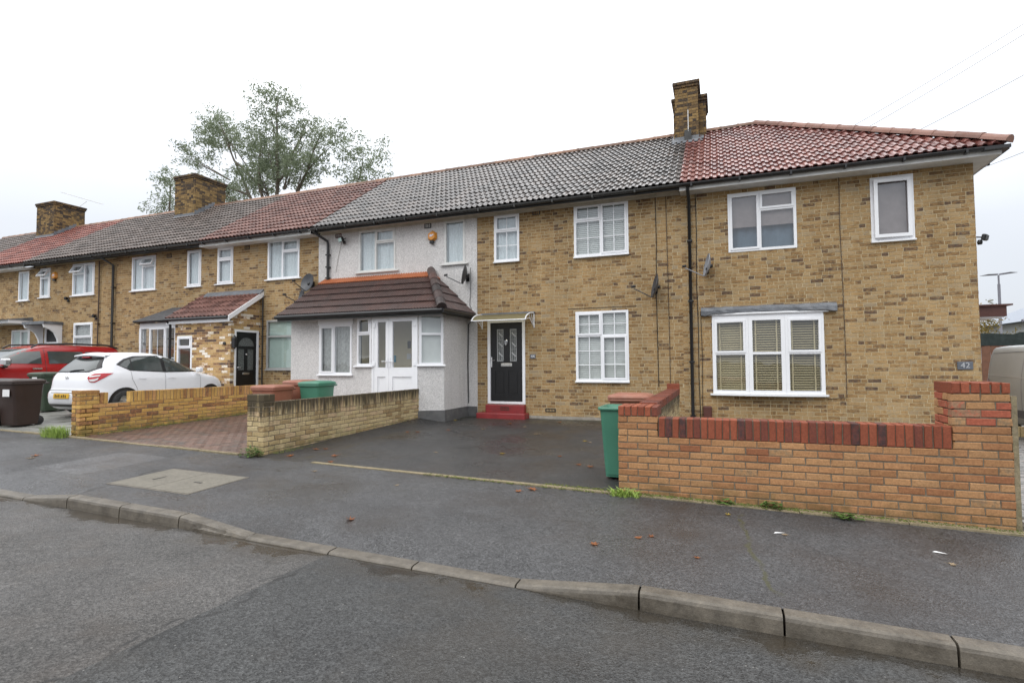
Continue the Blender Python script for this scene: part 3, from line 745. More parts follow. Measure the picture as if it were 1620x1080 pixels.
# ------------------------------------------------------------------ windows and doors
def curtain(mb, x0, x1, z0, z1, y, folds=9, amp=.018):
    n = max(8, folds * 4); v = []
    for i in range(n + 1):
        t = i / n; yy = y + amp * math.sin(t * folds * 2 * PI) + amp * .5 * math.sin(t * folds * 3.7 + 1)
        x = x0 + (x1 - x0) * t; v += [(x, yy, z0), (x, yy, z1)]
    mb.mesh(v, [(2 * i, 2 * i + 2, 2 * i + 3, 2 * i + 1) for i in range(n)], 0, .5, True)
def window(parent, x0, x1, z0, z1, lights, xf=None, behind=None, frame='upvc', sill=.05, fw=.055, y=0.0, sill_mat=None, glass='glass'):
    """lights: (u0,u1,v0,v1,sash,(nx,ny) bars,open angle) in fractions of the opening inside the frame"""
    xf = xf or Matrix.Identity(4)
    ix0, ix1, iz0, iz1 = x0 + fw, x1 - fw, z0 + fw, z1 - fw
    W, H = ix1 - ix0, iz1 - iz0; hw = .026
    rects = []
    for l in lights:
        a = ix0 + W * l[0] + (hw if l[0] > .01 else 0); b = ix0 + W * l[1] - (hw if l[1] < .99 else 0)
        c = iz0 + H * l[2] + (hw if l[2] > .01 else 0); d = iz0 + H * l[3] - (hw if l[3] < .99 else 0)
        rects.append((a, b, c, d))
    fr = MB().holes(x0, x1, z0, z1, rects, y - .014, y + .06).xf(xf).build('window', frame, parent)
    for l, (a, b, c, d) in zip(lights, rects):
        sash, bars, ang = l[4], l[5], (l[6] if len(l) > 6 else 0)
        px = (a, b, c, d); holder = fr
        om = xf
        if ang:
            om = xf @ Matrix.Translation((0, y - .03, d)) @ Matrix.Rotation(-ang, 4, 'X') @ Matrix.Translation((0, -(y - .03), -d))
        if sash:
            si = .042 if (b - a) > .3 else .032
            px = (a + si - .012, b - si + .012, c + si - .012, d - si + .012)
            MB().holes(a - .014, b + .014, c - .014, d + .014, [px], y - .03, y + .02).xf(om).build('sash', frame, fr)
        g = MB(); g.face([(px[0], y + .008, px[2]), (px[1], y + .008, px[2]), (px[1], y + .008, px[3]), (px[0], y + .008, px[3])]); g.xf(om)
        g.build('pane', glass, fr)
        if bars:
            m = MB(); nx, ny = bars
            for i in range(1, nx):
                x = px[0] + (px[1] - px[0]) * i / nx; m.box(x - .009, x + .009, y - .001, y + .006, px[2], px[3])
            for i in range(1, ny):
                z = px[2] + (px[3] - px[2]) * i / ny; m.box(px[0], px[1], y - .0025, y + .0045, z - .009, z + .009)
            m.xf(om).build('glazing_bar', frame, fr)
    if sill:
        s = MB(); s.prism([(y - .065, z0 - .030), (y - .065, z0 - .004), (y - .013, z0 + .012), (y + .02, z0 + .012), (y + .02, z0 - .030)], x0 - sill, x1 + sill, 'x')
        s.xf(xf).build('sill', sill_mat or frame, fr)
    if behind:
        kind, mat = behind[0], behind[1]; m = MB()
        ya = y + .062
        if kind == 'net':
            curtain(m, x0 + .02, x1 - .02, z0 + .02, z1 - .02, ya + .03, max(4, int((x1 - x0) * 9)))
        elif kind == 'vertical':
            n = max(3, int((x1 - x0) / .09)); w = (x1 - x0 - .08) / n
            for i in range(n):
                xa = x0 + .04 + i * w
                m.face([(xa, ya, z0 + .03), (xa + w * .97, ya + .02, z0 + .03), (xa + w * .97, ya + .02, z1 - .03), (xa, ya, z1 - .03)])
        elif kind == 'venetian':
            p = behind[2] if len(behind) > 2 else .042; zz = z0 + .05 + (behind[3] if len(behind) > 3 else 0)
            while zz < z1 - .05:
                m.mesh([(x0 + .05, ya, zz - p * .47), (x1 - .05, ya, zz - p * .47), (x1 - .05, ya + p * .35, zz + p * .45), (x0 + .05, ya + p * .35, zz + p * .45)], [(0, 1, 2, 3)]); zz += p
        elif kind == 'wood':
            zz = z0 + .05; op = behind[2]
            while zz < z1 - .05:
                m.mesh([(x0 + .045, ya, zz - op), (x1 - .045, ya, zz - op), (x1 - .045, ya + .04, zz + op), (x0 + .045, ya + .04, zz + op)], [(0, 1, 2, 3)]); zz += .05
            for t in (.2, .78):
                x = x0 + (x1 - x0) * t; m.box(x - .014, x + .014, ya - .006, ya - .003, z0 + .04, z1 - .04)
        elif kind == 'roller':
            zc = z0 + (z1 - z0) * (behind[2] if len(behind) > 2 else .05)
            m.face([(x0 + .03, ya, zc), (x1 - .03, ya, zc), (x1 - .03, ya, z1 - .03), (x0 + .03, ya, z1 - .03)])
        m.xf(xf).build('curtain' if kind == 'net' else 'blind', mat, fr)
    return fr

# ------------------------------------------------------------------ roof tiles
SL = math.atan(0.677); EY, EZ = -0.38, 5.365      # eaves line of the terrace
def tile_mb(w, ln, a, kind='roman', drop=.034, nrib=4):
    mb = MB()
    if kind == 'roman':
        base = [(0, 0), (.018, .026), (.045, .034), (.072, .026), (.09, 0), (.15, -.002), (.168, .026), (.195, .034), (.222, .026), (.24, 0), (.302, -.002)]
        prof = [(x * w / .3, z) for x, z in base]
    else:
        prof = []
        for i in range(nrib):
            x = w * i / nrib; q = w / nrib
            prof += [(x, .002), (x + q * .25, .02), (x + q * .5, .02), (x + q * .75, .002)]
        prof.append((w, .002))
    n = len(prof); th = drop - .002
    v = [(x - w / 2, 0, z + drop) for x, z in prof] + [(x - w / 2, ln, z) for x, z in prof] + [(x - w / 2, .002, z + drop - th) for x, z in prof]
    for i in range(n - 1):
        mb.mesh([v[i], v[i + 1], v[n + i + 1], v[n + i]], [(0, 1, 2, 3)], 0, a, kind == 'roman')
        mb.mesh([v[2 * n + i], v[2 * n + i + 1], v[i + 1], v[i]], [(0, 1, 2, 3)], 0, -.6)   # leading edge coloured dark: painted shadow line between the tile rows
    mb.mesh([v[0], v[n], v[2 * n]], [(0, 1, 2)], 0, a)
    return mb
TC = {}
def tile_data(w, ln, s, kind, mat, drop):
    k = (w, ln, s, kind, mat, drop)
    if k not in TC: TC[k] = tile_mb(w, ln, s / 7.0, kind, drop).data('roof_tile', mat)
    return TC[k]
def clip_mb(mb, co, no):
    bm = bmesh.new(); me = bpy.data.meshes.new('tmp'); me.from_pydata(mb.v, [], mb.f); bm.from_mesh(me)
    bmesh.ops.bisect_plane(bm, geom=bm.verts[:] + bm.edges[:] + bm.faces[:], plane_co=co, plane_no=no, clear_outer=True)
    o = MB(); a = mb.a[0]
    bm.verts.index_update()
    o.mesh([v.co.copy() for v in bm.verts], [tuple(v.index for v in f.verts) for f in bm.faces], 0, a, True)
    bm.free(); bpy.data.meshes.remove(me); return o
def tiled_slope(parent, x0, x1, ey, ez, slope, length, rows, w, mat, parts=300, kind='roman', clips=(), ang=0.0, pivot=(0, 0), keep=None, topmat=None, name='roof_tile', drop=.034):
    """rows of tiles from the eave line upward; ang turns the whole slope about the z axis at pivot"""
    gauge = length / rows; n = max(1, int(round((x1 - x0) / w))); w = (x1 - x0) / n
    Rz = Matrix.Translation((pivot[0], pivot[1], 0)) @ Matrix.Rotation(ang, 4, 'Z') @ Matrix.Translation((-pivot[0], -pivot[1], 0))
    sl = slope
    lst = []
    for r in range(rows):
        d = r * gauge
        for c in range(n):
            p = Rz @ Vector((x0 + (c + .5) * w, ey + d * math.cos(slope), ez + d * math.sin(slope)))
            lst.append(((p - CAM).length, r, c, p))
    lst.sort(key=lambda t: t[0]); rest = MB(); made = 0
    ln = round(gauge + .05, 3); wr = round(w, 4)
    for dist, r, c, p in lst:
        s = R.randrange(8) if kind == 'roman' else R.choice([3, 3, 4, 4, 4, 5]); mt = topmat if (topmat and r == rows - 1) else mat
        jr = R.gauss(0, .004) if R.random() > .015 else R.uniform(-.05, .05)
        M4 = Matrix.Translation(p + Vector((R.gauss(0, .0015), 0, R.gauss(0, .002)))) @ Matrix.Rotation(ang, 4, 'Z') @ Matrix.Rotation(slope, 4, 'X') @ Matrix.Rotation(jr, 4, 'Z')
        cut = False; out = False
        for (co, no) in clips:
            cs = [(M4 @ Vector(q) - co).dot(no) for q in ((-w / 2, 0, 0), (w / 2, 0, 0), (-w / 2, ln, 0), (w / 2, ln, 0))]
            if min(cs) > -.005: out = True
            elif max(cs) > 0: cut = True
        if out: continue
        if cut:
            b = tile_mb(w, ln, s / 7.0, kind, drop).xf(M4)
            for (co, no) in clips: b = clip_mb(b, co, no)
            if not b.f: continue
            b.a = [s / 7.0] * len(b.f)
            if made < parts: b.build(name, mt, parent); made += 1
            else: rest.mesh(b.v, b.f, 0, s / 7.0, True)
        elif made < parts:
            o = inst(name, tile_data(wr, ln, s, kind, mt, drop), parent, M4.translation, M4.to_euler()); made += 1
        else:
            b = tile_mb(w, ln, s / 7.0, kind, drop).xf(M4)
            rest.v, off = rest.v, len(rest.v)
            rest.v.extend(b.v); rest.f.extend([tuple(i + off for i in f) for f in b.f]); rest.m.extend(b.m); rest.a.extend(b.a); rest.s.extend(b.s)
    if rest.v: rest.build(name, mat, parent, 'stuff')
    return made
def half_round(parent, p0, p1, r, mat, piece=.45, name='ridge_tile', parts=True, lift=.0):
    p0, p1 = Vector(p0), Vector(p1); L = (p1 - p0).length; n = max(1, int(round(L / piece))); d = (p1 - p0) / n
    u = d.normalized(); side = u.cross(Vector((0, 0, 1))).normalized(); up = side.cross(u).normalized()
    for i in range(n):
        mb = MB(); a = R.random(); k = 7; dz = R.uniform(-.004, .004)
        A = p0 + d * i - u * .02; B = p0 + d * (i + 1) + u * .015
        rows = []
        for P, rr in ((A, r * 1.04), (A + u * .05, r * 1.04), (A + u * .055, r * .97), (B, r * .97)):
            rows.append([P + side * rr * math.cos(PI * j / k) + up * (rr * math.sin(PI * j / k) + dz + lift) for j in range(k + 1)])
        v = [q for rw in rows for q in rw]
        fs = [(q * (k + 1) + j, q * (k + 1) + j + 1, q * (k + 1) + k + 2 + j, q * (k + 1) + k + 1 + j) for q in range(3) for j in range(k)]
        fs.append(tuple(range(k + 1))); fs.append(tuple(3 * (k + 1) + j for j in range(k, -1, -1)))
        mb.mesh(v, fs, 0, a); mb.build(name, mat, parent)

RIDGE_Y = 3.45; RIDGE_Z = EZ + (RIDGE_Y - EY) * .677
def chimney(house, x0, x1, y0, y1, ztop, mat='sooty', step=None, zb=6.6):
    core = MB(); core.box(x0 + .008, x1 - .008, y0 + .008, y1 - .008, zb, ztop - .16, 0)
    if step: core.box(step[0] + .008, step[1] - .008, step[2] + .008, step[3] - .008, zb, step[4] - .02, 0)
    ch = core.build('chimney', 'mortar_dark', house)
    def stack(a0, a1, b0, b1, zt):
        n = int((zt - .16 - zb) / .075)
        z0 = zt - .16 - n * .075
        for (og, an, l) in (((a0, b0), 0, a1 - a0), ((a1, b0), PI / 2, b1 - b0), ((a0, b1), -PI / 2, b1 - b0), ((a1, b1), PI, a1 - a0)):
            br = lay(0, l, z0, n, 'flemish', jit=.004)
            place_bricks(ch, og, an, br, .05, mat, 'flat', 0, lambda p: R.random() * .9 - max(0, (p.z - zt + .9)) * .25)
        for (k, e, za, zb2) in ((0, .03, zt - .16, zt - .085), (1, .055, zt - .085, zt - .01)):
            for (og, an, l) in (((a0 - e, b0 - e), 0, a1 - a0 + 2 * e), ((a1 + e, b0 - e), PI / 2, b1 - b0 + 2 * e), ((a0 - e, b1 + e), -PI / 2, b1 - b0 + 2 * e), ((a1 + e, b1 + e), PI, a1 - a0 + 2 * e)):
                place_bricks(ch, og, an, lay(0, l, za, 1, 'flemish', phase=k), .09, mat, 'flat', 0, lambda p: R.random() * .35)
        MB().box(a0 - .05, a1 + .05, b0 - .05, b1 + .05, zt - .03, zt, 0).build('flaunching', 'mortar_dark', ch)
    if step: stack(*step)
    stack(x0, x1, y0, y1, ztop)
    # lead flashing where it meets the slope, stepped up the sides
    fl = MB(); zf = lambda y: EZ + (y - EY) * .677 + .03
    fl.face([(x0 - .12, y0 - .17, zf(y0 - .17) + .012), (x1 + .12, y0 - .17, zf(y0 - .17) + .012), (x1 + .02, y0 - .005, zf(y0) + .05), (x0 - .02, y0 - .005, zf(y0) + .05)])
    fl.face([(x0 - .01, y0 - .004, zf(y0)), (x1 + .01, y0 - .004, zf(y0)), (x1 + .01, y0 - .004, zf(y0) + .13), (x0 - .01, y0 - .004, zf(y0) + .13)])
    for sx, xx in ((1, x1), (-1, x0)):
        y = y0
        while y < RIDGE_Y - .1:
            ye = min(y + .15, y1)
            X = xx + sx * .006
            fl.face([(X, y, zf(y)), (X, ye, zf(ye)), (X, ye, zf(ye) + .16), (X, y, zf(y) + .22)])
            fl.face([(X, y, zf(y) + .03), (X, ye, zf(ye) + .03), (xx + sx * .13, ye, zf(ye) + .02), (xx + sx * .13, y, zf(y) + .02)])
            y = ye
    fl.build('flashing', 'lead', ch)
    return ch

def gutter(parent, x0, x1, mat='black_plastic', z=5.30, y=-.425, brackets=True):
    mb = MB(); r = .056; k = 7
    prof = [(y + r * math.cos(PI + PI * j / k), z + .02 + r * math.sin(PI + PI * j / k)) for j in range(k + 1)]
    prof += [(p[0] + (.006 if p[0] < y else -.006), p[1] + .006) for p in reversed(prof)]
    mb.prism(prof, x0, x1, 'x', 0, .5, False)
    if brackets:
        x = x0 + .25
        while x < x1:
            mb.box(x - .02, x + .02, y - r - .004, y + r + .02, z - .05, z - .03); mb.box(x - .018, x + .018, y - r - .008, y - r + .002, z - .045, z + .03); x += .95
    return mb.build('gutter', mat, parent)
def downpipe(parent, pts, r=.036, mat='black_plastic'):
    mb = MB(); mb.tube(pts, r, 10)
    z0, z1 = pts[-1][2], pts[0][2]
    for t in (.22, .48, .74, .97):
        z = z1 + (z0 - z1) * t
        p = pts[-1]
        if pts[-2][2] > z > z0: mb.box(p[0] - .055, p[0] + .055, p[1] - .045, p[1] + .08, z - .018, z + .018)
    return mb.build('downpipe', mat, parent)
def cable(parent, pts, r=.008, mat='cable'):
    return MB().tube(pts, r, 5).build('cable', mat, parent)

REAR_Y = 2 * RIDGE_Y - EY - .38
def house(label, x0, x1, holes, tile, soffit='dark', wall='stock', parts_b=300, parts_t=300, loc_z=.15, zb=0.0, brick_seen=None, zmin=1.2, lastgap=False, hip=False, mirror=0):
    h = thing('terraced_house', label, 'house', ((x0 + x1) / 2, 1.0, loc_z), 'houses of the terrace')
    top = 5.30
    # masonry backing with real openings
    mb = MB().holes(x0, x1, zb - .4, top, [q for q in holes], .006, .12, 0, .5, False)
    if wall == 'stock':
        mb.build('wall', 'mortar', h)
        br = lay(x0, x1, zb, int((top - zb) / .075), 'flemish', cuts=holes, phase=mirror, j=.0125)
        place_bricks(h, (0, 0), 0, br, .012, 'stock', 'flat', parts_b, lambda p: cl(R.gauss(.56, .17), .2, 1) if R.random() > .11 else R.uniform(.06, .36), zmin=zmin, seen=brick_seen)
    else:
        MB().holes(x0, x1, zb - .4, top, holes, -.014, .12, 0, .5, True).build('wall', wall, h)
    # hollow shell behind: party walls, back wall, floors, ceiling
    sh = MB()
    sh.face([(x0 + .01, .12, zb - .3), (x0 + .01, REAR_Y, zb - .3), (x0 + .01, REAR_Y, top), (x0 + .01, .12, top)])
    sh.face([(x1 - .01, .12, zb - .3), (x1 - .01, REAR_Y, zb - .3), (x1 - .01, REAR_Y, top), (x1 - .01, .12, top)])
    sh.face([(x0, REAR_Y, zb - .3), (x1, REAR_Y, zb - .3), (x1, REAR_Y, top), (x0, REAR_Y, top)])
    for zz in (zb + .05, 2.9, top - .01):
        sh.face([(x0, .12, zz), (x1, .12, zz), (x1, REAR_Y, zz), (x0, REAR_Y, zz)])
    sh.face([(x0, 3.0, zb - .3), (x1, 3.0, zb - .3), (x1, 3.0, top), (x0, 3.0, top)])
    sh.build('interior', 'dark_room', h)
    # roof deck under the tiles, rear slope
    xe = x1
    dk = MB()
    if not hip:
        dk.face([(x0, EY + .05, EZ - .03), (x1, EY + .05, EZ - .03), (x1, RIDGE_Y, RIDGE_Z - .03), (x0, RIDGE_Y, RIDGE_Z - .03)])
        dk.face([(x1, 2 * RIDGE_Y - EY, EZ), (x0, 2 * RIDGE_Y - EY, EZ), (x0, RIDGE_Y, RIDGE_Z), (x1, RIDGE_Y, RIDGE_Z)])
        tiled_slope(h, x0, x1, EY, EZ, SL, (RIDGE_Y - EY) / math.cos(SL), 14, .30, tile, parts_t, drop=.05 if x1 < -10 else .034)
        half_round(h, (x0, RIDGE_Y, RIDGE_Z - .02), (x1, RIDGE_Y, RIDGE_Z - .02), .115, 'ridge')
    dk.build('roof', 'gutter_grey', h) if dk.f else None
    # eaves
    ev = MB()
    if soffit == 'white':
        ev.box(x0, x1, -.345, -.001, 5.20, 5.222); ev.box(x0, x1, -.368, -.346, 5.195, 5.335)
        ev.build('soffit', 'upvc_dull', h)
    elif soffit == 'cream':
        ev.box(x0, x1, -.33, -.02, 5.285, 5.30); ev.box(x0, x1, -.04, -.016, 5.22, 5.285); ev.build('soffit', 'cream', h)
        MB().box(x0, x1, -.366, -.331, 5.23, 5.335).build('fascia', 'gutter_grey', h)
    else:
        ev.box(x0, x1, -.33, -.02, 5.285, 5.30); ev.build('soffit', 'gutter_grey', h)
        MB().box(x0, x1, -.366, -.331, 5.23, 5.335).build('fascia', 'gutter_grey', h)
    gutter(h, x0, x1, 'black_plastic' if soffit == 'white' else 'gutter_grey')
    return h
def air_vent(h, x, z, w=.17, hh=.13, mat='gutter_grey', y=-.008):
    mb = MB().holes(x - w / 2, x + w / 2, z - hh / 2, z + hh / 2, [(x - w / 2 + .02 + i * (w - .04) / 3 + .005, x - w / 2 + .02 + (i + 1) * (w - .04) / 3 - .005, z - hh / 2 + .02, z + hh / 2 - .02) for i in range(3)], y, y + .03)
    mb.build('air_vent', mat, h)

# ================================================================== right-hand house
def house_right():
    X0, X1 = -.75, 4.50
    bay = (-.13, 1.94, .83, 2.49)
    H = [(.215, 1.53, 3.845, 5.11), (2.84, 3.555, 3.85, 5.12), bay]
    h = house('end house with red tiled hipped roof, white bay window and number 42 sign', X0, X1, H, 'tile_red', 'white', hip=True, loc_z=.1, zb=0.02, zmin=1.1,
              brick_seen=lambda u, z: not (bay[0] < u < bay[1] and z < 2.5) and z < 5.05)
    # hipped roof
    HX = 4.85; run = RIDGE_Y - EY; hipx = HX - run
    co = Vector((HX, EY, EZ)); no = Vector((1, 1, 0)).normalized()
    tiled_slope(h, X0, X0 + .3 * 19, EY, EZ, SL, run / math.cos(SL), 14, .30, 'tile_red', 300, clips=[(co, no)])
    half_round(h, (X0, RIDGE_Y, RIDGE_Z - .02), (hipx, RIDGE_Y, RIDGE_Z - .02), .115, 'ridge')
    half_round(h, (HX + .02, EY - .02, EZ + .03), (hipx, RIDGE_Y, RIDGE_Z + .01), .12, 'hip', .42, 'hip_tile')
    dk = MB()
    dk.face([(X0, EY + .05, EZ - .03), (HX - .05, EY + .05, EZ - .03), (hipx, RIDGE_Y, RIDGE_Z - .03), (X0, RIDGE_Y, RIDGE_Z - .03)])
    yb = 2 * RIDGE_Y - EY
    dk.face([(HX, yb, EZ), (X0, yb, EZ), (X0, RIDGE_Y, RIDGE_Z), (hipx, RIDGE_Y, RIDGE_Z)])
    dk.face([(HX - .05, EY + .05, EZ - .03), (HX - .05, yb, EZ - .03), (hipx, RIDGE_Y, RIDGE_Z - .03)])
    dk.build('roof', 'gutter_grey', h)
    # hip end slope faces +x
    tiled_slope(h, -yb, -EY, -HX, EZ, SL, run / math.cos(SL), 14, .30, 'tile_red', 0, ang=PI / 2, pivot=(0, 0),
                clips=[(co, -no), (Vector((HX, yb, EZ)), Vector((-1, 1, 0)).normalized())])
    half_round(h, (HX, yb, EZ + .02), (hipx, RIDGE_Y, RIDGE_Z), .12, 'hip', .42, 'hip_tile')
    # flank wall, facing +x
    fl = MB(); fl.face([(X1 - .006, .0, -.4), (X1 - .006, REAR_Y, -.4), (X1 - .006, REAR_Y, 5.3), (X1 - .006, 0, 5.3)]); fl.build('flank_wall', 'mortar', h)
    place_bricks(h, (X1, 0.0), PI / 2, lay(0.0, REAR_Y, .02, 70, 'flemish', phase=1), .01, 'stock', 'flat', 0, lambda p: cl(R.gauss(.56, .17), .2, 1) if R.random() > .11 else R.uniform(.06, .36))
    sf = MB(); sf.box(X1 + .001, HX - .08, -.345, yb - .4, 5.20, 5.222); sf.box(HX - .079, HX - .057, -.36, yb - .4, 5.195, 5.335)
    sf.box(X1 + .001, HX - .08, -.368, -.346, 5.195, 5.335); sf.build('soffit', 'upvc_dull', h)
    g = MB()
    for (x0, x1, y0, y1) in ((X1, HX + .03, -.482, -.372), (HX - .056, HX + .05, -.372, yb - .3)):
        g.box(x0, x1, y0, y1, 5.265, 5.325)
    y = .4
    while y < yb - .5: g.box(HX - .06, HX + .056, y, y + .04, 5.24, 5.27); y += .95
    g.build('gutter', 'black_plastic', h)
    # windows
    L3 = lambda bars=None: [(0, .47, 0, 1, True, None), (.47, 1, .70, 1, True, None), (.47, 1, 0, .70, False, None)]
    window(h, *H[0], L3(), behind=('roller', 'roller_pink', .42), sill=.0)
    bc = MB(); curtain(bc, .25, 1.5, 3.88, 4.42, .17, 5, .02); bc.build('curtain', 'blue_cloth', h)
    w = window(h, *H[1], [(0, 1, 0, 1, False, None)], behind=('roller', 'roller_pink', .03), sill=.01)
    om = Matrix.Translation((3.50, -.03, 0)) @ Matrix.Rotation(.05, 4, 'Z') @ Matrix.Translation((-3.50, .03, 0))
    MB().holes(2.885, 3.51, 3.905, 5.06, [(2.95, 3.445, 3.97, 4.995)], -.055, -.02).xf(om).build('sash', 'upvc', w)
    # shallow bow window in three facets
    P = [(-.15, -.03), (.56, -.15), (1.245, -.15), (1.96, -.03)]
    b = MB(); b.prism([(p[0], p[1]) for p in P] + [(1.96, .03), (-.15, .03)], 2.435, 2.495, 'z'); bw = b.build('bay_window', 'upvc', h)
    for i, (p, q) in enumerate(zip(P, P[1:])):
        m = frame2(p, q); ln = math.hypot(q[0] - p[0], q[1] - p[1])
        lights = [(0, 1, .53, 1, i != 1, None), (0, 1, 0, .53, False, None)]
        window(h, .0, ln, .83, 2.435, lights, m, ('wood', 'blind_cream', (.02 if i == 0 else .0145)), sill=0, fw=.075 if i == 1 else .07)
    s = MB()
    s.prism([(-.22, -.02), (-.2, -.09), (.55, -.215), (1.255, -.215), (2.0, -.09), (2.03, -.02), (2.03, .0), (-.22, 0)], .79, .828, 'z'); s.build('sill', 'upvc', bw)
    t = MB(); t.prism([(-.24, -.05), (.55, -.20), (1.255, -.20), (2.05, -.05), (2.05, -.001), (-.24, -.001)], 2.496, 2.53, 'z'); t.build('head_board', 'upvc', bw)
    ld = MB(); n = 26; v = []
    for i in range(n + 1):
        x = -.37 + 2.57 * i / n; a = R.uniform(-.012, .012); bow = .07 * math.sin(PI * i / n)
        drop = .03 if i in (0, 1, n, n - 1) else 0
        v += [(x, -.012, 2.685 + a * .6), (x, -.06 - bow + a, 2.66 + a * .4), (x, -.10 - bow * 1.3 + a, 2.60 + a), (x, -.095 - bow * 1.3, 2.535 - drop + a), (x, -.014, 2.52 - drop + a)]
    ld.mesh(v, [(5 * i + j, 5 * i + j + 1, 5 * i + 6 + j, 5 * i + 5 + j) for i in range(n) for j in range(4)] + [(0, 4, 3, 2, 1), (5 * n, 5 * n + 1, 5 * n + 2, 5 * n + 3, 5 * n + 4)], 0, .5, False)
    ld.build('lead_flashing', 'lead', bw)
    # number 42 sign
    sg = MB().cbox(4.13, 4.37, -.02, -.0035, 1.325, 1.475, .006).build('number_sign', 'slate_sign', h)
    text_mb('42', .145, Matrix.Translation((4.25, -.024, 1.402)) @ FACE_NEGY).build('numerals', 'silver_print', sg)
    # pipes and cables
    downpipe(h, [(-.58, -.40, 5.28), (-.58, -.36, 5.18), (-.575, -.07, 5.04), (-.575, -.07, .18)])
    cable(h, [(-.44, -.014, 5.2), (-.43, -.014, 4.4), (-.45, -.014, 3.2), (-.43, -.014, 2.2), (-.44, -.014, 1.2), (-.42, -.014, .25)])
    cable(h, [(-.38, -.014, 2.6), (-.36, -.014, 1.6), (-.38, -.014, .3)], .006)
    cable(h, [(2.31, -.014, 5.2), (2.30, -.014, 4.2), (2.32, -.014, 3.0), (2.33, -.014, 1.8), (2.33, -.014, .78), (2.0, -.014, .74)], .007, 'rust_cable')
    MB().cbox(-.36, -.19, -.12, -.005, .30, .55, .012).build('meter_box', 'brownpaint', h)
    # chimney shared with the neighbour
    ch = chimney(h, -1.02, -.42, 2.75, 3.75, 9.16, step=(-1.08, -.23, 3.05, 4.05, 8.86))
    MB().tube([(-.68, 2.72, 8.35), (-.68, 2.70, 7.75)], .012, 6).build('flue_rod', 'steel', ch)
    MB().box(-.78, -.60, 2.69, 2.735, 7.45, 7.80).build('damp_patch', 'gutter_grey', ch)
    # little box porch on the flank
    pc = MB(); pc.box(4.51, 6.05, 2.9, 4.6, 2.49, 2.73); pc.box(4.51, 6.14, 2.83, 4.7, 2.731, 2.765)
    pp = pc.build('side_canopy', 'brownpaint', h)
    MB().box(4.55, 6.0, 2.93, 4.55, 2.470, 2.489).build('canopy_soffit', 'upvc', pp)
    return h
house_right()

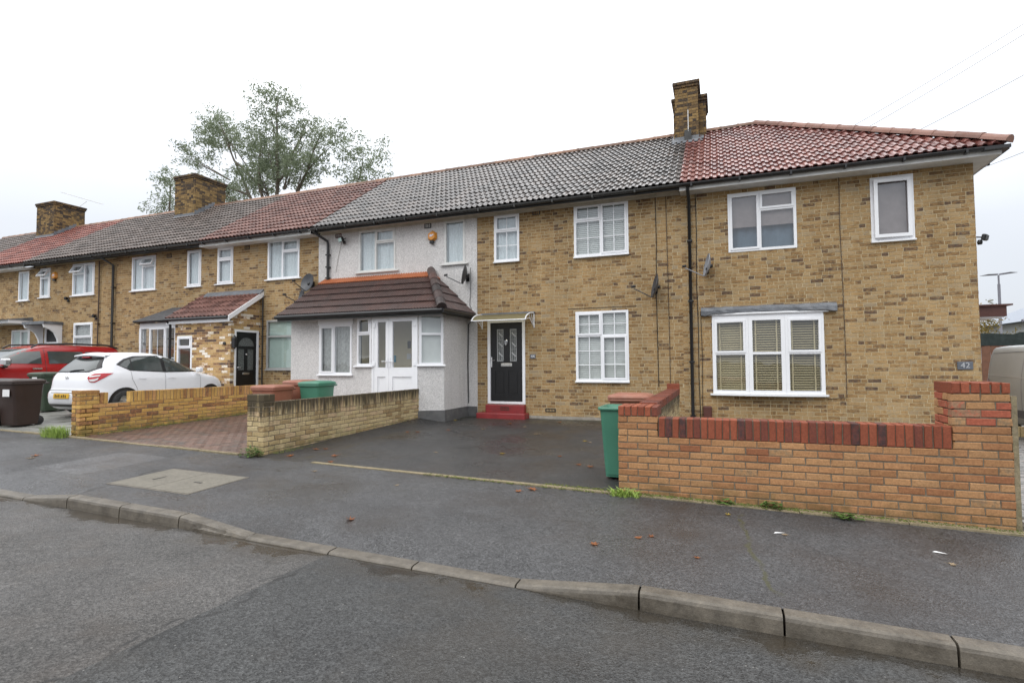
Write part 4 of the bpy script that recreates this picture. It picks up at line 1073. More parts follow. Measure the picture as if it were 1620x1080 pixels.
# ================================================================== house with the black door
def house_middle():
    X0, X1 = -5.74, -.75
    door = (-5.455, -4.455, .50, 2.585)
    H = [(-5.265, -4.59, 4.045, 5.235), (-3.195, -1.91, 4.005, 5.255), (-3.18, -1.94, 1.07, 2.705), door]
    h = house('terraced house with a black front door, grey tiled roof and number 44 sign', X0, X1, H, 'tile_grey', 'cream', loc_z=.165, zb=.05, zmin=.3)
    window(h, *H[0], [(0, 1, .66, 1, True, (2, 1)), (0, 1, 0, .66, False, (2, 2))], behind=('net', 'net'), sill=.01)
    window(h, *H[1], [(0, .5, .70, 1, True, (2, 1)), (0, .5, 0, .70, False, (2, 2)), (.5, 1, 0, 1, True, (2, 3))], behind=('venetian', 'blind_white', .045), sill=.01)
    window(h, *H[2], [(0, .5, .66, 1, True, (2, 2)), (.5, 1, .66, 1, False, (2, 2)), (0, .5, 0, .66, False, (2, 3)), (.5, 1, 0, .66, True, (2, 3))], behind=('venetian', 'blind_white', .042, .03), sill=.01)
    # concrete lintel line over the lower window
    MB().box(-3.36, -1.75, -.004, .002, 2.775, 2.79).build('lintel_edge', 'gutter_grey', h)
    # door
    x0, x1, z0, z1 = door
    leaf = MB()
    lx0, lx1, lz0, lz1 = x0 + .075, x1 - .075, z0 + .06, z1 - .075
    c = (lx0 + lx1) / 2
    gl = [(lx0 + .15, c - .075, lz0 + .98, lz1 - .15), (c + .075, lx1 - .15, lz0 + .98, lz1 - .15)]
    lp = [(lx0 + .12, c - .05, lz0 + .18, lz0 + .76), (c + .05, lx1 - .12, lz0 + .18, lz0 + .76)]
    leaf.holes(lx0, lx1, lz0, lz1, gl + lp, .018, .055)
    for a, b, p, q in lp:
        leaf.holes(a, b, p, q, [(a + .03, b - .03, p + .03, q - .03)], .03, .022, 0, .5, False)
        leaf.face([(a + .03, .022, p + .03), (b - .03, .022, p + .03), (b - .03, .022, q - .03), (a + .03, .022, q - .03)])
    d = leaf.build('door', 'door_black', h)
    MB().holes(x0, x1, z0, z1, [(lx0 - .004, lx1 + .004, lz0 - .004, lz1 + .004)], -.02, .07).build('door_frame', 'upvc', d)
    for a, b, p, q in gl:
        MB().face([(0, 0, 0)] * 3) if False else None
        g = MB(); g.face([(a, .04, p), (b, .04, p), (b, .04, q), (a, .04, q)]); g.build('pane', 'flood_pane', d)
        m = MB(); w = .008
        m.holes(a + .015, b - .015, p + .015, q - .015, [(a + .03, b - .03, p + .03, q - .03)], .028, .038)
        for k in range(3):
            zc = p + (q - p) * (.2 + .3 * k); e = .055
            for (s1, s2) in ((1, 1), (1, -1)):
                A = Vector(((a + b) / 2 - .05, .03, zc + s1 * e)); B = Vector(((a + b) / 2 + .05, .03, zc + s1 * e - .10))
                dd = Vector((.022, 0, .022)) if s2 > 0 else Vector((.009, 0, .009))
                if s2 > 0: m.mesh([A, A + dd, B + dd, B], [(0, 1, 2, 3)])
            m.box(a + .03, b - .03, .028, .036, zc - .11, zc - .105)
        for xx in (a + (b - a) * .36, a + (b - a) * .66): m.box(xx - .003, xx + .003, .028, .036, p + .03, q - .03)
        m.build('lead_came', 'silver_print', d)
    MB().cbox(c - .15, c + .15, -.002, .02, lz0 + .86, lz0 + .94, .008).build('letterbox', 'steel', d)
    kn = MB(); kn.lathe([(.0, -.012), (.03, -.012), (.036, 0), (.03, .012)], (c, .008, lz0 + 1.5), 14, 'y'); kn.tube([(c - .028, -.012, lz0 + 1.5), (c - .02, -.02, lz0 + 1.41), (c, -.024, lz0 + 1.385), (c + .02, -.02, lz0 + 1.41), (c + .028, -.012, lz0 + 1.5)], .008, 6)
    kn.build('knocker', 'chrome', d)
    hd = MB(); hd.cbox(lx0 + .005, lx0 + .04, -.006, .018, lz0 + .84, lz0 + 1.1, .006); hd.tube([(lx0 + .022, -.005, lz0 + 1.02), (lx0 + .022, -.05, lz0 + 1.02), (lx0 + .13, -.05, lz0 + 1.015)], .009, 6); hd.build('handle', 'chrome', d)
    # red painted steps
    st = MB(); st.cbox(-5.46, -4.44, -.16, -.005, .20, .485, .012); st.cbox(-5.63, -4.36, -.34, -.004, .0, .29, .015)
    sp = st.build('doorstep', 'redpaint', h)
    ab = MB().holes(-5.05, -4.83, .355, .44, [(-5.03 + i * .045, -5.0 + i * .045, .37, .425) for i in range(4)], -.172, -.155); ab.build('air_brick', 'brownpaint', sp)
    # canopy over the door
    cp = MB(); n = 10; xs0, xs1 = -5.62, -4.20; prof = []
    for i in range(n + 1):
        t = i / n; a = t * PI * .42
        prof.append((-.02 - .62 * math.sin(a) / math.sin(PI * .42), 2.715 - .19 * (1 - math.cos(a)) / (1 - math.cos(PI * .42))))
    cp.mesh([(x, p[0], p[1]) for p in prof for x in (xs0, xs1)], [(2 * i, 2 * i + 1, 2 * i + 3, 2 * i + 2) for i in range(n)], 0, .5, True)
    cm = cp.build('door_canopy', 'canopy', h)
    for x in (xs0 + .02, xs1 - .02):
        br = MB(); br.tube([(x, p[0], p[1] + .006) for p in prof], .016, 6)
        br.tube([(x, -.012, 2.70), (x, -.012, 2.36)], .018, 6)
        br.tube([(x, -.015, 2.38), (x, -.14, 2.47), (x, -.34, 2.57), (x, -.60, 2.545)], .012, 6)
        for (ya, za, yb, zb) in ((-.1, 2.44, -.2, 2.68), (-.22, 2.5, -.36, 2.655), (-.03, 2.55, -.14, 2.6)): br.tube([(x, ya, za), (x, yb, zb)], .008, 5)
        br.build('bracket', 'upvc', cm)
    fb = MB(); fb.tube([(xs0, prof[-1][0], prof[-1][1]), (xs1, prof[-1][0], prof[-1][1])], .014, 6); fb.build('front_bar', 'upvc', cm)
    MB().box(xs0, xs1, -.04, -.003, 2.715, 2.76).build('wall_bar', 'lead', cm)
    # number 44
    sg = MB().cbox(-4.325, -4.185, -.018, -.0035, 1.61, 1.715, .005).build('number_sign', 'slate_sign', h)
    text_mb('44', .10, Matrix.Translation((-4.255, -.022, 1.663)) @ FACE_NEGY).build('numerals', 'white_print', sg)
    air_vent(h, -3.82, .37, .26, .085, 'black_plastic'); air_vent(h, -4.14, 5.19, .2, .12)
    cable(h, [(-1.30, -.014, 5.25), (-1.29, -.014, 4.2), (-1.31, -.014, 3.2), (-1.30, -.014, 2.0), (-1.29, -.014, .95)], .008, 'cable')
    cable(h, [(-1.07, -.014, 5.25), (-1.06, -.014, 4.2), (-1.05, -.014, 3.2), (-1.04, -.014, 2.0), (-1.04, -.014, .8)], .007, 'rust_cable')
    # rendered plinth
    MB().box(X0 + .02, X1 - .02, -.022, -.003, -.1, .235).build('plinth', 'concrete', h)
    return h
t_ = NT('obscure_door_glass'); MT['flood_pane'] = t_.done(t_.ramp(t_.noise(40, 3), [(0.3, (0.05, 0.055, 0.055)), (0.7, (0.17, 0.18, 0.175))]), 0.12)
house_middle()

# ================================================================== rendered house with the lean-to porch
def house_rendered():
    X0, X1 = -10.78, -5.74
    H = [(-9.375, -8.17, 4.05, 5.225), (-6.675, -6.08, 4.085, 5.225)]
    h = house('pebbledashed grey house with a dark tiled lean-to porch and white double doors', X0 + .08, X1, H, 'tile_grey', 'cream', wall='render', loc_z=.2, zb=.1, parts_t=235)
    window(h, *H[0], [(0, .46, 0, 1, False, None), (.46, 1, .70, 1, True, None), (.46, 1, 0, .70, False, None)], behind=('net', 'net'), sill=.1, y=-.015, sill_mat='upvc_dull', frame='upvc_dull')
    window(h, *H[1], [(0, 1, 0, 1, False, None)], behind=('net', 'net'), sill=.1, y=-.015, frame='upvc_dull')
    air_vent(h, -7.17, 5.16, .2, .14, 'black_plastic', -.03); air_vent(h, -10.08, 5.16, .2, .12, 'brownpaint', -.03)
    # porch walls
    A = [(-10.45, 0), (-10.45, -1.40), (-8.40, -1.40), (-7.78, -1.60), (-6.52, -1.60), (-6.02, -1.25), (-6.02, 0)]
    hl = {1: [(.92, 1.93, 1.245, 2.50)], 2: [(.06, .62, 1.46, 2.66)], 3: [(.0, 1.26, .30, 2.68)], 4: [(.03, .585, 1.47, 2.66)]}
    pw = MB(); pl = MB(); pl2 = MB()
    for i in range(6):
        m = frame2(A[i], A[i + 1]); ln = math.hypot(A[i + 1][0] - A[i][0], A[i + 1][1] - A[i][1])
        q = MB().holes(0, ln, .0, 2.76, hl.get(i, []), 0, .1, 0, .5, False).xf(m); pw.mesh(q.v, q.f)
        if i != 3:
            q = MB().box(-.02, ln + .02, -.03, -.002, -.1, .42).xf(m); (pl if i < 3 else pl2).mesh(q.v, q.f)
    pw.face([(-10.45, 0, 2.75), (-10.45, -1.4, 2.75), (-8.4, -1.4, 2.75), (-7.78, -1.6, 2.75), (-6.52, -1.6, 2.75), (-6.02, -1.25, 2.75), (-6.02, 0, 2.75)])
    P = pw.build('porch', 'render', h); pl.build('plinth', 'plinth', P); pl2.build('plinth', 'plinth', P)
    q = MB(); q.face([(X1 - .27, -.022, .42), (X1, -.022, .42), (X1, -.022, -.1), (X1 - .27, -.022, -.1)]); q.build('plinth', 'plinth', h)
    inn = MB(); inn.face([(-8.3, -.62, .2), (-6.1, -.62, .2), (-6.1, -.62, 2.7), (-8.3, -.62, 2.7)]); inn.face([(-8.3, -.62, .2), (-8.3, -1.3, .2), (-8.3, -1.3, 2.7), (-8.3, -.62, 2.7)]); iw = inn.build('inner_wall', 'porch_paint', P)
    for (a, b, c_, d_, mt) in ((-7.42, -7.30, 1.62, 1.76, 'white_print'), (-7.40, -7.31, 1.9, 2.08, 'gutter_grey'), (-6.88, -6.74, 1.95, 2.12, 'white_print'), (-6.92, -6.72, 1.85, 1.93, 'net'), (-7.95, -7.75, 1.55, 1.72, 'blue_note')):
        MB().box(a, b, -.64, -.625, c_, d_).build('notice', mt, iw)
    m = frame2(A[1], A[2])
    window(h, .92, 1.93, 1.245, 2.50, [(0, .45, 0, 1, True, None), (.45, 1, 0, 1, False, None)], m, ('net', 'net_grey'), sill=.04)
    MB().box(.90, 1.97, -.03, -.002, 2.50, 2.74).xf(m).build('fascia_board', 'upvc', P)
    m = frame2(A[2], A[3])
    window(h, .06, .62, 1.46, 2.66, [(0, 1, .66, 1, True, None), (0, 1, 0, .66, False, None)], m, None, sill=.09)
    m = frame2(A[4], A[5])
    window(h, .03, .585, 1.47, 2.66, [(0, 1, .62, 1, False, None), (0, 1, 0, .62, False, None)], m, ('roller', 'blind_white', .03), sill=.05)
    # double doors: narrow and wide leaf
    m = frame2(A[3], A[4])
    fr = MB().holes(0, 1.26, .28, 2.70, [(.06, 1.20, .33, 2.60)], -.02, .07).xf(m).build('door_frame', 'upvc', h)
    for (a, b, kp) in ((.065, .475, 0), (.48, 1.195, 1)):
        gl = (a + .10, b - .085, 1.42, 2.50); lp = (a + .10, b - .085, .45, 1.20)
        d = MB().holes(a, b, .335, 2.595, [gl, lp], -.012, .05)
        d.face([(lp[0], .012, lp[2]), (lp[1], .012, lp[2]), (lp[1], .012, lp[3]), (lp[0], .012, lp[3])])
        d.holes(lp[0] + .01, lp[1] - .01, lp[2] + .01, lp[3] - .01, [(lp[0] + .03, lp[1] - .03, lp[2] + .03, lp[3] - .03)], .004, .012)
        d = d.xf(m).build('door', 'upvc', h)
        g = MB(); g.face([(gl[0], .02, gl[2]), (gl[1], .02, gl[2]), (gl[1], .02, gl[3]), (gl[0], .02, gl[3])]); g.xf(m).build('pane', 'glass', d)
        hx = b - .035 if kp == 0 else a + .035; sgn = -1 if kp == 0 else 1
        q = MB(); q.cbox(hx - .018, hx + .018, -.026, -.012, 1.42, 1.66, .005); q.tube([(hx, -.025, 1.56), (hx, -.06, 1.56), (hx + sgn * .13, -.06, 1.56)], .01, 6)
        q.xf(m).build('handle', 'upvc', d)
        q = MB(); xe = a + .004 if kp == 0 else b - .004
        for z in (1.5, 2.42): q.cbox(xe - .035, xe + .035, -.032, -.013, z - .05, z + .05, .006)
        q.xf(m).build('hinge', 'upvc', d)
    # things seen through the glass: little notices on the inner wall
    # lean-to roof
    ex0, ex1, ey, ez = -10.56, -5.80, -1.78, 2.735; rise = 3.93 - ez; sl = math.atan(rise / -ey); ln = math.hypot(rise, ey)
    hx = -7.08
    hd = Vector((ex1 - hx, ey, 0)); no = Vector((-hd.y, hd.x, 0)).normalized()
    if no.x < 0: no = -no
    co = Vector((ex1, ey, ez))
    rf = MB(); rf.face([(ex0, ey + .03, ez - .02), (ex1 - .03, ey + .03, ez - .02), (hx, 0, 3.91), (ex0, 0, 3.91)]); rf.face([(ex1 - .03, ey + .03, ez - .02), (ex1 - .03, 0, ez - .02), (hx, 0, 3.91)])
    rf.face([(ex0, ey + .03, ez - .02), (ex0, 0, 3.91), (ex0, 0, ez - .02)])
    rp = rf.build('porch_roof', 'gutter_grey', P) if False else rf.build('porch_roof', 'gutter_grey', h)
    tiled_slope(h, ex0, ex0 + .3 * 16, ey, ez, sl, ln, 6, .30, 'tile_porch', 120, 'rib', clips=[(co, no)], topmat='tile_orange', name='porch_tile')
    s2 = math.atan(rise / (ex1 - hx))
    tiled_slope(h, ey, 0, -ex1, ez, s2, math.hypot(rise, ex1 - hx), 5, .297, 'tile_porch', 40, 'rib', clips=[(co, -no)], ang=PI / 2, topmat='tile_orange', name='porch_tile')
    half_round(h, (ex1 + .01, ey - .01, ez + .03), (hx, .0, 3.96), .115, 'tile_porch', .45, 'hip_tile')
    g = MB(); r = .05
    for (p0, p1) in (((ex0 - .02, ey - .04, ez - .035), (ex1 + .05, ey - .04, ez - .035)), ((ex1 + .045, ey - .06, ez - .04), (ex1 + .045, -.02, ez - .04))):
        g.tube([p0, p1], r, 8)
    g.build('gutter', 'black_plastic', h)
    MB().box(ex0, ex1 + .01, ey + .01, ey + .03, ez - .13, ez - .01).build('fascia', 'gutter_grey', h)
    MB().box(ex1 - .02, ex1, ey + .03, -.02, ez - .13, ez - .01).build('fascia', 'gutter_grey', h)
    sf = MB(); sf.face([(ex0, ey + .03, ez - .06), (ex1, ey + .03, ez - .06), (ex1, 0, ez - .06), (ex0, 0, ez - .06)]); sf.build('soffit', 'gutter_grey', h)
    # pipes
    downpipe(h, [(-10.62, -.40, 5.28), (-10.60, -.36, 5.2), (-10.42, -.08, 5.02), (-10.40, -.075, 4.9), (-10.40, -.075, 3.92)], .038)
    cable(h, [(ex1 + .03, -.05, ez - .05), (-5.98, -.022, 2.5), (-6.0, -.022, 1.5), (-5.985, -.022, .5)], .014, 'gutter_grey')
    cable(h, [(-5.92, -.03, 3.95), (-5.91, -.03, 3.4), (-5.94, -.03, 3.0), (-5.86, -.04, 2.8)], .006)
    cable(h, [(-9.95, -.03, 5.0), (-10.08, -.03, 4.5), (-10.15, -.03, 4.1)], .004, 'rust_cable')
    MB().box(X0 + .0, X0 + .09, -.016, -.002, .1, 5.25).build('party_strip', 'render', h)
    return h
house_rendered()

# ================================================================== house with the reclaimed brick porch
def house_brick_porch():
    X0, X1 = -15.15, -10.78
    low = (-12.72, -11.45, 1.36, 2.84)
    H = [(-12.71, -11.495, 4.06, 5.245), (-14.78, -14.12, 4.05, 5.20), low]
    h = house('terraced house with a reclaimed brick porch under a small red tiled roof', X0, X1, H, 'tile_brown', 'white', loc_z=.4, zb=.3, zmin=2.9, parts_t=240)
    window(h, *H[0], [(0, .47, 0, 1, False, None), (.47, 1, .70, 1, True, None), (.47, 1, 0, .70, False, None)], behind=('net', 'net'), sill=.08)
    window(h, *H[1], [(0, 1, .70, 1, True, None), (0, 1, 0, .70, True, None)], behind=('net', 'net'), sill=.08)
    window(h, *low, [(0, 1, .68, 1, False, None), (0, 1, 0, .68, False, None)], behind=('vertical', 'blind_green'), frame='grey_frame', sill=.02)
    air_vent(h, -13.55, 5.12, .2, .13, 'black_plastic')
    # porch
    px0, px1, py = -15.22, -12.98, -1.05
    w = (px0 + .10, px0 + .72, 1.30, 2.37); dr = (.13, .99, .40, 2.52)
    c = MB(); c.holes(px0, px1, .2, 2.86, [w], py + .006, py + .1, 0, .5, False)
    m = frame2((px1, py), (px1, 0))
    q = MB().holes(0, 1.05, .2, 2.86, [dr], .006, .1, 0, .5, False).xf(m); c.mesh(q.v, q.f)
    c.face([(px1 - .006, py, 2.86), (px1 - .006, 0, 2.86), (px1 - .006, 0, 3.60)])
    c.face([(px0, py, .2), (px0, 0, .2), (px0, 0, 3.5), (px0, py, 2.86)])
    P = c.build('porch', 'mortar', h)
    place_bricks(P, (0, py), 0, lay(px0, px1, .3, 34, 'stretcher', cuts=[w]), .012, 'reclaimed', 'flat', 150, zmin=1.1, name='brick')
    gab = lambda u, z: z > 2.86 + u * .70 - .03
    place_bricks(P, (px1, py), PI / 2, lay(0, 1.05, .3, 43, 'stretcher', cuts=[dr], hole=gab), .012, 'reclaimed', 'flat', 80, zmin=1.1, name='brick')
    window(h, *w, [(0, 1, .70, 1, True, None), (0, 1, 0, .70, False, None)], Matrix.Translation((0, py, 0)), None, sill=0)
    # door in the right flank
    d = MB(); a, b, z0, z1 = dr; a2, b2, y0, y1 = a + .06, b - .06, z0 + .05, z1 - .06
    cc = (a2 + b2) / 2
    gl = [(a2 + .09, cc - .05, y0 + .9, y0 + 1.52), (cc + .05, b2 - .09, y0 + .9, y0 + 1.52)]
    d.holes(a2, b2, y0, y1, gl, .02, .06)
    d = d.xf(m).build('door', 'door_black', h)
    MB().holes(a, b, z0, z1, [(a2 - .004, b2 + .004, y0 - .004, y1 + .004)], -.015, .07).xf(m).build('door_frame', 'upvc', d)
    for (p, q_, r, s) in gl:
        g = MB(); g.face([(p, .04, r), (q_, .04, r), (q_, .04, s), (p, .04, s)]); g.xf(m).build('pane', 'flood_pane', d)
    fan = MB(); n = 10; rr = (b2 - a2) / 2 - .09
    fan.face([(cc + rr * math.cos(PI * i / n), .017, y0 + 1.6 + .9 * rr * math.sin(PI * i / n)) for i in range(n + 1)]); fan.xf(m).build('fan_pane', 'flood_pane', d)
    MB().cbox(cc - .12, cc + .12, .004, .02, y0 + .77, y0 + .83, .006).xf(m).build('letterbox', 'steel', d)
    q = MB(); q.lathe([(.0, -.02), (.025, -.02), (.03, 0), (.025, .012)], (cc, .012, y0 + 1.36), 12, 'y'); q.xf(m).build('knocker', 'chrome', d)
    q = MB(); q.tube([(a2 + .04, .015, y0 + .98), (a2 + .04, -.03, y0 + .98), (a2 + .15, -.03, y0 + .98)], .01, 6); q.xf(m).build('handle', 'chrome', d)
    # roof of the porch
    ey, ez = -1.22, 2.88; rise = 3.70 - ez; sl = math.atan(rise / -ey); rx0, rx1 = -15.42, -12.88
    r = MB(); r.face([(rx0, ey, ez - .02), (rx1, ey, ez - .02), (rx1, 0, 3.68), (rx0, 0, 3.68)]); r.build('porch_roof', 'gutter_grey', h)
    tiled_slope(h, rx0, rx1, ey, ez, sl, math.hypot(rise, ey), 5, .30, 'tile_brown', 60, name='porch_tile')
    bb = MB(); n2 = [(ey - .02, ez - .12), (ey - .02, ez + .02), (0, 3.72), (0, 3.57)]
    bb.prism(n2, rx1 - .0, rx1 + .035, 'x'); bb.box(rx0, rx1, ey + .03, ey + .05, ez - .15, ez - .02); bb.box(rx0, rx1 - .01, ey + .051, py - .002, ez - .15, ez - .13)
    bb.build('bargeboard', 'upvc', h)
    MB().tube([(rx0, ey - .03, ez - .03), (rx1, ey - .03, ez - .03)], .045, 8).build('gutter', 'black_plastic', h)
    l = MB(); l.prism([(-.16, 3.645), (-.004, 3.80), (-.004, 3.70)], rx0 + .2, rx1 + .03, 'x'); l.build('lead_flashing', 'lead', h)
    downpipe(h, [(-15.36, -1.22, 2.82), (-15.34, -1.12, 2.7), (-15.34, -1.11, .45)], .034)
    # drain pipe by the low window, lantern and bell
    cable(h, [(-12.86, -.03, 3.6), (-12.86, -.03, .5)], .022, 'gutter_grey')
    ln = MB(); ln.xf(m); ln.cbox(px1 + .005, px1 + .12, py + .02, py + .11, 2.0, 2.28, .012); ln.lathe([(.0, 2.36), (.06, 2.29), (.07, 2.26), (.05, 2.2), (.05, 2.05), (.03, 1.98), (0, 1.95)], (px1 + .07, py + .07, 0), 8)
    ln.build('lantern', 'black_plastic', h)
    MB().lathe([(.0, -.03), (.045, -.03), (.05, 0)], (px1 - .22, py - .003, 2.12), 12, 'y').build('bell', 'black_plastic', h)
    chimney(h, -20.2, -19.05, 2.5, 4.0, 9.05) if False else None
    return h
house_brick_porch()

# ================================================================== houses further left
def house_glazed_porch():
    X0, X1 = -19.6, -15.15
    H = [(-16.12, -15.5, 4.045, 5.225), (-18.78, -17.61, 4.05, 5.21)]
    h = house('terraced house with a white glazed porch and open top window, drab roof', X0, X1, H, 'tile_drab', 'dark', loc_z=.5, zb=.4, parts_b=0, parts_t=0)
    window(h, *H[0], [(0, 1, 0, 1, True, None)], behind=('net', 'net'), sill=.06)
    window(h, *H[1], [(0, .45, 0, 1, False, None), (.45, 1, .72, 1, True, None, .45), (.45, 1, 0, .72, False, None)], behind=('net', 'net'), sill=.06)
    air_vent(h, -16.98, 5.13, .22, .14, 'black_plastic')
    A = [(-17.45, 0), (-17.45, -.45), (-17.0, -.9), (-15.36, -.9), (-15.36, 0)]
    base = MB()
    for p, q in zip(A, A[1:]):
        ln = math.hypot(q[0] - p[0], q[1] - p[1]); b = MB().holes(0, ln, .3, 2.82, [(.02, ln - .02, 1.0, 2.70)], 0, .05, 0, .5, False).xf(frame2(p, q)); base.mesh(b.v, b.f)
    base.face([(p[0], p[1], 2.80) for p in A])
    P = base.build('porch', 'upvc', h)
    for i, (p, q) in enumerate(zip(A[1:], A[2:])):
        ln = math.hypot(q[0] - p[0], q[1] - p[1]); m = frame2(p, q)
        if i == 0: window(h, .02, ln - .02, 1.0, 2.70, [(0, 1, .72, 1, True, None), (0, 1, 0, .72, False, None)], m, None, sill=0)
        elif i == 1:
            window(h, .02, ln - .02, 1.0, 2.70, [(0, .27, .0, 1, False, None), (.27, .74, 0, 1, True, None), (.74, 1, 0, 1, False, None)], m, ('roller', 'blind_white', -.0) if False else None, sill=0)
            cu = MB(); curtain(cu, .06, ln - .06, 1.03, 1.75, .08, 12); cu.xf(m).build('curtain', 'net', P)
    rf = MB(); E = [(-17.62, -.02), (-17.62, -.50), (-17.05, -1.05), (-15.30, -1.05), (-15.30, -.02)]; T = [(-16.7, -.0), (-16.7, -.02), (-16.45, -.25), (-15.8, -.25), (-15.6, 0)]
    for i in range(4): rf.face([(*E[i], 2.9), (*E[i + 1], 2.9), (*T[i + 1], 3.36), (*T[i], 3.36)])
    rf.face([(*t, 3.36) for t in T]); rf.build('porch_roof', 'felt', h)
    g = MB(); g.tube([(*p, 2.87) for p in E], .045, 8); g.build('gutter', 'black_plastic', h)
    # chimney over the left party wall
    chimney(h, -20.15, -19.05, 2.5, 3.9, 9.02)
    downpipe(h, [(-20.25 + .35, -.40, 5.28), (-19.8, -.3, 5.18), (-19.64, -.08, 5.0), (-19.64, -.075, .5)], .04, 'gutter_grey')
def house_left(x0, x1, label, H, specs, tile, soffit, zb):
    h = house(label, x0, x1, H, tile, soffit, loc_z=zb + .1, zb=zb, parts_b=0, parts_t=0)
    for w, s in zip(H, specs):
        if s: window(h, *w, s[0], behind=s[1], sill=.06)
    return h
house_glazed_porch()
def far_houses():
    two = lambda op: [(0, .55, .70, 1, True, None, op), (0, .55, 0, .70, False, None), (.55, 1, 0, 1, True, None)]
    H = [(-21.98, -20.75, 4.05, 5.21), (-23.9, -23.3, 4.08, 5.18), (-21.84, -20.79, 1.5, 3.06), (-23.6, -22.75, .6, 2.95)]
    h = house_left(-24.25, -19.6, 'terraced house with two open top windows and a small bracketed door canopy', H,
        [(two(.5), ('net', 'net')), ([(0, 1, .70, 1, True, None, .6), (0, 1, 0, .70, True, None)], ('net', 'net')),
         ([(0, 1, .68, 1, True, None), (0, 1, 0, .68, False, None)], ('net', 'net_grey')), None], 'tile_drab', 'dark', .45)
    d = MB().holes(-23.6, -22.75, .6, 2.95, [(-23.5, -22.85, .66, 2.3), (-23.5, -22.85, 2.4, 2.88)], .02, .06); d = d.build('door', 'upvc', h)
    MB().box(-23.5, -22.85, .05, .09, .66, 2.88).build('door_leaf', 'door_black', d)
    MB().box(-23.75, -22.45, -.62, -.004, 3.02, 3.12).build('door_canopy', 'lead', h)
    for x in (-23.66, -22.54):
        MB().prism([(-.004, 2.2), (-.004, 3.015), (-.6, 3.015), (-.56, 2.9), (-.4, 2.84), (-.25, 2.72), (-.15, 2.5), (-.10, 2.25)], x - .04, x + .04, 'x').build('bracket', 'upvc', h)
    downpipe(h, [(-20.42, -.06, 5.2), (-20.42, -.05, 4.0), (-20.45, -.05, .6)], .022, 'rust_cable')
    H = [(-25.25, -24.6, 4.02, 5.15), (-28.4, -27.2, 4.05, 5.2), (-25.6, -24.45, .7, 2.9)]
    h = house_left(-29.0, -24.25, 'far terraced house with bright red roof tiles and a white fascia canopy', H,
        [([(0, 1, 0, 1, False, None)], ('net', 'net')), (two(0), ('net', 'net')), ([(0, .5, 0, 1, False, None), (.5, 1, 0, 1, True, None)], ('roller', 'blind_green', .0))], 'tile_red_dry', 'white', .55)
    MB().box(-28.5, -24.3, -.75, -.004, 3.10, 3.22).build('door_canopy', 'upvc', h)
    MB().prism([(-.9, 3.221), (-.004, 3.221), (-.004, 3.36)], -25.2, -24.28, 'x').build('canopy_roof', 'lead', h)
    c = chimney(h, -29.15, -27.85, 2.5, 3.75, 8.95)
    for y in (2.85, 3.3): MB().lathe([(.09, 8.9), (.11, 8.98), (.08, 9.02), (.075, 9.12), (0, 9.13)], (-28.5, y, 0), 10).build('chimney_pot', 'tile_brown', c)
    an = MB(); an.tube([(-28.3, 3.6, 8.9), (-28.0, 3.9, 9.35)], .012, 5); an.tube([(-28.9, 3.3, 9.72), (-27.3, 4.2, 9.2)], .012, 5); an.build('aerial', 'steel', c)
    for i, x0 in enumerate((-33.6, -38.4, -43.2)):
        H = [(x0 + 1, x0 + 1.7, 4.05, 5.2), (x0 + 2.7, x0 + 3.9, 4.05, 5.2), (x0 + 2.7, x0 + 3.9, 1.4, 3.0)]
        lab = ['grey roofed house at the far left edge, beyond the red roofed one', 'last terraced house but one, hidden behind the grey roofed one', 'last terraced house of the row'][i]
        if i == 0:
            house_left(x0, x0 + (4.6 if i == 0 else 4.8), lab, H, [(two(0), ('net', 'net'))] * 3, 'tile_drab', 'dark', .6)
far_houses()

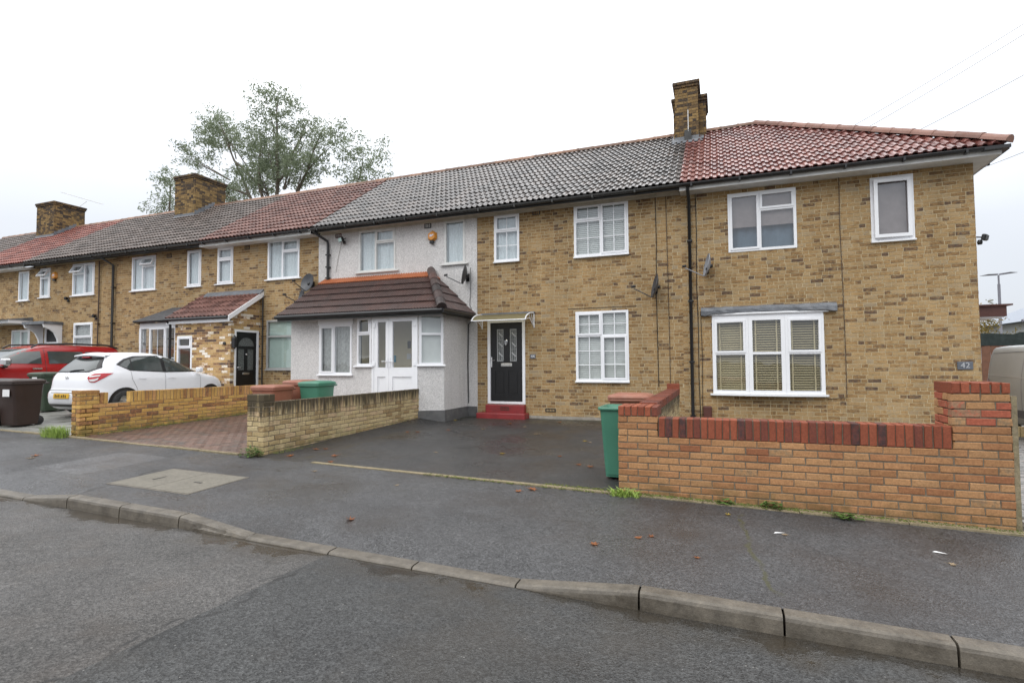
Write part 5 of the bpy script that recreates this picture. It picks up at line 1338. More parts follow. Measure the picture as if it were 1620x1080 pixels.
# ------------------------------------------------------------------ paved yards
def yards():
    # block-paved drive: herringbone pavers
    st = sheet('block_paving', 'sand', lin(-10.78, -6.56, .5), lin(-6.28, .02, .5), lambda x, y: gz(x, y) - .016)
    items = []; w = .1; l = .2; ca = math.cos(PI / 4)
    # herringbone at 90 degrees
    for i in range(-2, 46):
        for j in range(-2, 66):
            for o in (0, 1):
                k = (i + j * 1) % 4
                pass
    y = -6.2; r = 0
    while y < -.05:
        x = -10.76 + (.1 if r % 2 else 0)
        while x < -6.6:
            xx = x + .1
            if not (-10.5 < xx and y > -1.45): items.append((xx, y + .05))
            x += .2
        y += .1; r += 1
    items.sort(key=lambda p: (Vector((p[0], p[1], .2)) - CAM).length)
    rest = MB(); cache = {}
    def pv(s):
        if s not in cache: cache[s] = MB().cbox(-.097, .097, -.047, .047, -.05, .0, .005, 0, s / 7).data('paver', 'paver')
        return cache[s]
    for n, (x, yy) in enumerate(items):
        s = R.randrange(8); z = gz(x, yy) + R.uniform(-.002, .002)
        if n < 300: inst('paver', pv(s), st, (x, yy, z))
        else: rest.box(x - .097, x + .097, yy - .047, yy + .047, z - .02, z, 0, s / 7, 'bk')
    rest.build('paver', 'paver', st, 'stuff')
    # slabs in front of the cars
    st = sheet('paved_yard', 'sand', lin(-24.2, -10.9, .8), lin(-6.28, .02, .6), lambda x, y: gz(x, y) - .02)
    rg = random.Random(4); y = -6.24; r = 0; made = 0
    slabs = []
    while y < -.4:
        dy = rg.choice([.45, .6, .6]); x = -24.1 + rg.random() * .3
        while x < -11.1:
            dx = rg.choice([.45, .6, .75, .9]); slabs.append((x, min(x + dx, -10.98), y, y + dy)); x += dx
        y += dy
    slabs.sort(key=lambda s: (Vector((s[0], s[2], .2)) - CAM).length)
    for (a, b, c, d) in slabs:
        z = gz((a + b) / 2, (c + d) / 2); mb = MB(); t = [R.uniform(-.006, .006) for _ in range(4)]
        cor = [(a + .008, c + .008), (b - .008, c + .008), (b - .008, d - .008), (a + .008, d - .008)]
        v = [(p[0], p[1], gz(*p) - .03) for p in cor] + [(p[0], p[1], gz(*p) + t[i]) for i, p in enumerate(cor)]
        mb.mesh(v, [(4, 5, 6, 7), (0, 1, 5, 4), (2, 3, 7, 6), (3, 0, 4, 7), (1, 2, 6, 5)], 0, R.random()); 
        if made < 280: mb.build('paving_slab', 'slab', st); made += 1
    # grey block drive at the right of the corner house
    st = sheet('side_drive', 'sand', lin(2.62, 16, .8), lin(-6.28, 14, .8), lambda x, y: gz(x, y) - .016)
    items = []; y = -6.2; r = 0
    while y < 5.0:
        x = 2.66 + (.1 if r % 2 else 0)
        while x < 8.2:
            if x > 4.52 or y < -.15: items.append((x + .1, y + .05))
            x += .2
        y += .1; r += 1
    # those seen past the pier first
    items.sort(key=lambda p: abs(math.atan2(p[0], p[1] + 12.4) - math.atan2(2.52, 6.25)) + .05 * abs(p[1] + 6))
    rest = MB(); cache = {}
    def pg(s):
        if s not in cache: cache[s] = MB().cbox(-.097, .097, -.047, .047, -.05, .0, .005, 0, s / 7).data('paver', 'paver_grey')
        return cache[s]
    for n, (x, yy) in enumerate(items):
        s = R.randrange(8); z = gz(x, yy) + R.uniform(-.002, .002)
        if n < 300: inst('paver', pg(s), st, (x, yy, z))
        else: rest.box(x - .097, x + .097, yy - .047, yy + .047, z - .02, z, 0, s / 7, 'bk')
    rest.build('paver', 'paver_grey', st, 'stuff')
    eb = thing('brick_edging', 'low row of upright bricks edging the flower bed by the side drive', 'edging', (4.9, 1.3, zp(5)))
    place_bricks(eb, (4.55, 1.2), 0, soldiers(0, 1.1, .075, zp(5) + .2, .066, .2), .1, 'buff', 'bev', 30)
yards()

# ------------------------------------------------------------------ vehicles
def itp(tab, z, k):
    """monotone cubic interpolation of column k in a table keyed by column 0"""
    xs = [r[0] for r in tab]; ys = [r[k] for r in tab]; n = len(xs)
    if z <= xs[0]: return ys[0]
    if z >= xs[-1]: return ys[-1]
    dl = [(ys[i + 1] - ys[i]) / (xs[i + 1] - xs[i]) for i in range(n - 1)]
    def m(i):
        if i == 0: return dl[0]
        if i == n - 1: return dl[-1]
        if dl[i - 1] * dl[i] <= 0: return 0.0
        return 2 * dl[i - 1] * dl[i] / (dl[i - 1] + dl[i])
    for i in range(n - 1):
        if xs[i] <= z <= xs[i + 1]:
            h = xs[i + 1] - xs[i]; t = (z - xs[i]) / h
            return ((2 * t ** 3 - 3 * t ** 2 + 1) * ys[i] + (t ** 3 - 2 * t ** 2 + t) * h * m(i) + (-2 * t ** 3 + 3 * t ** 2) * ys[i + 1] + (t ** 3 - t ** 2) * h * m(i + 1))
class Shell:
    """a car body as a stack of rounded outlines: rows (z, y_rear, y_front, half_width)"""
    def __init__(s, tab, n=5.0): s.tab = tab; s.n = n
    def dims(s, z):
        yr, yf, w = itp(s.tab, z, 1), itp(s.tab, z, 2), itp(s.tab, z, 3); return (yr + yf) / 2, (yf - yr) / 2, w
    def side(s, y, z, e=.004, sx=1):
        c, l, w = s.dims(z); t = min(.9999, abs(y - c) / l); return (sx * (w * (1 - t ** s.n) ** (1 / s.n) + e), y, z)
    def rear(s, x, z, e=.004, sy=-1):
        c, l, w = s.dims(z); t = min(.9999, abs(x) / w); return (x, c + sy * (l * (1 - t ** s.n) ** (1 / s.n) + e), z)
    def corner(s, ph, z, e=.005, sx=1, sy=-1):
        c, l, w = s.dims(z); a, b = math.sin(ph), math.cos(ph)
        return (sx * ((w + e) * a ** (2 / s.n)), c + sy * ((l + e) * b ** (2 / s.n)), z)
    def body(s, levels=46, around=72):
        mb = MB(); zs = [s.tab[0][0] + (s.tab[-1][0] - s.tab[0][0]) * (1 - (1 - i / levels) ** 1.25) for i in range(levels + 1)]; v = []
        for z in zs:
            c, l, w = s.dims(z)
            for k in range(around):
                a = 2 * PI * k / around; ca, sa = math.cos(a), math.sin(a)
                v.append((w * math.copysign(abs(ca) ** (2 / s.n), ca), c + l * math.copysign(abs(sa) ** (2 / s.n), sa), z))
        fs = [(i * around + k, i * around + (k + 1) % around, (i + 1) * around + (k + 1) % around, (i + 1) * around + k) for i in range(levels) for k in range(around)]
        mb.mesh(v, fs, 0, .5, True)
        mb.f.append(tuple(range(around - 1, -1, -1))); mb.m.append(0); mb.a.append(.5); mb.s.append(False)
        mb.f.append(tuple(levels * around + k for k in range(around))); mb.m.append(0); mb.a.append(.5); mb.s.append(True)
        return mb
def resample(poly, n):
    d = [0]
    for a, b in zip(poly, poly[1:]): d.append(d[-1] + math.hypot(b[0] - a[0], b[1] - a[1]))
    out = []
    for i in range(n + 1):
        t = d[-1] * i / n
        for k in range(len(d) - 1):
            if t <= d[k + 1] + 1e-9:
                f = (t - d[k]) / max(1e-9, d[k + 1] - d[k]); out.append((poly[k][0] + (poly[k + 1][0] - poly[k][0]) * f, poly[k][1] + (poly[k + 1][1] - poly[k][1]) * f)); break
    return out
def patch(fn, bot, top, n=16, m=5, th=0.0):
    b, t = resample(bot, n), resample(top, n); mb = MB()
    v = [fn(b[i][0] + (t[i][0] - b[i][0]) * j / m, b[i][1] + (t[i][1] - b[i][1]) * j / m) for j in range(m + 1) for i in range(n + 1)]
    mb.mesh(v, [(j * (n + 1) + i, j * (n + 1) + i + 1, (j + 1) * (n + 1) + i + 1, (j + 1) * (n + 1) + i) for j in range(m) for i in range(n)], 0, .5, True)
    return mb
def seam(fn, pts, w=.006):
    mb = MB(); pts = resample(pts, 24); v = []
    for i, p in enumerate(pts):
        q = pts[min(i + 1, len(pts) - 1)]; r = pts[max(i - 1, 0)]; d = (q[0] - r[0], q[1] - r[1]); l = math.hypot(*d) or 1
        nx, ny = -d[1] / l * w / 2, d[0] / l * w / 2
        v += [fn(p[0] + nx, p[1] + ny), fn(p[0] - nx, p[1] - ny)]
    mb.mesh(v, [(2 * i, 2 * i + 1, 2 * i + 3, 2 * i + 2) for i in range(len(pts) - 1)]); return mb
def wheel(car, x, y, r, sx):
    w = .2
    t = MB(); t.lathe([(r * .62, -w / 2), (r * .93, -w / 2), (r, -w * .35), (r, w * .35), (r * .93, w / 2), (r * .62, w / 2)], (x, y, r), 28, 'x'); t = t.build('wheel', 'tyre', car)
    h = MB(); xo = x + sx * w * .42
    h.lathe([(r * .64, 0), (r * .6, -.02 * sx), (r * .12, .0), (0, .012 * sx)], (xo, y, r), 24, 'x')
    for k in range(5):
        a = 2 * PI * k / 5; h.tube([(xo + sx * .01, y + .05 * math.cos(a), r + .05 * math.sin(a)), (xo + sx * .008, y + r * .58 * math.cos(a), r + r * .58 * math.sin(a))], .03, 6)
    h.build('rim', 'steel', t)
def arch(sh, sx, y, r, zc, ofs=.005):
    mb = MB(); n = 18; v = []; rr = r * 1.2
    pts = [(y + rr * math.cos(PI * i / n), zc + rr * math.sin(PI * i / n)) for i in range(n + 1)]
    m = 8
    v = [sh.side(p[0], p[1] + (.19 - p[1]) * j / m, ofs + .004, sx) for j in range(m + 1) for p in pts]
    mb.mesh(v, [(j * (n + 1) + i, j * (n + 1) + i + 1, (j + 1) * (n + 1) + i + 1, (j + 1) * (n + 1) + i) for j in range(m) for i in range(n)]); return mb

def white_hatchback():
    car = thing('parked_car', 'white small hatchback parked nose to the house behind the yellow brick wall', 'car', (0, 0, 0))
    tab = [(.17, -1.82, 1.66, .75), (.24, -1.93, 1.76, .81), (.34, -1.985, 1.81, .84), (.46, -1.995, 1.83, .85), (.56, -1.98, 1.825, .853), (.64, -1.935, 1.80, .853), (.75, -1.915, 1.74, .853), (.85, -1.895, 1.60, .85),
           (.92, -1.87, 1.34, .835), (.99, -1.82, 1.02, .815), (1.08, -1.74, .82, .78), (1.2, -1.62, .58, .735), (1.32, -1.48, .32, .685), (1.42, -1.38, .05, .62), (1.465, -1.28, -.15, .55), (1.49, -1.05, -.35, .46), (1.50, -.8, -.5, .3)]
    s = Shell(tab, 5.0); s.body().build('body', 'carwhite', car)
    S = lambda y, z: s.side(y, z, .006); S2 = lambda y, z: s.side(y, z, .003); Rr = lambda x, z: s.rear(x, z, .006)
    for sx in (1, -1):
        S = lambda y, z: s.side(y, z, .007, sx); S2 = lambda y, z: s.side(y, z, .004, sx)
        patch(S2, [(.93, 1.0), (-.13, 1.0), (-1.0, 1.05), (-1.27, 1.19)], [(.90, 1.015), (.30, 1.345), (-.15, 1.425), (-.85, 1.405), (-1.1, 1.33), (-1.28, 1.205)], 30, 6).build('window_trim', 'black_plastic', car)
        patch(S, [(.78, 1.025), (-.10, 1.025)], [(.76, 1.035), (.30, 1.32), (-.10, 1.39)], 14, 6).build('window', 'dark_glass', car)
        patch(S, [(-.19, 1.025), (-.93, 1.06)], [(-.19, 1.395), (-.80, 1.375), (-.93, 1.33)], 14, 6).build('window', 'dark_glass', car)
        patch(S, [(-.96, 1.07), (-1.2, 1.165)], [(-.96, 1.325), (-1.08, 1.29), (-1.21, 1.18)], 8, 5).build('window', 'dark_glass', car)
        for pts in ([(-.14, .35), (-.14, 1.0)], [(.86, .38), (.86, .96)], [(-.99, 1.04), (-.98, .85), (-.86, .62), (-.80, .40)], [(-.80, .37), (.86, .37)]):
            seam(S2, pts).build('door_seam', 'gutter_grey', car)
        for y in (.05, -.72):
            h = patch(lambda a, b: s.side(a, b, .022, sx), [(y - .11, .855), (y + .09, .85)], [(y - .11, .885), (y + .09, .88)], 6, 2)
            h.build('door_handle', 'carwhite', car)
        m = MB(); m.cbox(.74, .90, -.08, .07, 0, .13, .03); m.v = [(sx * (.80 + (p[0] - .74)) - (0 if sx > 0 else 0), p[1] + .80, p[2] + .99) for p in m.v]
        mm = m.build('door_mirror', 'carwhite', car)
        for yy in (-1.14, 1.2): arch(s, sx, yy, .30, .30).build('wheel_arch', 'black_plastic', car)
        for yy in (-1.14, 1.2): wheel(car, sx * .785, yy, .295, sx)
        # tail lamp wrapping the corner
        C = lambda p, z: s.corner(p, z, .010, sx)
        tl = patch(C, [(.42, .90), (.52, .80), (.68, .79), (.95, .90), (1.16, .995)], [(.44, .93), (.60, .99), (.9, 1.0), (1.17, 1.0)], 18, 6).build('tail_lamp', 'lamp_red', car)
        patch(lambda p, z: s.corner(p, z, .016, sx), [(.49, .855), (.54, .815), (.66, .815), (.76, .855)], [(.49, .86), (.56, .865), (.7, .875), (.78, .90)], 10, 3).build('lens', 'lamp_clear', tl)
        patch(lambda p, z: s.corner(p, z, .014, sx), [(.48, .91), (.80, .93)], [(.5, .945), (.84, .965)], 10, 3).build('lens', 'lamp_clear', tl)
        patch(C, [(.50, .44), (.62, .44)], [(.50, .56), (.60, .56)], 5, 3).build('reflector', 'lamp_red', car)
    rw = patch(lambda x, z: s.rear(x, z, .010), [(-.66, 1.12), (-.54, 1.02), (.54, 1.02), (.66, 1.12)], [(-.655, 1.14), (-.50, 1.365), (.50, 1.365), (.655, 1.14)], 26, 7)
    rw.build('rear_window', 'black_plastic', car)
    patch(lambda x, z: s.rear(x, z, .016), [(-.6, 1.115), (-.5, 1.05), (.5, 1.05), (.6, 1.115)], [(-.595, 1.125), (-.46, 1.325), (.46, 1.325), (.595, 1.125)], 26, 7).build('rear_glass', 'dark_glass', car)
    sp = MB(); v = []
    for i in range(13):
        x = -.54 + 1.08 * i / 12; q = s.rear(x, 1.40, .0); bow = .05 * (1 - (x / .54) ** 2)
        v += [(x, q[1] - .10 - bow * .4, 1.405 + bow * .7), (x, q[1] + .14, 1.455 + bow * .8), (x, q[1] - .09 - bow * .4, 1.375 + bow * .7)]
    sp.mesh(v, [(3 * i + a, 3 * i + 3 + a, 3 * i + 3 + b, 3 * i + b) for i in range(12) for a, b in ((0, 1), (2, 0))], 0, .5, True); sp.build('spoiler', 'carwhite', car)
    MB().cbox(-.13, .13, s.rear(0, 1.36)[1] - .06, s.rear(0, 1.36)[1], 1.36, 1.385, .006).build('brake_lamp', 'lamp_red', car)
    w = MB(); q0 = s.rear(-.05, 1.04, .02); q1 = s.rear(.36, 1.085, .03); w.tube([q0, s.rear(.1, 1.07, .03), q1], [.02, .016, .008], 6); w.build('wiper', 'black_plastic', car)
    e = MB(); q = s.rear(0, .90, .012); n = 16
    ring = [(q[0] + .055 * math.cos(2 * PI * k / n), q[1], q[2] + .036 * math.sin(2 * PI * k / n)) for k in range(n + 1)]
    e.tube(ring, .006, 6); e.tube([(q[0] - .022, q[1], q[2] - .024), (q[0] + .0, q[1], q[2]), (q[0] + .022, q[1], q[2] + .024)], .007, 6)
    e.build('badge', 'steel', car)
    pl = patch(lambda x, z: s.rear(x, z, .012), [(-.27, .43), (.27, .43)], [(-.27, .545), (.27, .545)], 8, 2).build('number_plate', 'plate', car)
    mk = MB()
    for i, x in enumerate((-.19, -.125, -.06, .03, .095, .16)):
        a = s.rear(x, .455, .014); mk.box(x - .016, x + .016, a[1] - .001, a[1] + .0, .455, .52 - (i % 2) * .012)
    mk.build('plate_characters', 'gutter_grey', pl)
    seam(lambda x, z: s.rear(x, z, .005), [(-.62, .615), (.62, .615)], .012).build('tailgate_seam', 'gutter_grey', car)
    patch(lambda x, z: s.rear(x, z, .008), [(-.55, .24), (.55, .24)], [(-.50, .30), (.50, .30)], 10, 2).build('bumper_insert', 'gutter_grey', car)
    seam(lambda x, z: s.rear(x, z, .005), [(-.40, .565), (.40, .565)], .010).build('bumper_seam', 'gutter_grey', car)
    car.scale = (1, .965, .975); car.location = (-13.68, -2.93, gz(-13.7, -3) - .01); car.rotation_euler = (0, 0, math.radians(0.5))
white_hatchback()

def red_suv():
    car = thing('parked_car', 'red off-road car with roof rails and chrome mirror parked nose to the road', 'car', (0, 0, 0))
    # local +y is the nose
    tab = [(.28, -2.2, 2.2, .80), (.40, -2.32, 2.32, .88), (.55, -2.36, 2.38, .915), (.75, -2.35, 2.38, .925), (.95, -2.33, 2.32, .925), (1.05, -2.31, 2.1, .915), (1.10, -2.29, 1.55, .90), (1.14, -2.27, 1.12, .885),
           (1.27, -2.27, .92, .85), (1.40, -2.25, .66, .81), (1.54, -2.22, .38, .765), (1.63, -2.18, .12, .71), (1.685, -2.12, -.1, .63), (1.71, -2.0, -.3, .5), (1.72, -1.75, -.6, .3)]
    s = Shell(tab, 6.5); s.body().build('body', 'carred', car)
    for sx in (1, -1):
        S = lambda y, z: s.side(y, z, .008, sx); S2 = lambda y, z: s.side(y, z, .004, sx)
        patch(S, [(.93, 1.20), (.0, 1.18)], [(.91, 1.22), (.45, 1.50), (.0, 1.53)], 14, 6).build('window', 'dark_glass', car)
        patch(S, [(-.17, 1.18), (-1.05, 1.2)], [(-.17, 1.53), (-1.05, 1.53)], 14, 6).build('window', 'dark_glass', car)
        patch(S, [(-1.12, 1.2), (-2.08, 1.24)], [(-1.12, 1.53), (-2.03, 1.51)], 14, 6).build('window', 'dark_glass', car)
        for pts in ([(-.09, .5), (-.09, 1.65)], [(1.05, .5), (1.06, 1.15)], [(-1.09, .6), (-1.09, 1.63)], [(1.06, .48), (-1.0, .48)]): seam(S2, pts, .01).build('door_seam', 'gutter_grey', car)
        for y in (.14, -.86): patch(lambda a, b: s.side(a, b, .03, sx), [(y - .12, 1.03), (y + .1, 1.03)], [(y - .12, 1.07), (y + .1, 1.07)], 6, 2).build('door_handle', 'chrome', car)
        m = MB().cbox(0, .22, -.07, .10, 0, .19, .035); m.v = [(sx * (.92 + p[0]), p[1] + .86, p[2] + 1.13) for p in m.v]; mi = m.build('door_mirror', 'chrome', car)
        b = MB().cbox(0, .16, -.05, .06, 0, .05, .015); b.v = [(sx * (.86 + p[0]), p[1] + .86, p[2] + 1.085) for p in b.v]; b.build('mirror_base', 'black_plastic', mi)
        r = MB(); c = [(sx * .66, .15, 1.63), (sx * .665, 0, 1.72), (sx * .66, -.8, 1.76), (sx * .655, -1.8, 1.74), (sx * .64, -2.1, 1.66)]; r.tube(c, .024, 8); r.build('roof_rail', 'black_plastic', car)
        for yy in (-1.35, 1.45): arch(s, sx, yy, .38, .38).build('wheel_arch', 'black_plastic', car); wheel(car, sx * .855, yy, .37, sx)
        patch(lambda p, z: s.corner(p, z, .012, sx, 1), [(.62, .80), (1.2, .84)], [(.62, .98), (1.24, 1.0)], 10, 4).build('headlamp', 'lamp_clear', car)
        patch(lambda y, z: s.side(y, z, .012, sx), [(1.3, .99), (2.0, .95)], [(1.3, 1.05), (1.95, 1.02)], 8, 2).build('wing_trim', 'chrome', car)
    patch(lambda x, z: s.rear(x, z, .008, 1), [(-.80, 1.18), (.80, 1.18)], [(-.66, 1.60), (.66, 1.60)], 20, 8).build('windscreen', 'dark_glass', car)
    patch(lambda x, z: s.rear(x, z, .008, -1), [(-.70, 1.22), (.70, 1.22)], [(-.60, 1.6), (.60, 1.6)], 20, 6).build('rear_window', 'dark_glass', car)
    w = MB(); w.tube([s.rear(.1, 1.18, .03, 1), s.rear(-.3, 1.23, .03, 1), s.rear(-.62, 1.21, .03, 1)], .012, 6); w.tube([s.rear(.7, 1.18, .03, 1), s.rear(.4, 1.22, .03, 1), s.rear(.12, 1.22, .03, 1)], .012, 6); w.build('wiper', 'black_plastic', car)
    gmb = MB(); 
    for i in range(4):
        q = patch(lambda x, z: s.rear(x, z, .014, 1), [(-.45, .72 + i * .07), (.45, .72 + i * .07)], [(-.45, .75 + i * .07), (.45, .75 + i * .07)], 10, 1); gmb.mesh(q.v, q.f)
    gmb.build('grille', 'chrome', car)
    car.location = (-18.2, -3.32, gz(-18.5, -3) - .02); car.rotation_euler = (0, 0, PI)
red_suv()
def white_van():
    car = thing('parked_van', 'white panel van parked beside the end house, seen past its corner', 'van', (0, 0, 0))
    tab = [(.25, -2.3, 2.3, .86), (.4, -2.42, 2.4, .94), (.7, -2.44, 2.42, .96), (1.0, -2.44, 2.25, .965), (1.15, -2.44, 1.75, .96), (1.3, -2.43, 1.5, .945), (1.6, -2.41, 1.15, .90), (1.85, -2.36, .85, .84), (1.92, -2.3, .7, .79), (1.95, -2.1, .4, .6)]
    s = Shell(tab, 9); s.body().build('body', 'vanwhite', car)
    for sx in (1, -1):
        S = lambda y, z: s.side(y, z, .006, sx)
        seam(S, [(-2.2, 1.30), (1.0, 1.22)], .018).build('crease', 'upvc', car)
        for pts in ([(-2.1, .45), (-2.1, 1.78), (-.6, 1.80), (-.6, .45)],): seam(S, pts, .012).build('panel_seam', 'galv', car)
        patch(lambda y, z: s.side(y, z, .012, sx), [(-1.0, .42), (1.2, .42)], [(-1.0, .58), (1.2, .58)], 10, 2).build('side_moulding', 'galv', car)
        patch(S, [(1.45, 1.2), (.55, 1.2)], [(1.3, 1.35), (.75, 1.78), (.55, 1.78)], 10, 4).build('window', 'dark_glass', car)
        for yy in (-1.45, 1.5): arch(s, sx, yy, .36, .36).build('wheel_arch', 'black_plastic', car); wheel(car, sx * .86, yy, .34, sx)
        patch(lambda p, z: s.corner(p, z, .01, sx), [(.8, .8), (1.15, .8)], [(.8, 1.2), (1.15, 1.2)], 6, 4).build('tail_lamp', 'lamp_red', car)
    patch(lambda x, z: s.rear(x, z, .008, 1), [(-.8, 1.2), (.8, 1.2)], [(-.68, 1.8), (.68, 1.8)], 14, 5).build('windscreen', 'dark_glass', car)
    car.location = (6.76, 1.2, gz(6.5, -1) - .02); car.rotation_euler = (0, 0, PI)
white_van()

# ------------------------------------------------------------------ bins
def make_bin(label, col, lid, loc, rz, size=(.56, .66, 1.0), lid_open=False, extra=None, lidmat=None):
    b = thing('wheelie_bin', label, 'bin', (0, 0, 0), 'wheelie bins')
    w, d, h = size; zt = h - .08
    def ring(wx, dy, z, r=.05, oy=0, k=3):
        out = []
        for cx, cy, a0 in ((wx / 2 - r, -dy / 2 + r, -PI / 2), (wx / 2 - r, dy / 2 - r, 0), (-wx / 2 + r, dy / 2 - r, PI / 2), (-wx / 2 + r, -dy / 2 + r, PI)):
            for i in range(k + 1):
                a = a0 + PI / 2 * i / k; out.append((cx + r * math.cos(a), cy + r * math.sin(a) + oy, z))
        return out
    def loft(mb, rings, capb=True, capt=False):
        n = len(rings[0]); v = [p for r in rings for p in r]
        mb.mesh(v, [(i * n + k, i * n + (k + 1) % n, (i + 1) * n + (k + 1) % n, (i + 1) * n + k) for i in range(len(rings) - 1) for k in range(n)], 0, .5, True)
        if capb: mb.face(list(reversed(rings[0])))
        if capt: mb.face(rings[-1])
    body = MB()
    loft(body, [ring(w * .78, d * .70, .03, .05, .02), ring(w * .82, d * .74, .2, .05, .015), ring(w * .93, d * .90, zt - .1, .05), ring(w * .95, d * .92, zt - .04, .05)], True)
    loft(body, [ring(w * .95, d * .92, zt - .04, .05), ring(w * 1.02, d * .99, zt - .035, .05), ring(w * 1.03, d * 1.0, zt, .05), ring(w * .93, d * .90, zt + .002, .05), ring(w * .90, d * .86, zt - .1, .05), ring(w * .76, d * .68, .06, .05)], False)
    body.face(ring(w * .76, d * .68, .06, .05)); body.build('body', col, b)
    l = MB()
    loft(l, [ring(w * 1.05, d * 1.02, 0, .05), ring(w * 1.06, d * 1.03, .02, .05), ring(w * 1.0, d * .98, .045, .06), ring(w * .8, d * .8, .062, .08), ring(w * .3, d * .3, .07, .06)], True, True)
    if lid_open:
        l.v = [tuple((Matrix.Translation((0, d / 2 + .04, zt + .01)) @ Matrix.Rotation(math.radians(-258), 4, 'X') @ Matrix.Translation((0, -d / 2 - .02, 0))) @ Vector(p)) for p in l.v]
    else: l.v = [(p[0], p[1], p[2] + zt + .006) for p in l.v]
    l.build('lid', lidmat or lid, b)
    hb = MB(); hb.tube([(-w * .42, d / 2 - .02, zt - .03), (-w * .42, d / 2 + .07, zt - .02), (w * .42, d / 2 + .07, zt - .02), (w * .42, d / 2 - .02, zt - .03)], .016, 8); hb.build('handle', col, b)
    for sx in (-1, 1): MB().lathe([(.0, -.025), (.09, -.025), (.1, -.01), (.1, .01), (.09, .025), (0, .025)], (sx * w * .34, d * .36, .10), 18, 'x').build('wheel', 'tyre', b)
    if extra: extra(b, w, d, zt)
    b.location = loc; b.rotation_euler = (0, 0, rz); return b
def bins():
    g = lambda x, y: (x, y, gz(x, y))
    make_bin('green wheelie bin with its lid thrown back, beside the orange brick pier', 'bin_green', 'bin_green', g(-1.17, -5.42), 0, (.54, .62, .98), True)
    make_bin('terracotta lidded wheelie bin behind the open green bin', 'bin_terra', 'bin_terra', g(-1.22, -4.45), 0, (.56, .64, 1.0))
    make_bin('terracotta wheelie bin behind the buff brick wall, left of the pair', 'bin_terra', 'bin_terra', g(-8.32, -4.12), .06, (.56, .62, .88))
    make_bin('terracotta wheelie bin next to the closed green bin behind the buff wall', 'bin_terra', 'bin_terra', g(-8.34, -3.32), -.03, (.50, .58, .93))
    make_bin('closed green wheelie bin by the pebbledashed porch, behind the buff wall', 'bin_green', 'bin_green', g(-7.80, -3.45), .05, (.50, .60, .93))
    def lab(b, w, d, zt):
        q = MB(); q.box(-.02, .17, -d * .475, -d * .47, zt - .27, zt - .13); q.v = [(p[0], p[1] + (.0), p[2]) for p in q.v]; q.build('paper_label', 'white_print', b)
    make_bin('dark brown wheelie bin with a white paper label by the white car', 'bin_brown', 'bin_brown', g(-13.30, -5.79), .10, (.54, .62, .96), False, lab)
    def lab2(b, w, d, zt):
        q = MB()
        for i in range(5): q.box(-.12, .12, -d * .47, -d * .465, zt - .52 + i * .07, zt - .47 + i * .07)
        q.box(-.1, .08, -d * .475, -d * .47, zt - .14, zt - .05); q.build('sticker', 'white_print', b)
    make_bin('dark green wheelie bin with striped white stickers behind the brown bin', 'bin_dkgreen', 'bin_dkgreen', g(-15.85, -3.95), .06, (.56, .62, 1.0), False, lab2)
    def num(b, w, d, zt):
        t = text_mb('2', .16, Matrix.Translation((.14, -d * .475, zt - .2)) @ FACE_NEGY); t.build('numeral', 'white_print', b)
    make_bin('black wheelie bin with a white number 2 at the left edge', 'black_plastic', 'black_plastic', g(-13.97, -5.80), .05, (.54, .6, .96), False, num)
    # small lidded food caddy
    c = thing('food_caddy', 'small dark lidded recycling box standing in front of the numbered bin', 'recycling box', g(-13.84, -6.12))
    x, y, z = g(-13.84, -6.12)
    MB().cbox(x - .22, x + .22, y - .10, y + .10, z, z + .34, .02).build('body', 'bin_brown', c)
    MB().cbox(x - .24, x + .24, y - .12, y + .12, z + .342, z + .38, .014).build('lid', 'bin_brown', c)
bins()

# ------------------------------------------------------------------ dishes, lights, alarm boxes
def dish(label, pos, face, mat, r=.27, arm=True):
    """pos on the wall; face is the direction the dish looks"""
    d = thing('satellite_dish', label, 'satellite dish', pos, 'satellite dishes on the fronts')
    f = Vector(face).normalized(); p = Vector(pos); c = p + Vector((0, -.26, .05)); up = Vector((0, 0, 1)); sx = up.cross(f).normalized(); uy = f.cross(sx)
    mb = MB(); n = 24; v = []
    rings = [0, .35, .7, 1.0]
    for k in rings:
        for i in range(n):
            a = 2 * PI * i / n; v.append(c + sx * r * .92 * k * math.cos(a) + uy * r * k * math.sin(a) + f * .075 * (k * k - 1) * -1 * -1)
    fs = [((j) * n + i, j * n + (i + 1) % n, (j + 1) * n + (i + 1) % n, (j + 1) * n + i) for j in range(3) for i in range(n)]
    mb.mesh(v, fs, 0, .5, True)
    b = [q - f * .012 for q in v]; mb.mesh(b, [tuple(reversed(x)) for x in fs], 0, .5, True)
    o = [(v[3 * n + i], v[3 * n + (i + 1) % n], b[3 * n + (i + 1) % n], b[3 * n + i]) for i in range(n)]
    for q in o: mb.face(q)
    mb.build('reflector', mat, d)
    m = MB(); m.box(p.x - .05, p.x + .05, p.y - .025, p.y - .004, p.z - .10, p.z + .10); m.tube([p + Vector((0, -.02, -.02)), p + Vector((0, -.2, -.03)), c - f * .07], .017, 8)
    m.lathe([(.0, -.05), (.05, -.05), (.055, .02), (0, .03)], tuple(c - f * .085), 10); m.build('bracket', 'black_plastic', d)
    a = MB(); t = c - uy * r * .95 + f * .03; e = c + f * .42 - uy * r * .55; a.tube([c - uy * r * .9 - f * .05, t, e], .012, 6); a.build('arm', mat, d)
    l = MB(); l.tube([e - f * .02 + uy * .05, e + f * .06 + uy * .02], .028, 8); l.build('lnb', 'black_plastic', d)
    return d
dish('dark satellite dish by the cables right of the black-door house window', (-1.33, 0, 3.14), (-.96, -.28, .22), 'dish_dark')
dish('pale grey satellite dish just right of the black downpipe', (-.24, 0, 3.52), (-.95, -.20, .2), 'dish_grey', .25)
dish('dark satellite dish on the pebbledashed wall above the porch hip', (-6.0, 0, 3.70), (-.95, -.32, .2), 'dish_dark', .25)
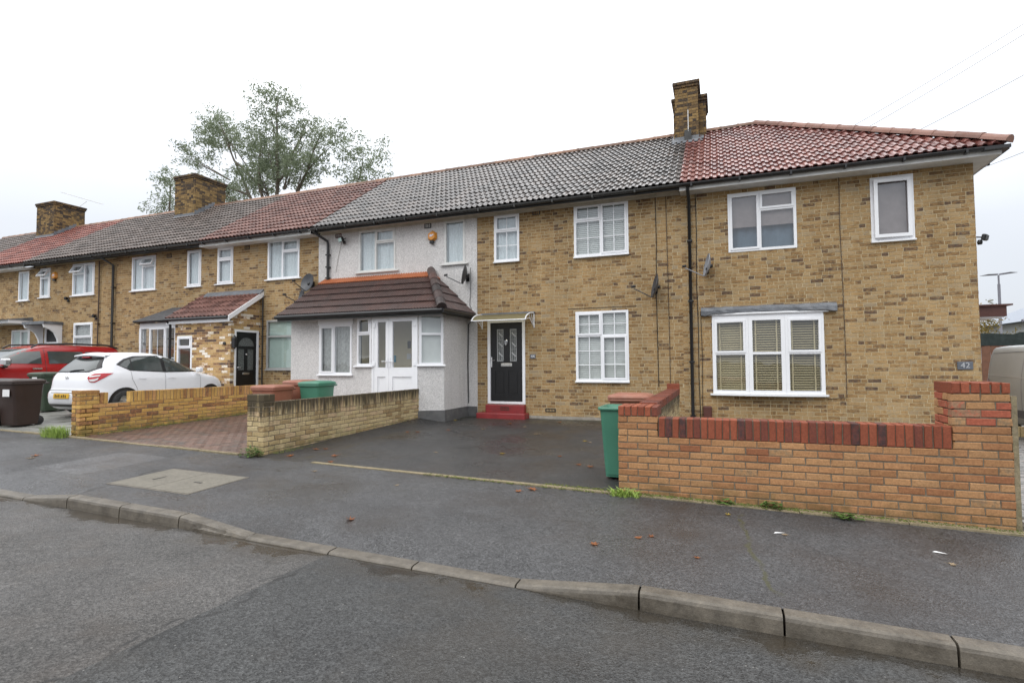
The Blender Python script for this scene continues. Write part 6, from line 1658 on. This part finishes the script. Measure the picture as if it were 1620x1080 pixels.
dish('round dark satellite dish left of the lean-to roof, the upper of two', (-10.98, 0, 3.80), (-.12, -.96, .22), 'dish_dark', .27)
dish('dark satellite dish half hidden by the lean-to roof edge, the lower of two', (-11.2, 0, 3.42), (-.5, -.85, .22), 'dish_dark', .22)
def alarm(label, x, z, y=-.015):
    a = thing('alarm_box', label, 'alarm box', (x, y, z))
    m = MB(); n = 6; R0 = .155
    front = [(x + R0 * .72 * math.cos(PI / 6 + 2 * PI * i / n), y - .075, z + R0 * .72 * math.sin(PI / 6 + 2 * PI * i / n)) for i in range(n)]
    back = [(x + R0 * math.cos(PI / 6 + 2 * PI * i / n), y - .003, z + R0 * math.sin(PI / 6 + 2 * PI * i / n)) for i in range(n)]
    m.face(list(reversed(front))); 
    for i in range(n): m.face([back[i], back[(i + 1) % n], front[(i + 1) % n], front[i]])
    m.build('cover', 'alarm', a)
    MB().cbox(x - .06, x + .06, y - .07, y - .004, z - .20, z - .12, .01).build('strobe', 'black_plastic', a)
    k = MB(); k.mesh([(x - .065, y - .078, z - .015), (x + .0, y - .078, z - .02), (x + .07, y - .078, z + .02), (x + .06, y - .078, z + .045), (x + .01, y - .078, z + .03), (x - .03, y - .078, z + .045)], [(0, 1, 2, 3, 4, 5)]); k.build('logo', 'blue_mark', a)
alarm('orange hexagonal alarm box on the grey pebbledashed wall', -7.02, 4.86, -.03)
alarm('yellow alarm box beside an open top window on the far brick house', -22.98, 4.86, -.01)
def flood(label, pos, aim, lens='flood_lens', s=1.0):
    f = thing('security_light', label, 'security light', pos)
    p = Vector(pos); a = Vector(aim).normalized(); c = p + a * .16 * s + Vector((0, 0, .0)); sx = Vector((0, 0, 1)).cross(a).normalized(); uy = a.cross(sx)
    m = MB(); M4 = Matrix(((sx.x, a.x, uy.x, c.x), (sx.y, a.y, uy.y, c.y), (sx.z, a.z, uy.z, c.z), (0, 0, 0, 1)))
    m.cbox(-.10 * s, .10 * s, -.05 * s, .03 * s, -.065 * s, .065 * s, .015); m.xf(M4); m.tube([p, p + a * .06, c - a * .04], .014, 6); m.build('housing', 'black_plastic', f)
    l = MB(); l.box(-.085 * s, .085 * s, .031 * s, .036 * s, -.05 * s, .05 * s); l.xf(M4); l.build('lens', lens, f)
    q = MB(); q.lathe([(.0, -.05), (.035, -.045), (.045, 0), (.03, .04), (0, .045)], tuple(p + Vector((a.x * .05, a.y * .05, -.12 * s))), 10); q.build('sensor', 'black_plastic', f)
flood('security floodlight on the outer corner of the end house', (4.52, .05, 3.80), (.8, -.55, -.22), 'gutter_grey', .85)
flood('floodlight with pale lens under the eaves of the pebbledashed house', (-9.82, -.03, 5.06), (-.35, -.85, -.35), 'flood_lens', 1.0)
flood('small dark camera on a bracket beside the far yellow alarm box', (-22.1, -.02, 3.98), (-.9, -.3, -.1), 'gutter_grey', .8)
flood('small dark camera on the thin brown pipe of the far house', (-20.5, -.03, 3.28), (-.9, -.3, -.15), 'gutter_grey', .8)

# ------------------------------------------------------------------ street cover
def cover():
    c = thing('inspection_cover', 'pale concrete inspection cover in two slabs set in the pavement', 'inspection cover', (-6.2, -7.72, gz(-6.2, -7.72)))
    m = Matrix.Translation((-6.16, -7.71, 0)) @ Matrix.Rotation(math.radians(1), 4, 'Z') @ Matrix.Diagonal((.90, 1, 1, 1))
    zz = lambda p: gz((m @ Vector((p[0], p[1], 0))).x, (m @ Vector((p[0], p[1], 0))).y)
    for (a, b) in ((-.71, -.004), (.004, .71)):
        mb = MB(); cor = [(a, -.40), (b, -.40), (b, .40), (a, .40)]
        v = [(p[0], p[1], zz(p) - .05) for p in cor] + [(p[0], p[1], zz(p) + .006) for p in cor]
        mb.mesh(v, [(4, 5, 6, 7), (0, 1, 5, 4), (2, 3, 7, 6), (3, 0, 4, 7), (1, 2, 6, 5)]); s = mb.xf(m).build('cover_slab', 'cover', c)
        cx = (a + b) / 2; q = MB(); z = zz((cx, 0)) + .008
        q.box(cx - .012, cx + .012, -.10, .08, z - .01, z + .001) if a < 0 else q.box(cx - .08, cx + .05, -.02, .008, z - .01, z + .001)
        q.xf(m).build('key_slot', 'gutter_grey', s)
    f = MB()
    for (x0, x1, y0, y1) in ((-.735, .735, -.43, -.404), (-.735, .735, .404, .43), (-.735, -.714, -.404, .404), (.714, .735, -.404, .404)):
        cor = [(x0, y0), (x1, y0), (x1, y1), (x0, y1)]; v = [(p[0], p[1], zz(p) - .03) for p in cor] + [(p[0], p[1], zz(p) + .004) for p in cor]
        f.mesh(v, [(4, 5, 6, 7), (0, 1, 5, 4), (2, 3, 7, 6), (3, 0, 4, 7), (1, 2, 6, 5)])
    f.xf(m).build('frame', 'kerb', c)
cover()

# ------------------------------------------------------------------ fallen leaves, weeds, moss
def leaves():
    def leaf_mesh(mat, seed):
        rg = random.Random(seed); mb = MB(); n = 5; pts = []
        for i in range(n * 2 + 1):
            a = -PI * .85 + PI * 1.7 * i / (n * 2); r = (.06 if i % 2 == 0 else .03) * rg.uniform(.85, 1.15)
            pts.append((r * math.sin(a), r * math.cos(a), .006 + .02 * rg.random() * (r / .06)))
        v = [(0, -.02, .004)] + pts
        mb.mesh(v, [(0, i + 1, i + 2) for i in range(len(pts) - 1)], 0, rg.random())
        mb.tube([(0, -.02, .006), (.005, -.06, .008), (.012, -.085, .014)], .0016, 4)
        return mb.data('fallen_leaf', mat)
    kinds = {'o': [leaf_mesh('leaf_o', k) for k in range(3)], 'y': [leaf_mesh('leaf_y', k + 5) for k in range(2)], 'p': [leaf_mesh('leaf_p', k + 9) for k in range(2)]}
    L = [(-6.08, -5.44, 'o', 1.2), (-5.97, -5.34, 'o', 1.0), (-5.44, -5.76, 'o', 1.3), (-6.04, -6.03, 'o', 1.2), (-5.82, -3.13, 'o', 1.0), (-5.64, -3.07, 'o', 1.1), (-2.18, -6.60, 'o', .9), (-2.06, -6.46, 'o', 1.3),
         (-3.30, -8.15, 'o', 1.0), (-1.71, -5.04, 'o', 1.2), (-1.89, -4.95, 'o', .9), (-3.35, -2.50, 'p', 1.0), (-2.27, -3.0, 'y', .9), (-2.15, -3.1, 'p', .8), (-3.41, -.65, 'o', 1.2), (-2.30, -4.48, 'o', .8),
         (-.69, -7.62, 'o', .8), (-.59, -7.54, 'o', .7), (-1.01, -7.92, 'o', .9), (.04, -6.62, 'y', .7), (-4.6, -2.2, 'p', 1.0), (-3.9, -1.6, 'p', .9), (-4.4, -1.2, 'o', 1.2), (-2.9, -1.0, 'p', .8), (-3.2, -4.6, 'y', 1.0), (-4.2, -4.9, 'p', .7),
         (-5.2, -2.6, 'o', .9), (-9.45, -7.5, 'o', 1.2), (-9.3, -7.62, 'p', 1.1), (-5.0, -6.7, 'p', .8), (-3.6, -6.9, 'p', .7), (.5, -7.05, 'p', .6), (1.62, -7.3, 'p', .7), (-.2, -7.9, 'o', .6), (-5.85, -1.0, 'y', .9), (-5.2, -6.15, 'o', .9)]
    used = {}
    def leaf_label(x, y, k, s):
        c = {'o': 'brownish', 'y': 'yellow', 'p': 'pale'}[k]; z = 'large ' if s > 1.15 else ('small ' if s < .85 else '')
        if y > -1.7: w = 'on the tarmac drive close to the house wall' if x > -4 else 'on the tarmac drive near the red doorstep'
        elif y > -3.3: w = 'on the drive by the far end of the buff wall' if x < -5 else 'on the middle of the tarmac drive'
        elif y > -6.2: w = 'on the drive by the buff wall pier' if x < -5.5 else ('at the left end of the concrete edging' if x < -5 else ('on the drive near the green bin' if x > -2.4 else 'on the drive behind the concrete edging'))
        elif y > -6.75: w = 'at the foot of the orange wall' if x > -1 else ('on the edging near the grass tuft' if x > -3 else 'on the pavement beside the buff pier')
        elif x < -8: w = 'on the pavement left of the inspection cover'
        else: w = 'on the pavement below the orange wall' if x > .2 else ('on the pavement near the raised kerb' if x > -1.5 else 'on the pavement before the tarmac drive')
        l = z + c + ' fallen leaf ' + w; n = used.get(l, 0); used[l] = n + 1
        return l if not n else l + [', by another', ', apart', ', alone'][n - 1]
    lab = {'o': 'brown orange fallen leaf lying on the wet tarmac', 'y': 'yellow fallen leaf lying on the wet tarmac', 'p': 'pale fallen leaf lying on the wet tarmac'}
    for i, (x, y, k, s) in enumerate(L):
        o = bpy.data.objects.new('fallen_leaf', kinds[k][i % len(kinds[k])]); COL.objects.link(o)
        o.location = (x, y, gz(x, y) + .002); o.rotation_euler = (R.uniform(-.12, .12), R.uniform(-.12, .12), R.uniform(0, 6.28)); o.scale = (s * .85,) * 3
        tag(o, leaf_label(x, y, k, s), 'leaf', {'o': 'brown orange fallen leaves', 'y': 'yellow fallen leaves', 'p': 'pale fallen leaves'}[k])
    for (x, y, n, h, r, lb) in ((-11.15, -6.33, 420, .24, .27, 'bright green grass tuft at the foot of the yellow brick wall'), (-1.02, -6.33, 120, .11, .13, 'green grass tuft at the foot of the orange brick pier')):
        mb = MB(); rg = random.Random(n)
        for _ in range(n):
            a = rg.uniform(0, 6.28); q = r * rg.random() ** .7; bx, by = x + q * math.cos(a) * 1.3, y + q * math.sin(a) * .5; bz = gz(bx, by)
            hh = h * rg.uniform(.5, 1.1); lx, ly = rg.uniform(-.12, .12), rg.uniform(-.12, .08); w = .005
            mb.mesh([(bx - w, by, bz), (bx + w, by, bz), (bx + lx * .4 + w * .8, by + ly * .4, bz + hh * .6), (bx + lx * .4 - w * .8, by + ly * .4, bz + hh * .6), (bx + lx, by + ly, bz + hh * .85)], [(0, 1, 2, 3), (3, 2, 4)], 0, rg.random())
        tag(mb.build('grass_tuft', 'grass'), lb, 'grass tuft')
    def weed(x, y, n, r, h, lb):
        mb = MB(); rg = random.Random(int(x * 100))
        for _ in range(n):
            a = rg.uniform(0, 6.28); q = r * rg.random() ** .6; px, py = x + q * math.cos(a), y + q * math.sin(a) * .6; pz = gz(px, py) + h * rg.random() * (1 - .5 * q / r); s = rg.uniform(.018, .035); t = rg.uniform(0, 6.28)
            u = Vector((math.cos(t), math.sin(t), rg.uniform(-.3, .5))) * s; v = Vector((-math.sin(t), math.cos(t), rg.uniform(-.3, .3))) * s * .6; c = Vector((px, py, pz + .01))
            mb.mesh([c - u, c - v, c + u, c + v], [(0, 1, 2, 3)], 0, rg.random())
        tag(mb.build('weed', 'weed'), lb, 'weed')
    weed(-6.55, -6.28, 160, .2, .16, 'leafy green weed at the foot of the buff brick pier')
    weed(.02, -6.24, 36, .09, .06, 'small weed at the wall foot under the left end of the red coping')
    weed(.47, -6.24, 55, .10, .10, 'small green weed at the foot of the orange wall left of centre')
    weed(1.12, -6.3, 60, .15, .05, 'flat weed spreading on the pavement below the middle of the orange wall')
    # moss and seedlings along the wall feet: nobody could count it
    mb = MB(); rg = random.Random(3)
    for _ in range(2600):
        k = rg.random()
        if k < .42: x, y = rg.uniform(-1.2, 2.5), -6.21 + rg.gauss(0, .028)
        elif k < .6: x, y = rg.uniform(-10.75, -10.6), rg.uniform(-5.9, -2.2)
        elif k < .8: y = rg.uniform(-6.0, -1.6); x = -6.42 + abs(rg.gauss(0, .05)) - .01 * (y + 6)
        elif k < .9: x, y = rg.uniform(-3.6, -1.1), -6.30 + rg.gauss(0, .02)
        else: x, y = rg.uniform(-2.0, -1.1), -6.2 + rg.gauss(0, .03)
        z = gz(x, y) + .014; s = rg.uniform(.006, .018); t = rg.uniform(0, 3.1)
        mb.mesh([(x - s * math.cos(t), y - s * math.sin(t), z - .004), (x + s * math.sin(t), y - s * math.cos(t), z - .004), (x + s * math.cos(t), y + s * math.sin(t), z - .003), (x, y, z + s * .6)], [(0, 1, 3), (1, 2, 3), (2, 0, 3)], 0, rg.random())
    mb.build('moss', 'mossm')['kind'] = 'stuff'
    for (x, y, rz) in ((.46, -7.02, .3), (1.62, -7.05, -.4)):
        q = MB(); q.mesh([(-.05, 0, .003), (.05, .004, .006), (.04, .018, .004), (-.03, .016, .01)], [(0, 1, 2, 3)])
        o = q.build('paper_scrap', 'white_print'); o.location = (x, y, gz(x, y)); o.rotation_euler = (0, 0, rz)
        tag(o, 'thin white paper scrap on the pavement ' + ('below the middle of the orange wall' if x < 1 else 'near the right end of the orange wall'), 'litter')
leaves()

# ------------------------------------------------------------------ trees, lamp, far things, wires
def crown(parent, blobs, n, mat, size, seed):
    rg = random.Random(seed); mb = MB(); tot = sum(b[3] * b[4] * b[5] for b in blobs) ** 1.0
    ws = [(b[3] * b[5]) for b in blobs]; sw = sum(ws)
    for b, w in zip(blobs, ws):
        k = int(n * w / sw); cx, cy, cz, rx, ry, rz = b
        # sprays: short twigs carrying leaves
        ns = max(4, k // 26)
        for _ in range(ns):
            while True:
                u = Vector((rg.uniform(-1, 1), rg.uniform(-1, 1), rg.uniform(-1, 1)))
                if u.length < 1: break
            u *= rg.uniform(.75, 1.08); c = Vector((cx + u.x * rx, cy + u.y * ry, cz + u.z * rz)); d = Vector((u.x * .6 + rg.gauss(0, .3), u.y * .5 + rg.gauss(0, .3), .25 + rg.gauss(0, .35))).normalized()
            sh = cl(.45 + rg.gauss(0, .22), 0, 1); ln = rg.uniform(.35, .8)
            for _ in range(26):
                p = c + d * rg.random() * ln + Vector((rg.gauss(0, .14), rg.gauss(0, .14), rg.gauss(0, .12)))
                a = Vector((rg.gauss(0, 1), rg.gauss(0, 1), rg.gauss(0, .8) - .3)).normalized() * size * rg.uniform(.6, 1.2)
                s = a.cross(Vector((rg.gauss(0, 1), rg.gauss(0, 1), rg.gauss(0, 1)))).normalized() * size * .3
                mb.mesh([p - a * .5, p + s * .5, p + a * .5, p - s * .5], [(0, 1, 2, 3)], 0, cl(sh + rg.gauss(0, .1), 0, 1))
    return mb.build('crown', mat, parent)
def limb(mb, pts, r0, r1, seed=0):
    rg = random.Random(seed); P = [Vector(p) for p in pts]; out = []
    for a, b in zip(P, P[1:]):
        for i in range(4):
            t = i / 4; out.append(a.lerp(b, t) + Vector((rg.gauss(0, .05), rg.gauss(0, .05), 0)))
    out.append(P[-1]); n = len(out)
    mb.tube(out, [r0 + (r1 - r0) * i / (n - 1) for i in range(n)], 7)
def trees():
    Y = 14.0
    # image of the big grey-green tree behind the terrace, as world blobs (x, y, z, rx, ry, rz)
    t = thing('tree', 'tall grey-green tree rising behind the terrace roofs, sky showing through', 'tree', (-26.5, Y, 0))
    B = [(-32.2, 14.6, 18.5, 1.5, 1.6, 1.5), (-30.6, 13.2, 17.7, 1.3, 1.5, 1.3), (-33.2, 13.4, 16.6, 1.4, 1.4, 1.0), (-34.0, 15.0, 14.7, 1.3, 1.3, .9), (-31.4, 14.2, 14.3, 1.9, 1.7, 1.1), (-30.0, 13, 13.2, 1.4, 1.4, .9),
         (-28.3, 14.5, 17.2, 1.8, 1.8, 1.5), (-26.0, 13.5, 18.6, 1.9, 1.8, 1.5), (-24.6, 14.8, 17.3, 1.6, 1.7, 1.3), (-26.7, 13.8, 16.1, 2.3, 1.9, 1.4), (-28.8, 15, 15.0, 1.9, 1.6, 1.4), (-25.3, 14.2, 14.9, 1.9, 1.7, 1.6), (-23.6, 13.4, 14.6, 1.5, 1.5, 1.2),
         (-22.2, 14.4, 16.3, 1.2, 1.3, 1.2), (-27.2, 13, 14.0, 1.6, 1.5, 1.0), (-31.9, 14.6, 12.2, 1.0, 1.1, 1.0), (-31.0, 13.6, 11.2, 1.0, 1.0, .8)]
    B = [(a, b, c - .85, d * .93, e, f * .9) for a, b, c, d, e, f in B]
    crown(t, B, 26000, 'foliage', .23, 5)
    m = MB()
    limb(m, [(-26.6, Y, 0), (-26.5, Y, 5.5), (-26.4, Y, 9)], .42, .26, 1)
    for i, (a, b, c) in enumerate((((-26.4, Y, 8.5), (-29.0, 14.2, 12.8), (-32.0, 14.5, 18.0)), ((-26.4, Y, 8.5), (-27.6, 13.8, 13.0), (-28.4, 14.4, 17.2)), ((-26.4, Y, 9), (-26.2, 13.8, 14), (-26.0, 13.6, 18.6)), ((-26.4, Y, 9), (-24.6, 14.2, 13.0), (-23.0, 14.2, 16.0)),
                                   ((-26.5, Y, 8.8), (-28.8, 13.6, 11.8), (-33.8, 14.6, 14.6)), ((-27.6, 13.8, 13), (-29.6, 13.6, 15), (-30.6, 13.2, 17.6)), ((-26.2, 13.8, 13), (-25.2, 14.4, 15.5), (-24.6, 14.8, 17.4)), ((-29, 14.2, 12.8), (-30.5, 14.0, 13.4), (-31.8, 14.5, 12.4)))):
        limb(m, [a, b, c], .16 if i < 5 else .09, .03, i + 3)
    for k in range(40):
        q = R.choice(B); limb(m, [(q[0] * .6 + -26.5 * .4, Y, q[2] * .72 + 2.6), (q[0] + R.uniform(-.6, .6), q[1], q[2] + R.uniform(-.3, .6))], .045, .014, 50 + k)
    m.build('trunk', 'trunk', t)
    t = thing('tree', 'slimmer pale tree standing right of the tall grey-green tree', 'tree', (-20.9, 14.5, 0))
    B = [(-20.0, 14.4, 15.0, 1.6, 1.4, 1.3), (-21.0, 14.9, 13.8, 1.3, 1.3, 1.1), (-19.1, 14.2, 13.4, 1.2, 1.2, 1.0), (-18.4, 14.6, 12.0, 1.0, 1.0, .8), (-22.4, 14.6, 11.6, 1.5, 1.3, 1.0), (-21.4, 14.4, 10.9, 1.3, 1.1, .8), (-19.4, 14.6, 11.2, 1.2, 1.1, .8), (-17.3, 14.6, 11.9, .5, .5, .4)]
    B = [(a, b, c - .7, d, e, f * .9) for a, b, c, d, e, f in B]
    crown(t, B, 5600, 'foliage', .22, 8)
    m = MB(); limb(m, [(-21.0, 14.5, 0), (-21.2, 14.5, 9.5)], .2, .12, 4)
    for i, q in enumerate(B): limb(m, [(-21.2, 14.5, 9.3), ((q[0] - 21.2) / 2, 14.5, (q[2] + 9.8) / 2), (q[0], q[1], q[2])], .07, .015, 20 + i)
    m.build('trunk', 'trunk', t)
    t = thing('tree', 'small pale tree behind the brick chimney left of the tall tree', 'tree', (-37, 14.5, 0))
    B = [(-36.9, 14.5, 15.2, 1.3, 1.2, .9), (-37.6, 14.5, 13.6, 1.1, 1.1, .9), (-35.4, 14.4, 13.9, 1.0, 1.0, .8), (-37.0, 14.6, 12.1, 1.0, 1.0, .9)]
    B = [(a, b, c - .5, d, e, f * .9) for a, b, c, d, e, f in B]
    crown(t, B, 3000, 'foliage', .23, 9)
    m = MB(); limb(m, [(-37, 14.5, 0), (-36.9, 14.5, 9), (-36.8, 14.5, 14.5)], .2, .04, 6)
    for i, q in enumerate(B): limb(m, [(-36.9, 14.5, 10.5), (q[0], q[1], q[2])], .05, .015, 30 + i)
    m.build('trunk', 'trunk', t)
    t = thing('tree', 'tip of a low tree just showing over the grey ridge at the left', 'tree', (-42, 16, 0))
    crown(t, [(-41.6, 16, 11.9, 1.0, 1, .7), (-43.5, 16, 11.3, .8, 1, .6)], 700, 'foliage', .2, 10); m = MB(); limb(m, [(-42, 16, 0), (-41.8, 16, 11.5)], .2, .04, 6); m.build('trunk', 'trunk', t)
    # autumn tree beyond the end house
    t = thing('tree', 'yellow autumn tree beyond the end house, behind the dark netting', 'tree', (13.5, 22, -.3))
    crown(t, [(12.2, 22, 4.0, .6, .8, .55), (12.7, 22.2, 3.2, .6, .8, .5), (12.3, 21.7, 2.4, .7, .8, .5), (13.2, 22, 2.5, .5, .7, .35), (11.5, 22, 3.4, .7, .8, .8)], 3000, 'foliage_y', .17, 12)
    m = MB(); limb(m, [(12.2, 22, -.4), (12.2, 22, 1.6), (12.25, 22, 4.1)], .13, .03, 5); limb(m, [(12.2, 22, 1.6), (12.9, 22.2, 3.0)], .06, .02, 7); limb(m, [(12.2, 22, 1.5), (11.5, 22, 3.6)], .06, .02, 8); m.build('trunk', 'trunk', t)
trees()
def far_right():
    l = thing('street_lamp', 'tall street lamp with two flat arms beyond the end house', 'street lamp', (16.42, 30, zp(16)))
    m = MB(); m.tube([(16.42, 30, -.6), (16.42, 30, 1.2), (16.42, 30, 1.25), (16.43, 30, 6.3)], [.11, .11, .085, .075], 10); m.tube([(16.43, 30, 6.3), (16.43, 30, 6.85)], .05, 8); m.build('post', 'galv', l)
    for sx in (-1, 1):
        h = MB(); x = 16.43; z = 6.92
        v = [(x + sx * .05, 29.9, z - .05), (x + sx * .05, 30.1, z - .05), (x + sx * .95, 30.07, z + (.06 if sx > 0 else -.05)), (x + sx * .95, 29.93, z + (.06 if sx > 0 else -.05)),
             (x + sx * .05, 29.9, z + .04), (x + sx * .05, 30.1, z + .04), (x + sx * .55, 30.13, z + .10 * (1 if sx > 0 else .3)), (x + sx * .55, 29.87, z + .10 * (1 if sx > 0 else .3))]
        h.mesh(v, [(0, 3, 2, 1), (4, 5, 6, 7), (0, 4, 7, 3), (1, 2, 6, 5), (3, 7, 6, 2), (0, 1, 5, 4)]); h.build('lamp_head', 'galv', l)
    # fence with dark netting on top
    f = thing('garden_fence', 'brown board fence topped with dark green netting beyond the van', 'fence', (13, 14, zp(12)))
    for i in range(40):
        x = 9.0 + i * .3; MB().box(x, x + .285, 14, 14.03, -.4, 2.12).build('fence_board', 'fence', f)
    for i in range(7): MB().box(9.0 + i * 1.9 - .04, 9.0 + i * 1.9 + .04, 14.031, 14.11, -.4, 2.55).build('post', 'fence', f)
    nt = MB(); n = 60; v = []
    for i in range(n + 1):
        x = 9.0 + 12 * i / n; sg = .04 * math.sin(i * 1.9) * (R.random() + .3); v += [(x, 13.985 + sg * .4, 2.08), (x, 13.98, 2.57 + .03 * math.sin(i * PI / 6.3) + (.05 if x > 10.6 else -.03))]
    nt.mesh(v, [(2 * i, 2 * i + 2, 2 * i + 3, 2 * i + 1) for i in range(n)]); nt.build('netting', 'netting', f)
    b = thing('far_house', 'low white building with a shallow blue-grey roof at the right edge', 'building', (36, 44, 0))
    w = MB().holes(24, 52, -.6, 4.75, [(27.5, 28.7, 3.1, 4.2), (31.5, 33.0, 3.0, 4.2), (35, 36.5, 3, 4.2), (39, 40.5, 3, 4.2)], 44, 44.3); w.box(24, 52, 44.35, 53, -.6, 4.7); w.build('wall', 'farwall', b)
    for x0, x1 in ((27.5, 28.7), (31.5, 33.0), (35, 36.5), (39, 40.5)):
        fr = MB().holes(x0, x1, 3.05, 4.2, [(x0 + .08, (x0 + x1) / 2 - .04, 3.13, 4.12), ((x0 + x1) / 2 + .04, x1 - .08, 3.13, 4.12)], 44.1, 44.2).build('window', 'galv', b)
        g = MB(); g.face([(x0, 44.22, 3.05), (x1, 44.22, 3.05), (x1, 44.22, 4.2), (x0, 44.22, 4.2)]); g.build('pane', 'dark_glass', fr)
    r = MB(); r.mesh([(23.0, 43.3, 4.7), (53, 43.3, 4.7), (53, 50, 7.6), (29.0, 50, 7.6), (23.0, 54, 4.7), (53, 54, 4.7)], [(0, 1, 2, 3), (0, 3, 4), (3, 2, 5, 4)]); r.build('roof', 'farroof', b)
    tr = MB(); tr.tube([(23.0, 43.28, 4.72), (53, 43.28, 4.72)], .12, 6); tr.tube([(23.0, 43.28, 4.75), (29, 49.9, 7.66), (53, 49.9, 7.66)], .1, 6); tr.build('fascia', 'galv', b)
far_right()
def wires():
    W = [((9.5, -4.6, 9.0), (2.2, 15, 10.35)), ((9.5, -4.55, 8.93), (2.8, 15, 10.2)), ((9.6, -4.4, 8.2), (4.5, 15, 9.9)), ((9.8, -4.2, 6.9), (8.0, 14, 8.6)), ((4.0, -6.5, 8.3), (-3.6, 12, 14.2)), ((2.2, -6.6, 8.1), (-4.4, 10, 14.0)), ((1.4, -6.8, 7.9), (-5.2, 9, 13.6))]
    where = ['heaviest overhead wire crossing the white sky at upper right', 'thin overhead wire close below the heaviest one', 'overhead wire second below the heaviest, ending over the hip', 'lowest overhead wire, meeting the hip tiles at the right',
             'faint overhead wire running off the top edge, rightmost of three', 'faint overhead wire running off the top edge, middle of three', 'faint overhead wire running off the top edge, leftmost of three']
    for (a, b), lb in zip(W, where):
        a, b = Vector(a), Vector(b); pts = [a.lerp(b, i / 14) - Vector((0, 0, .35 * 4 * (i / 14) * (1 - i / 14))) for i in range(15)]
        tag(MB().tube(pts, .008, 5).build('overhead_wire', 'wire'), lb, 'wire', 'overhead wires')
wires()
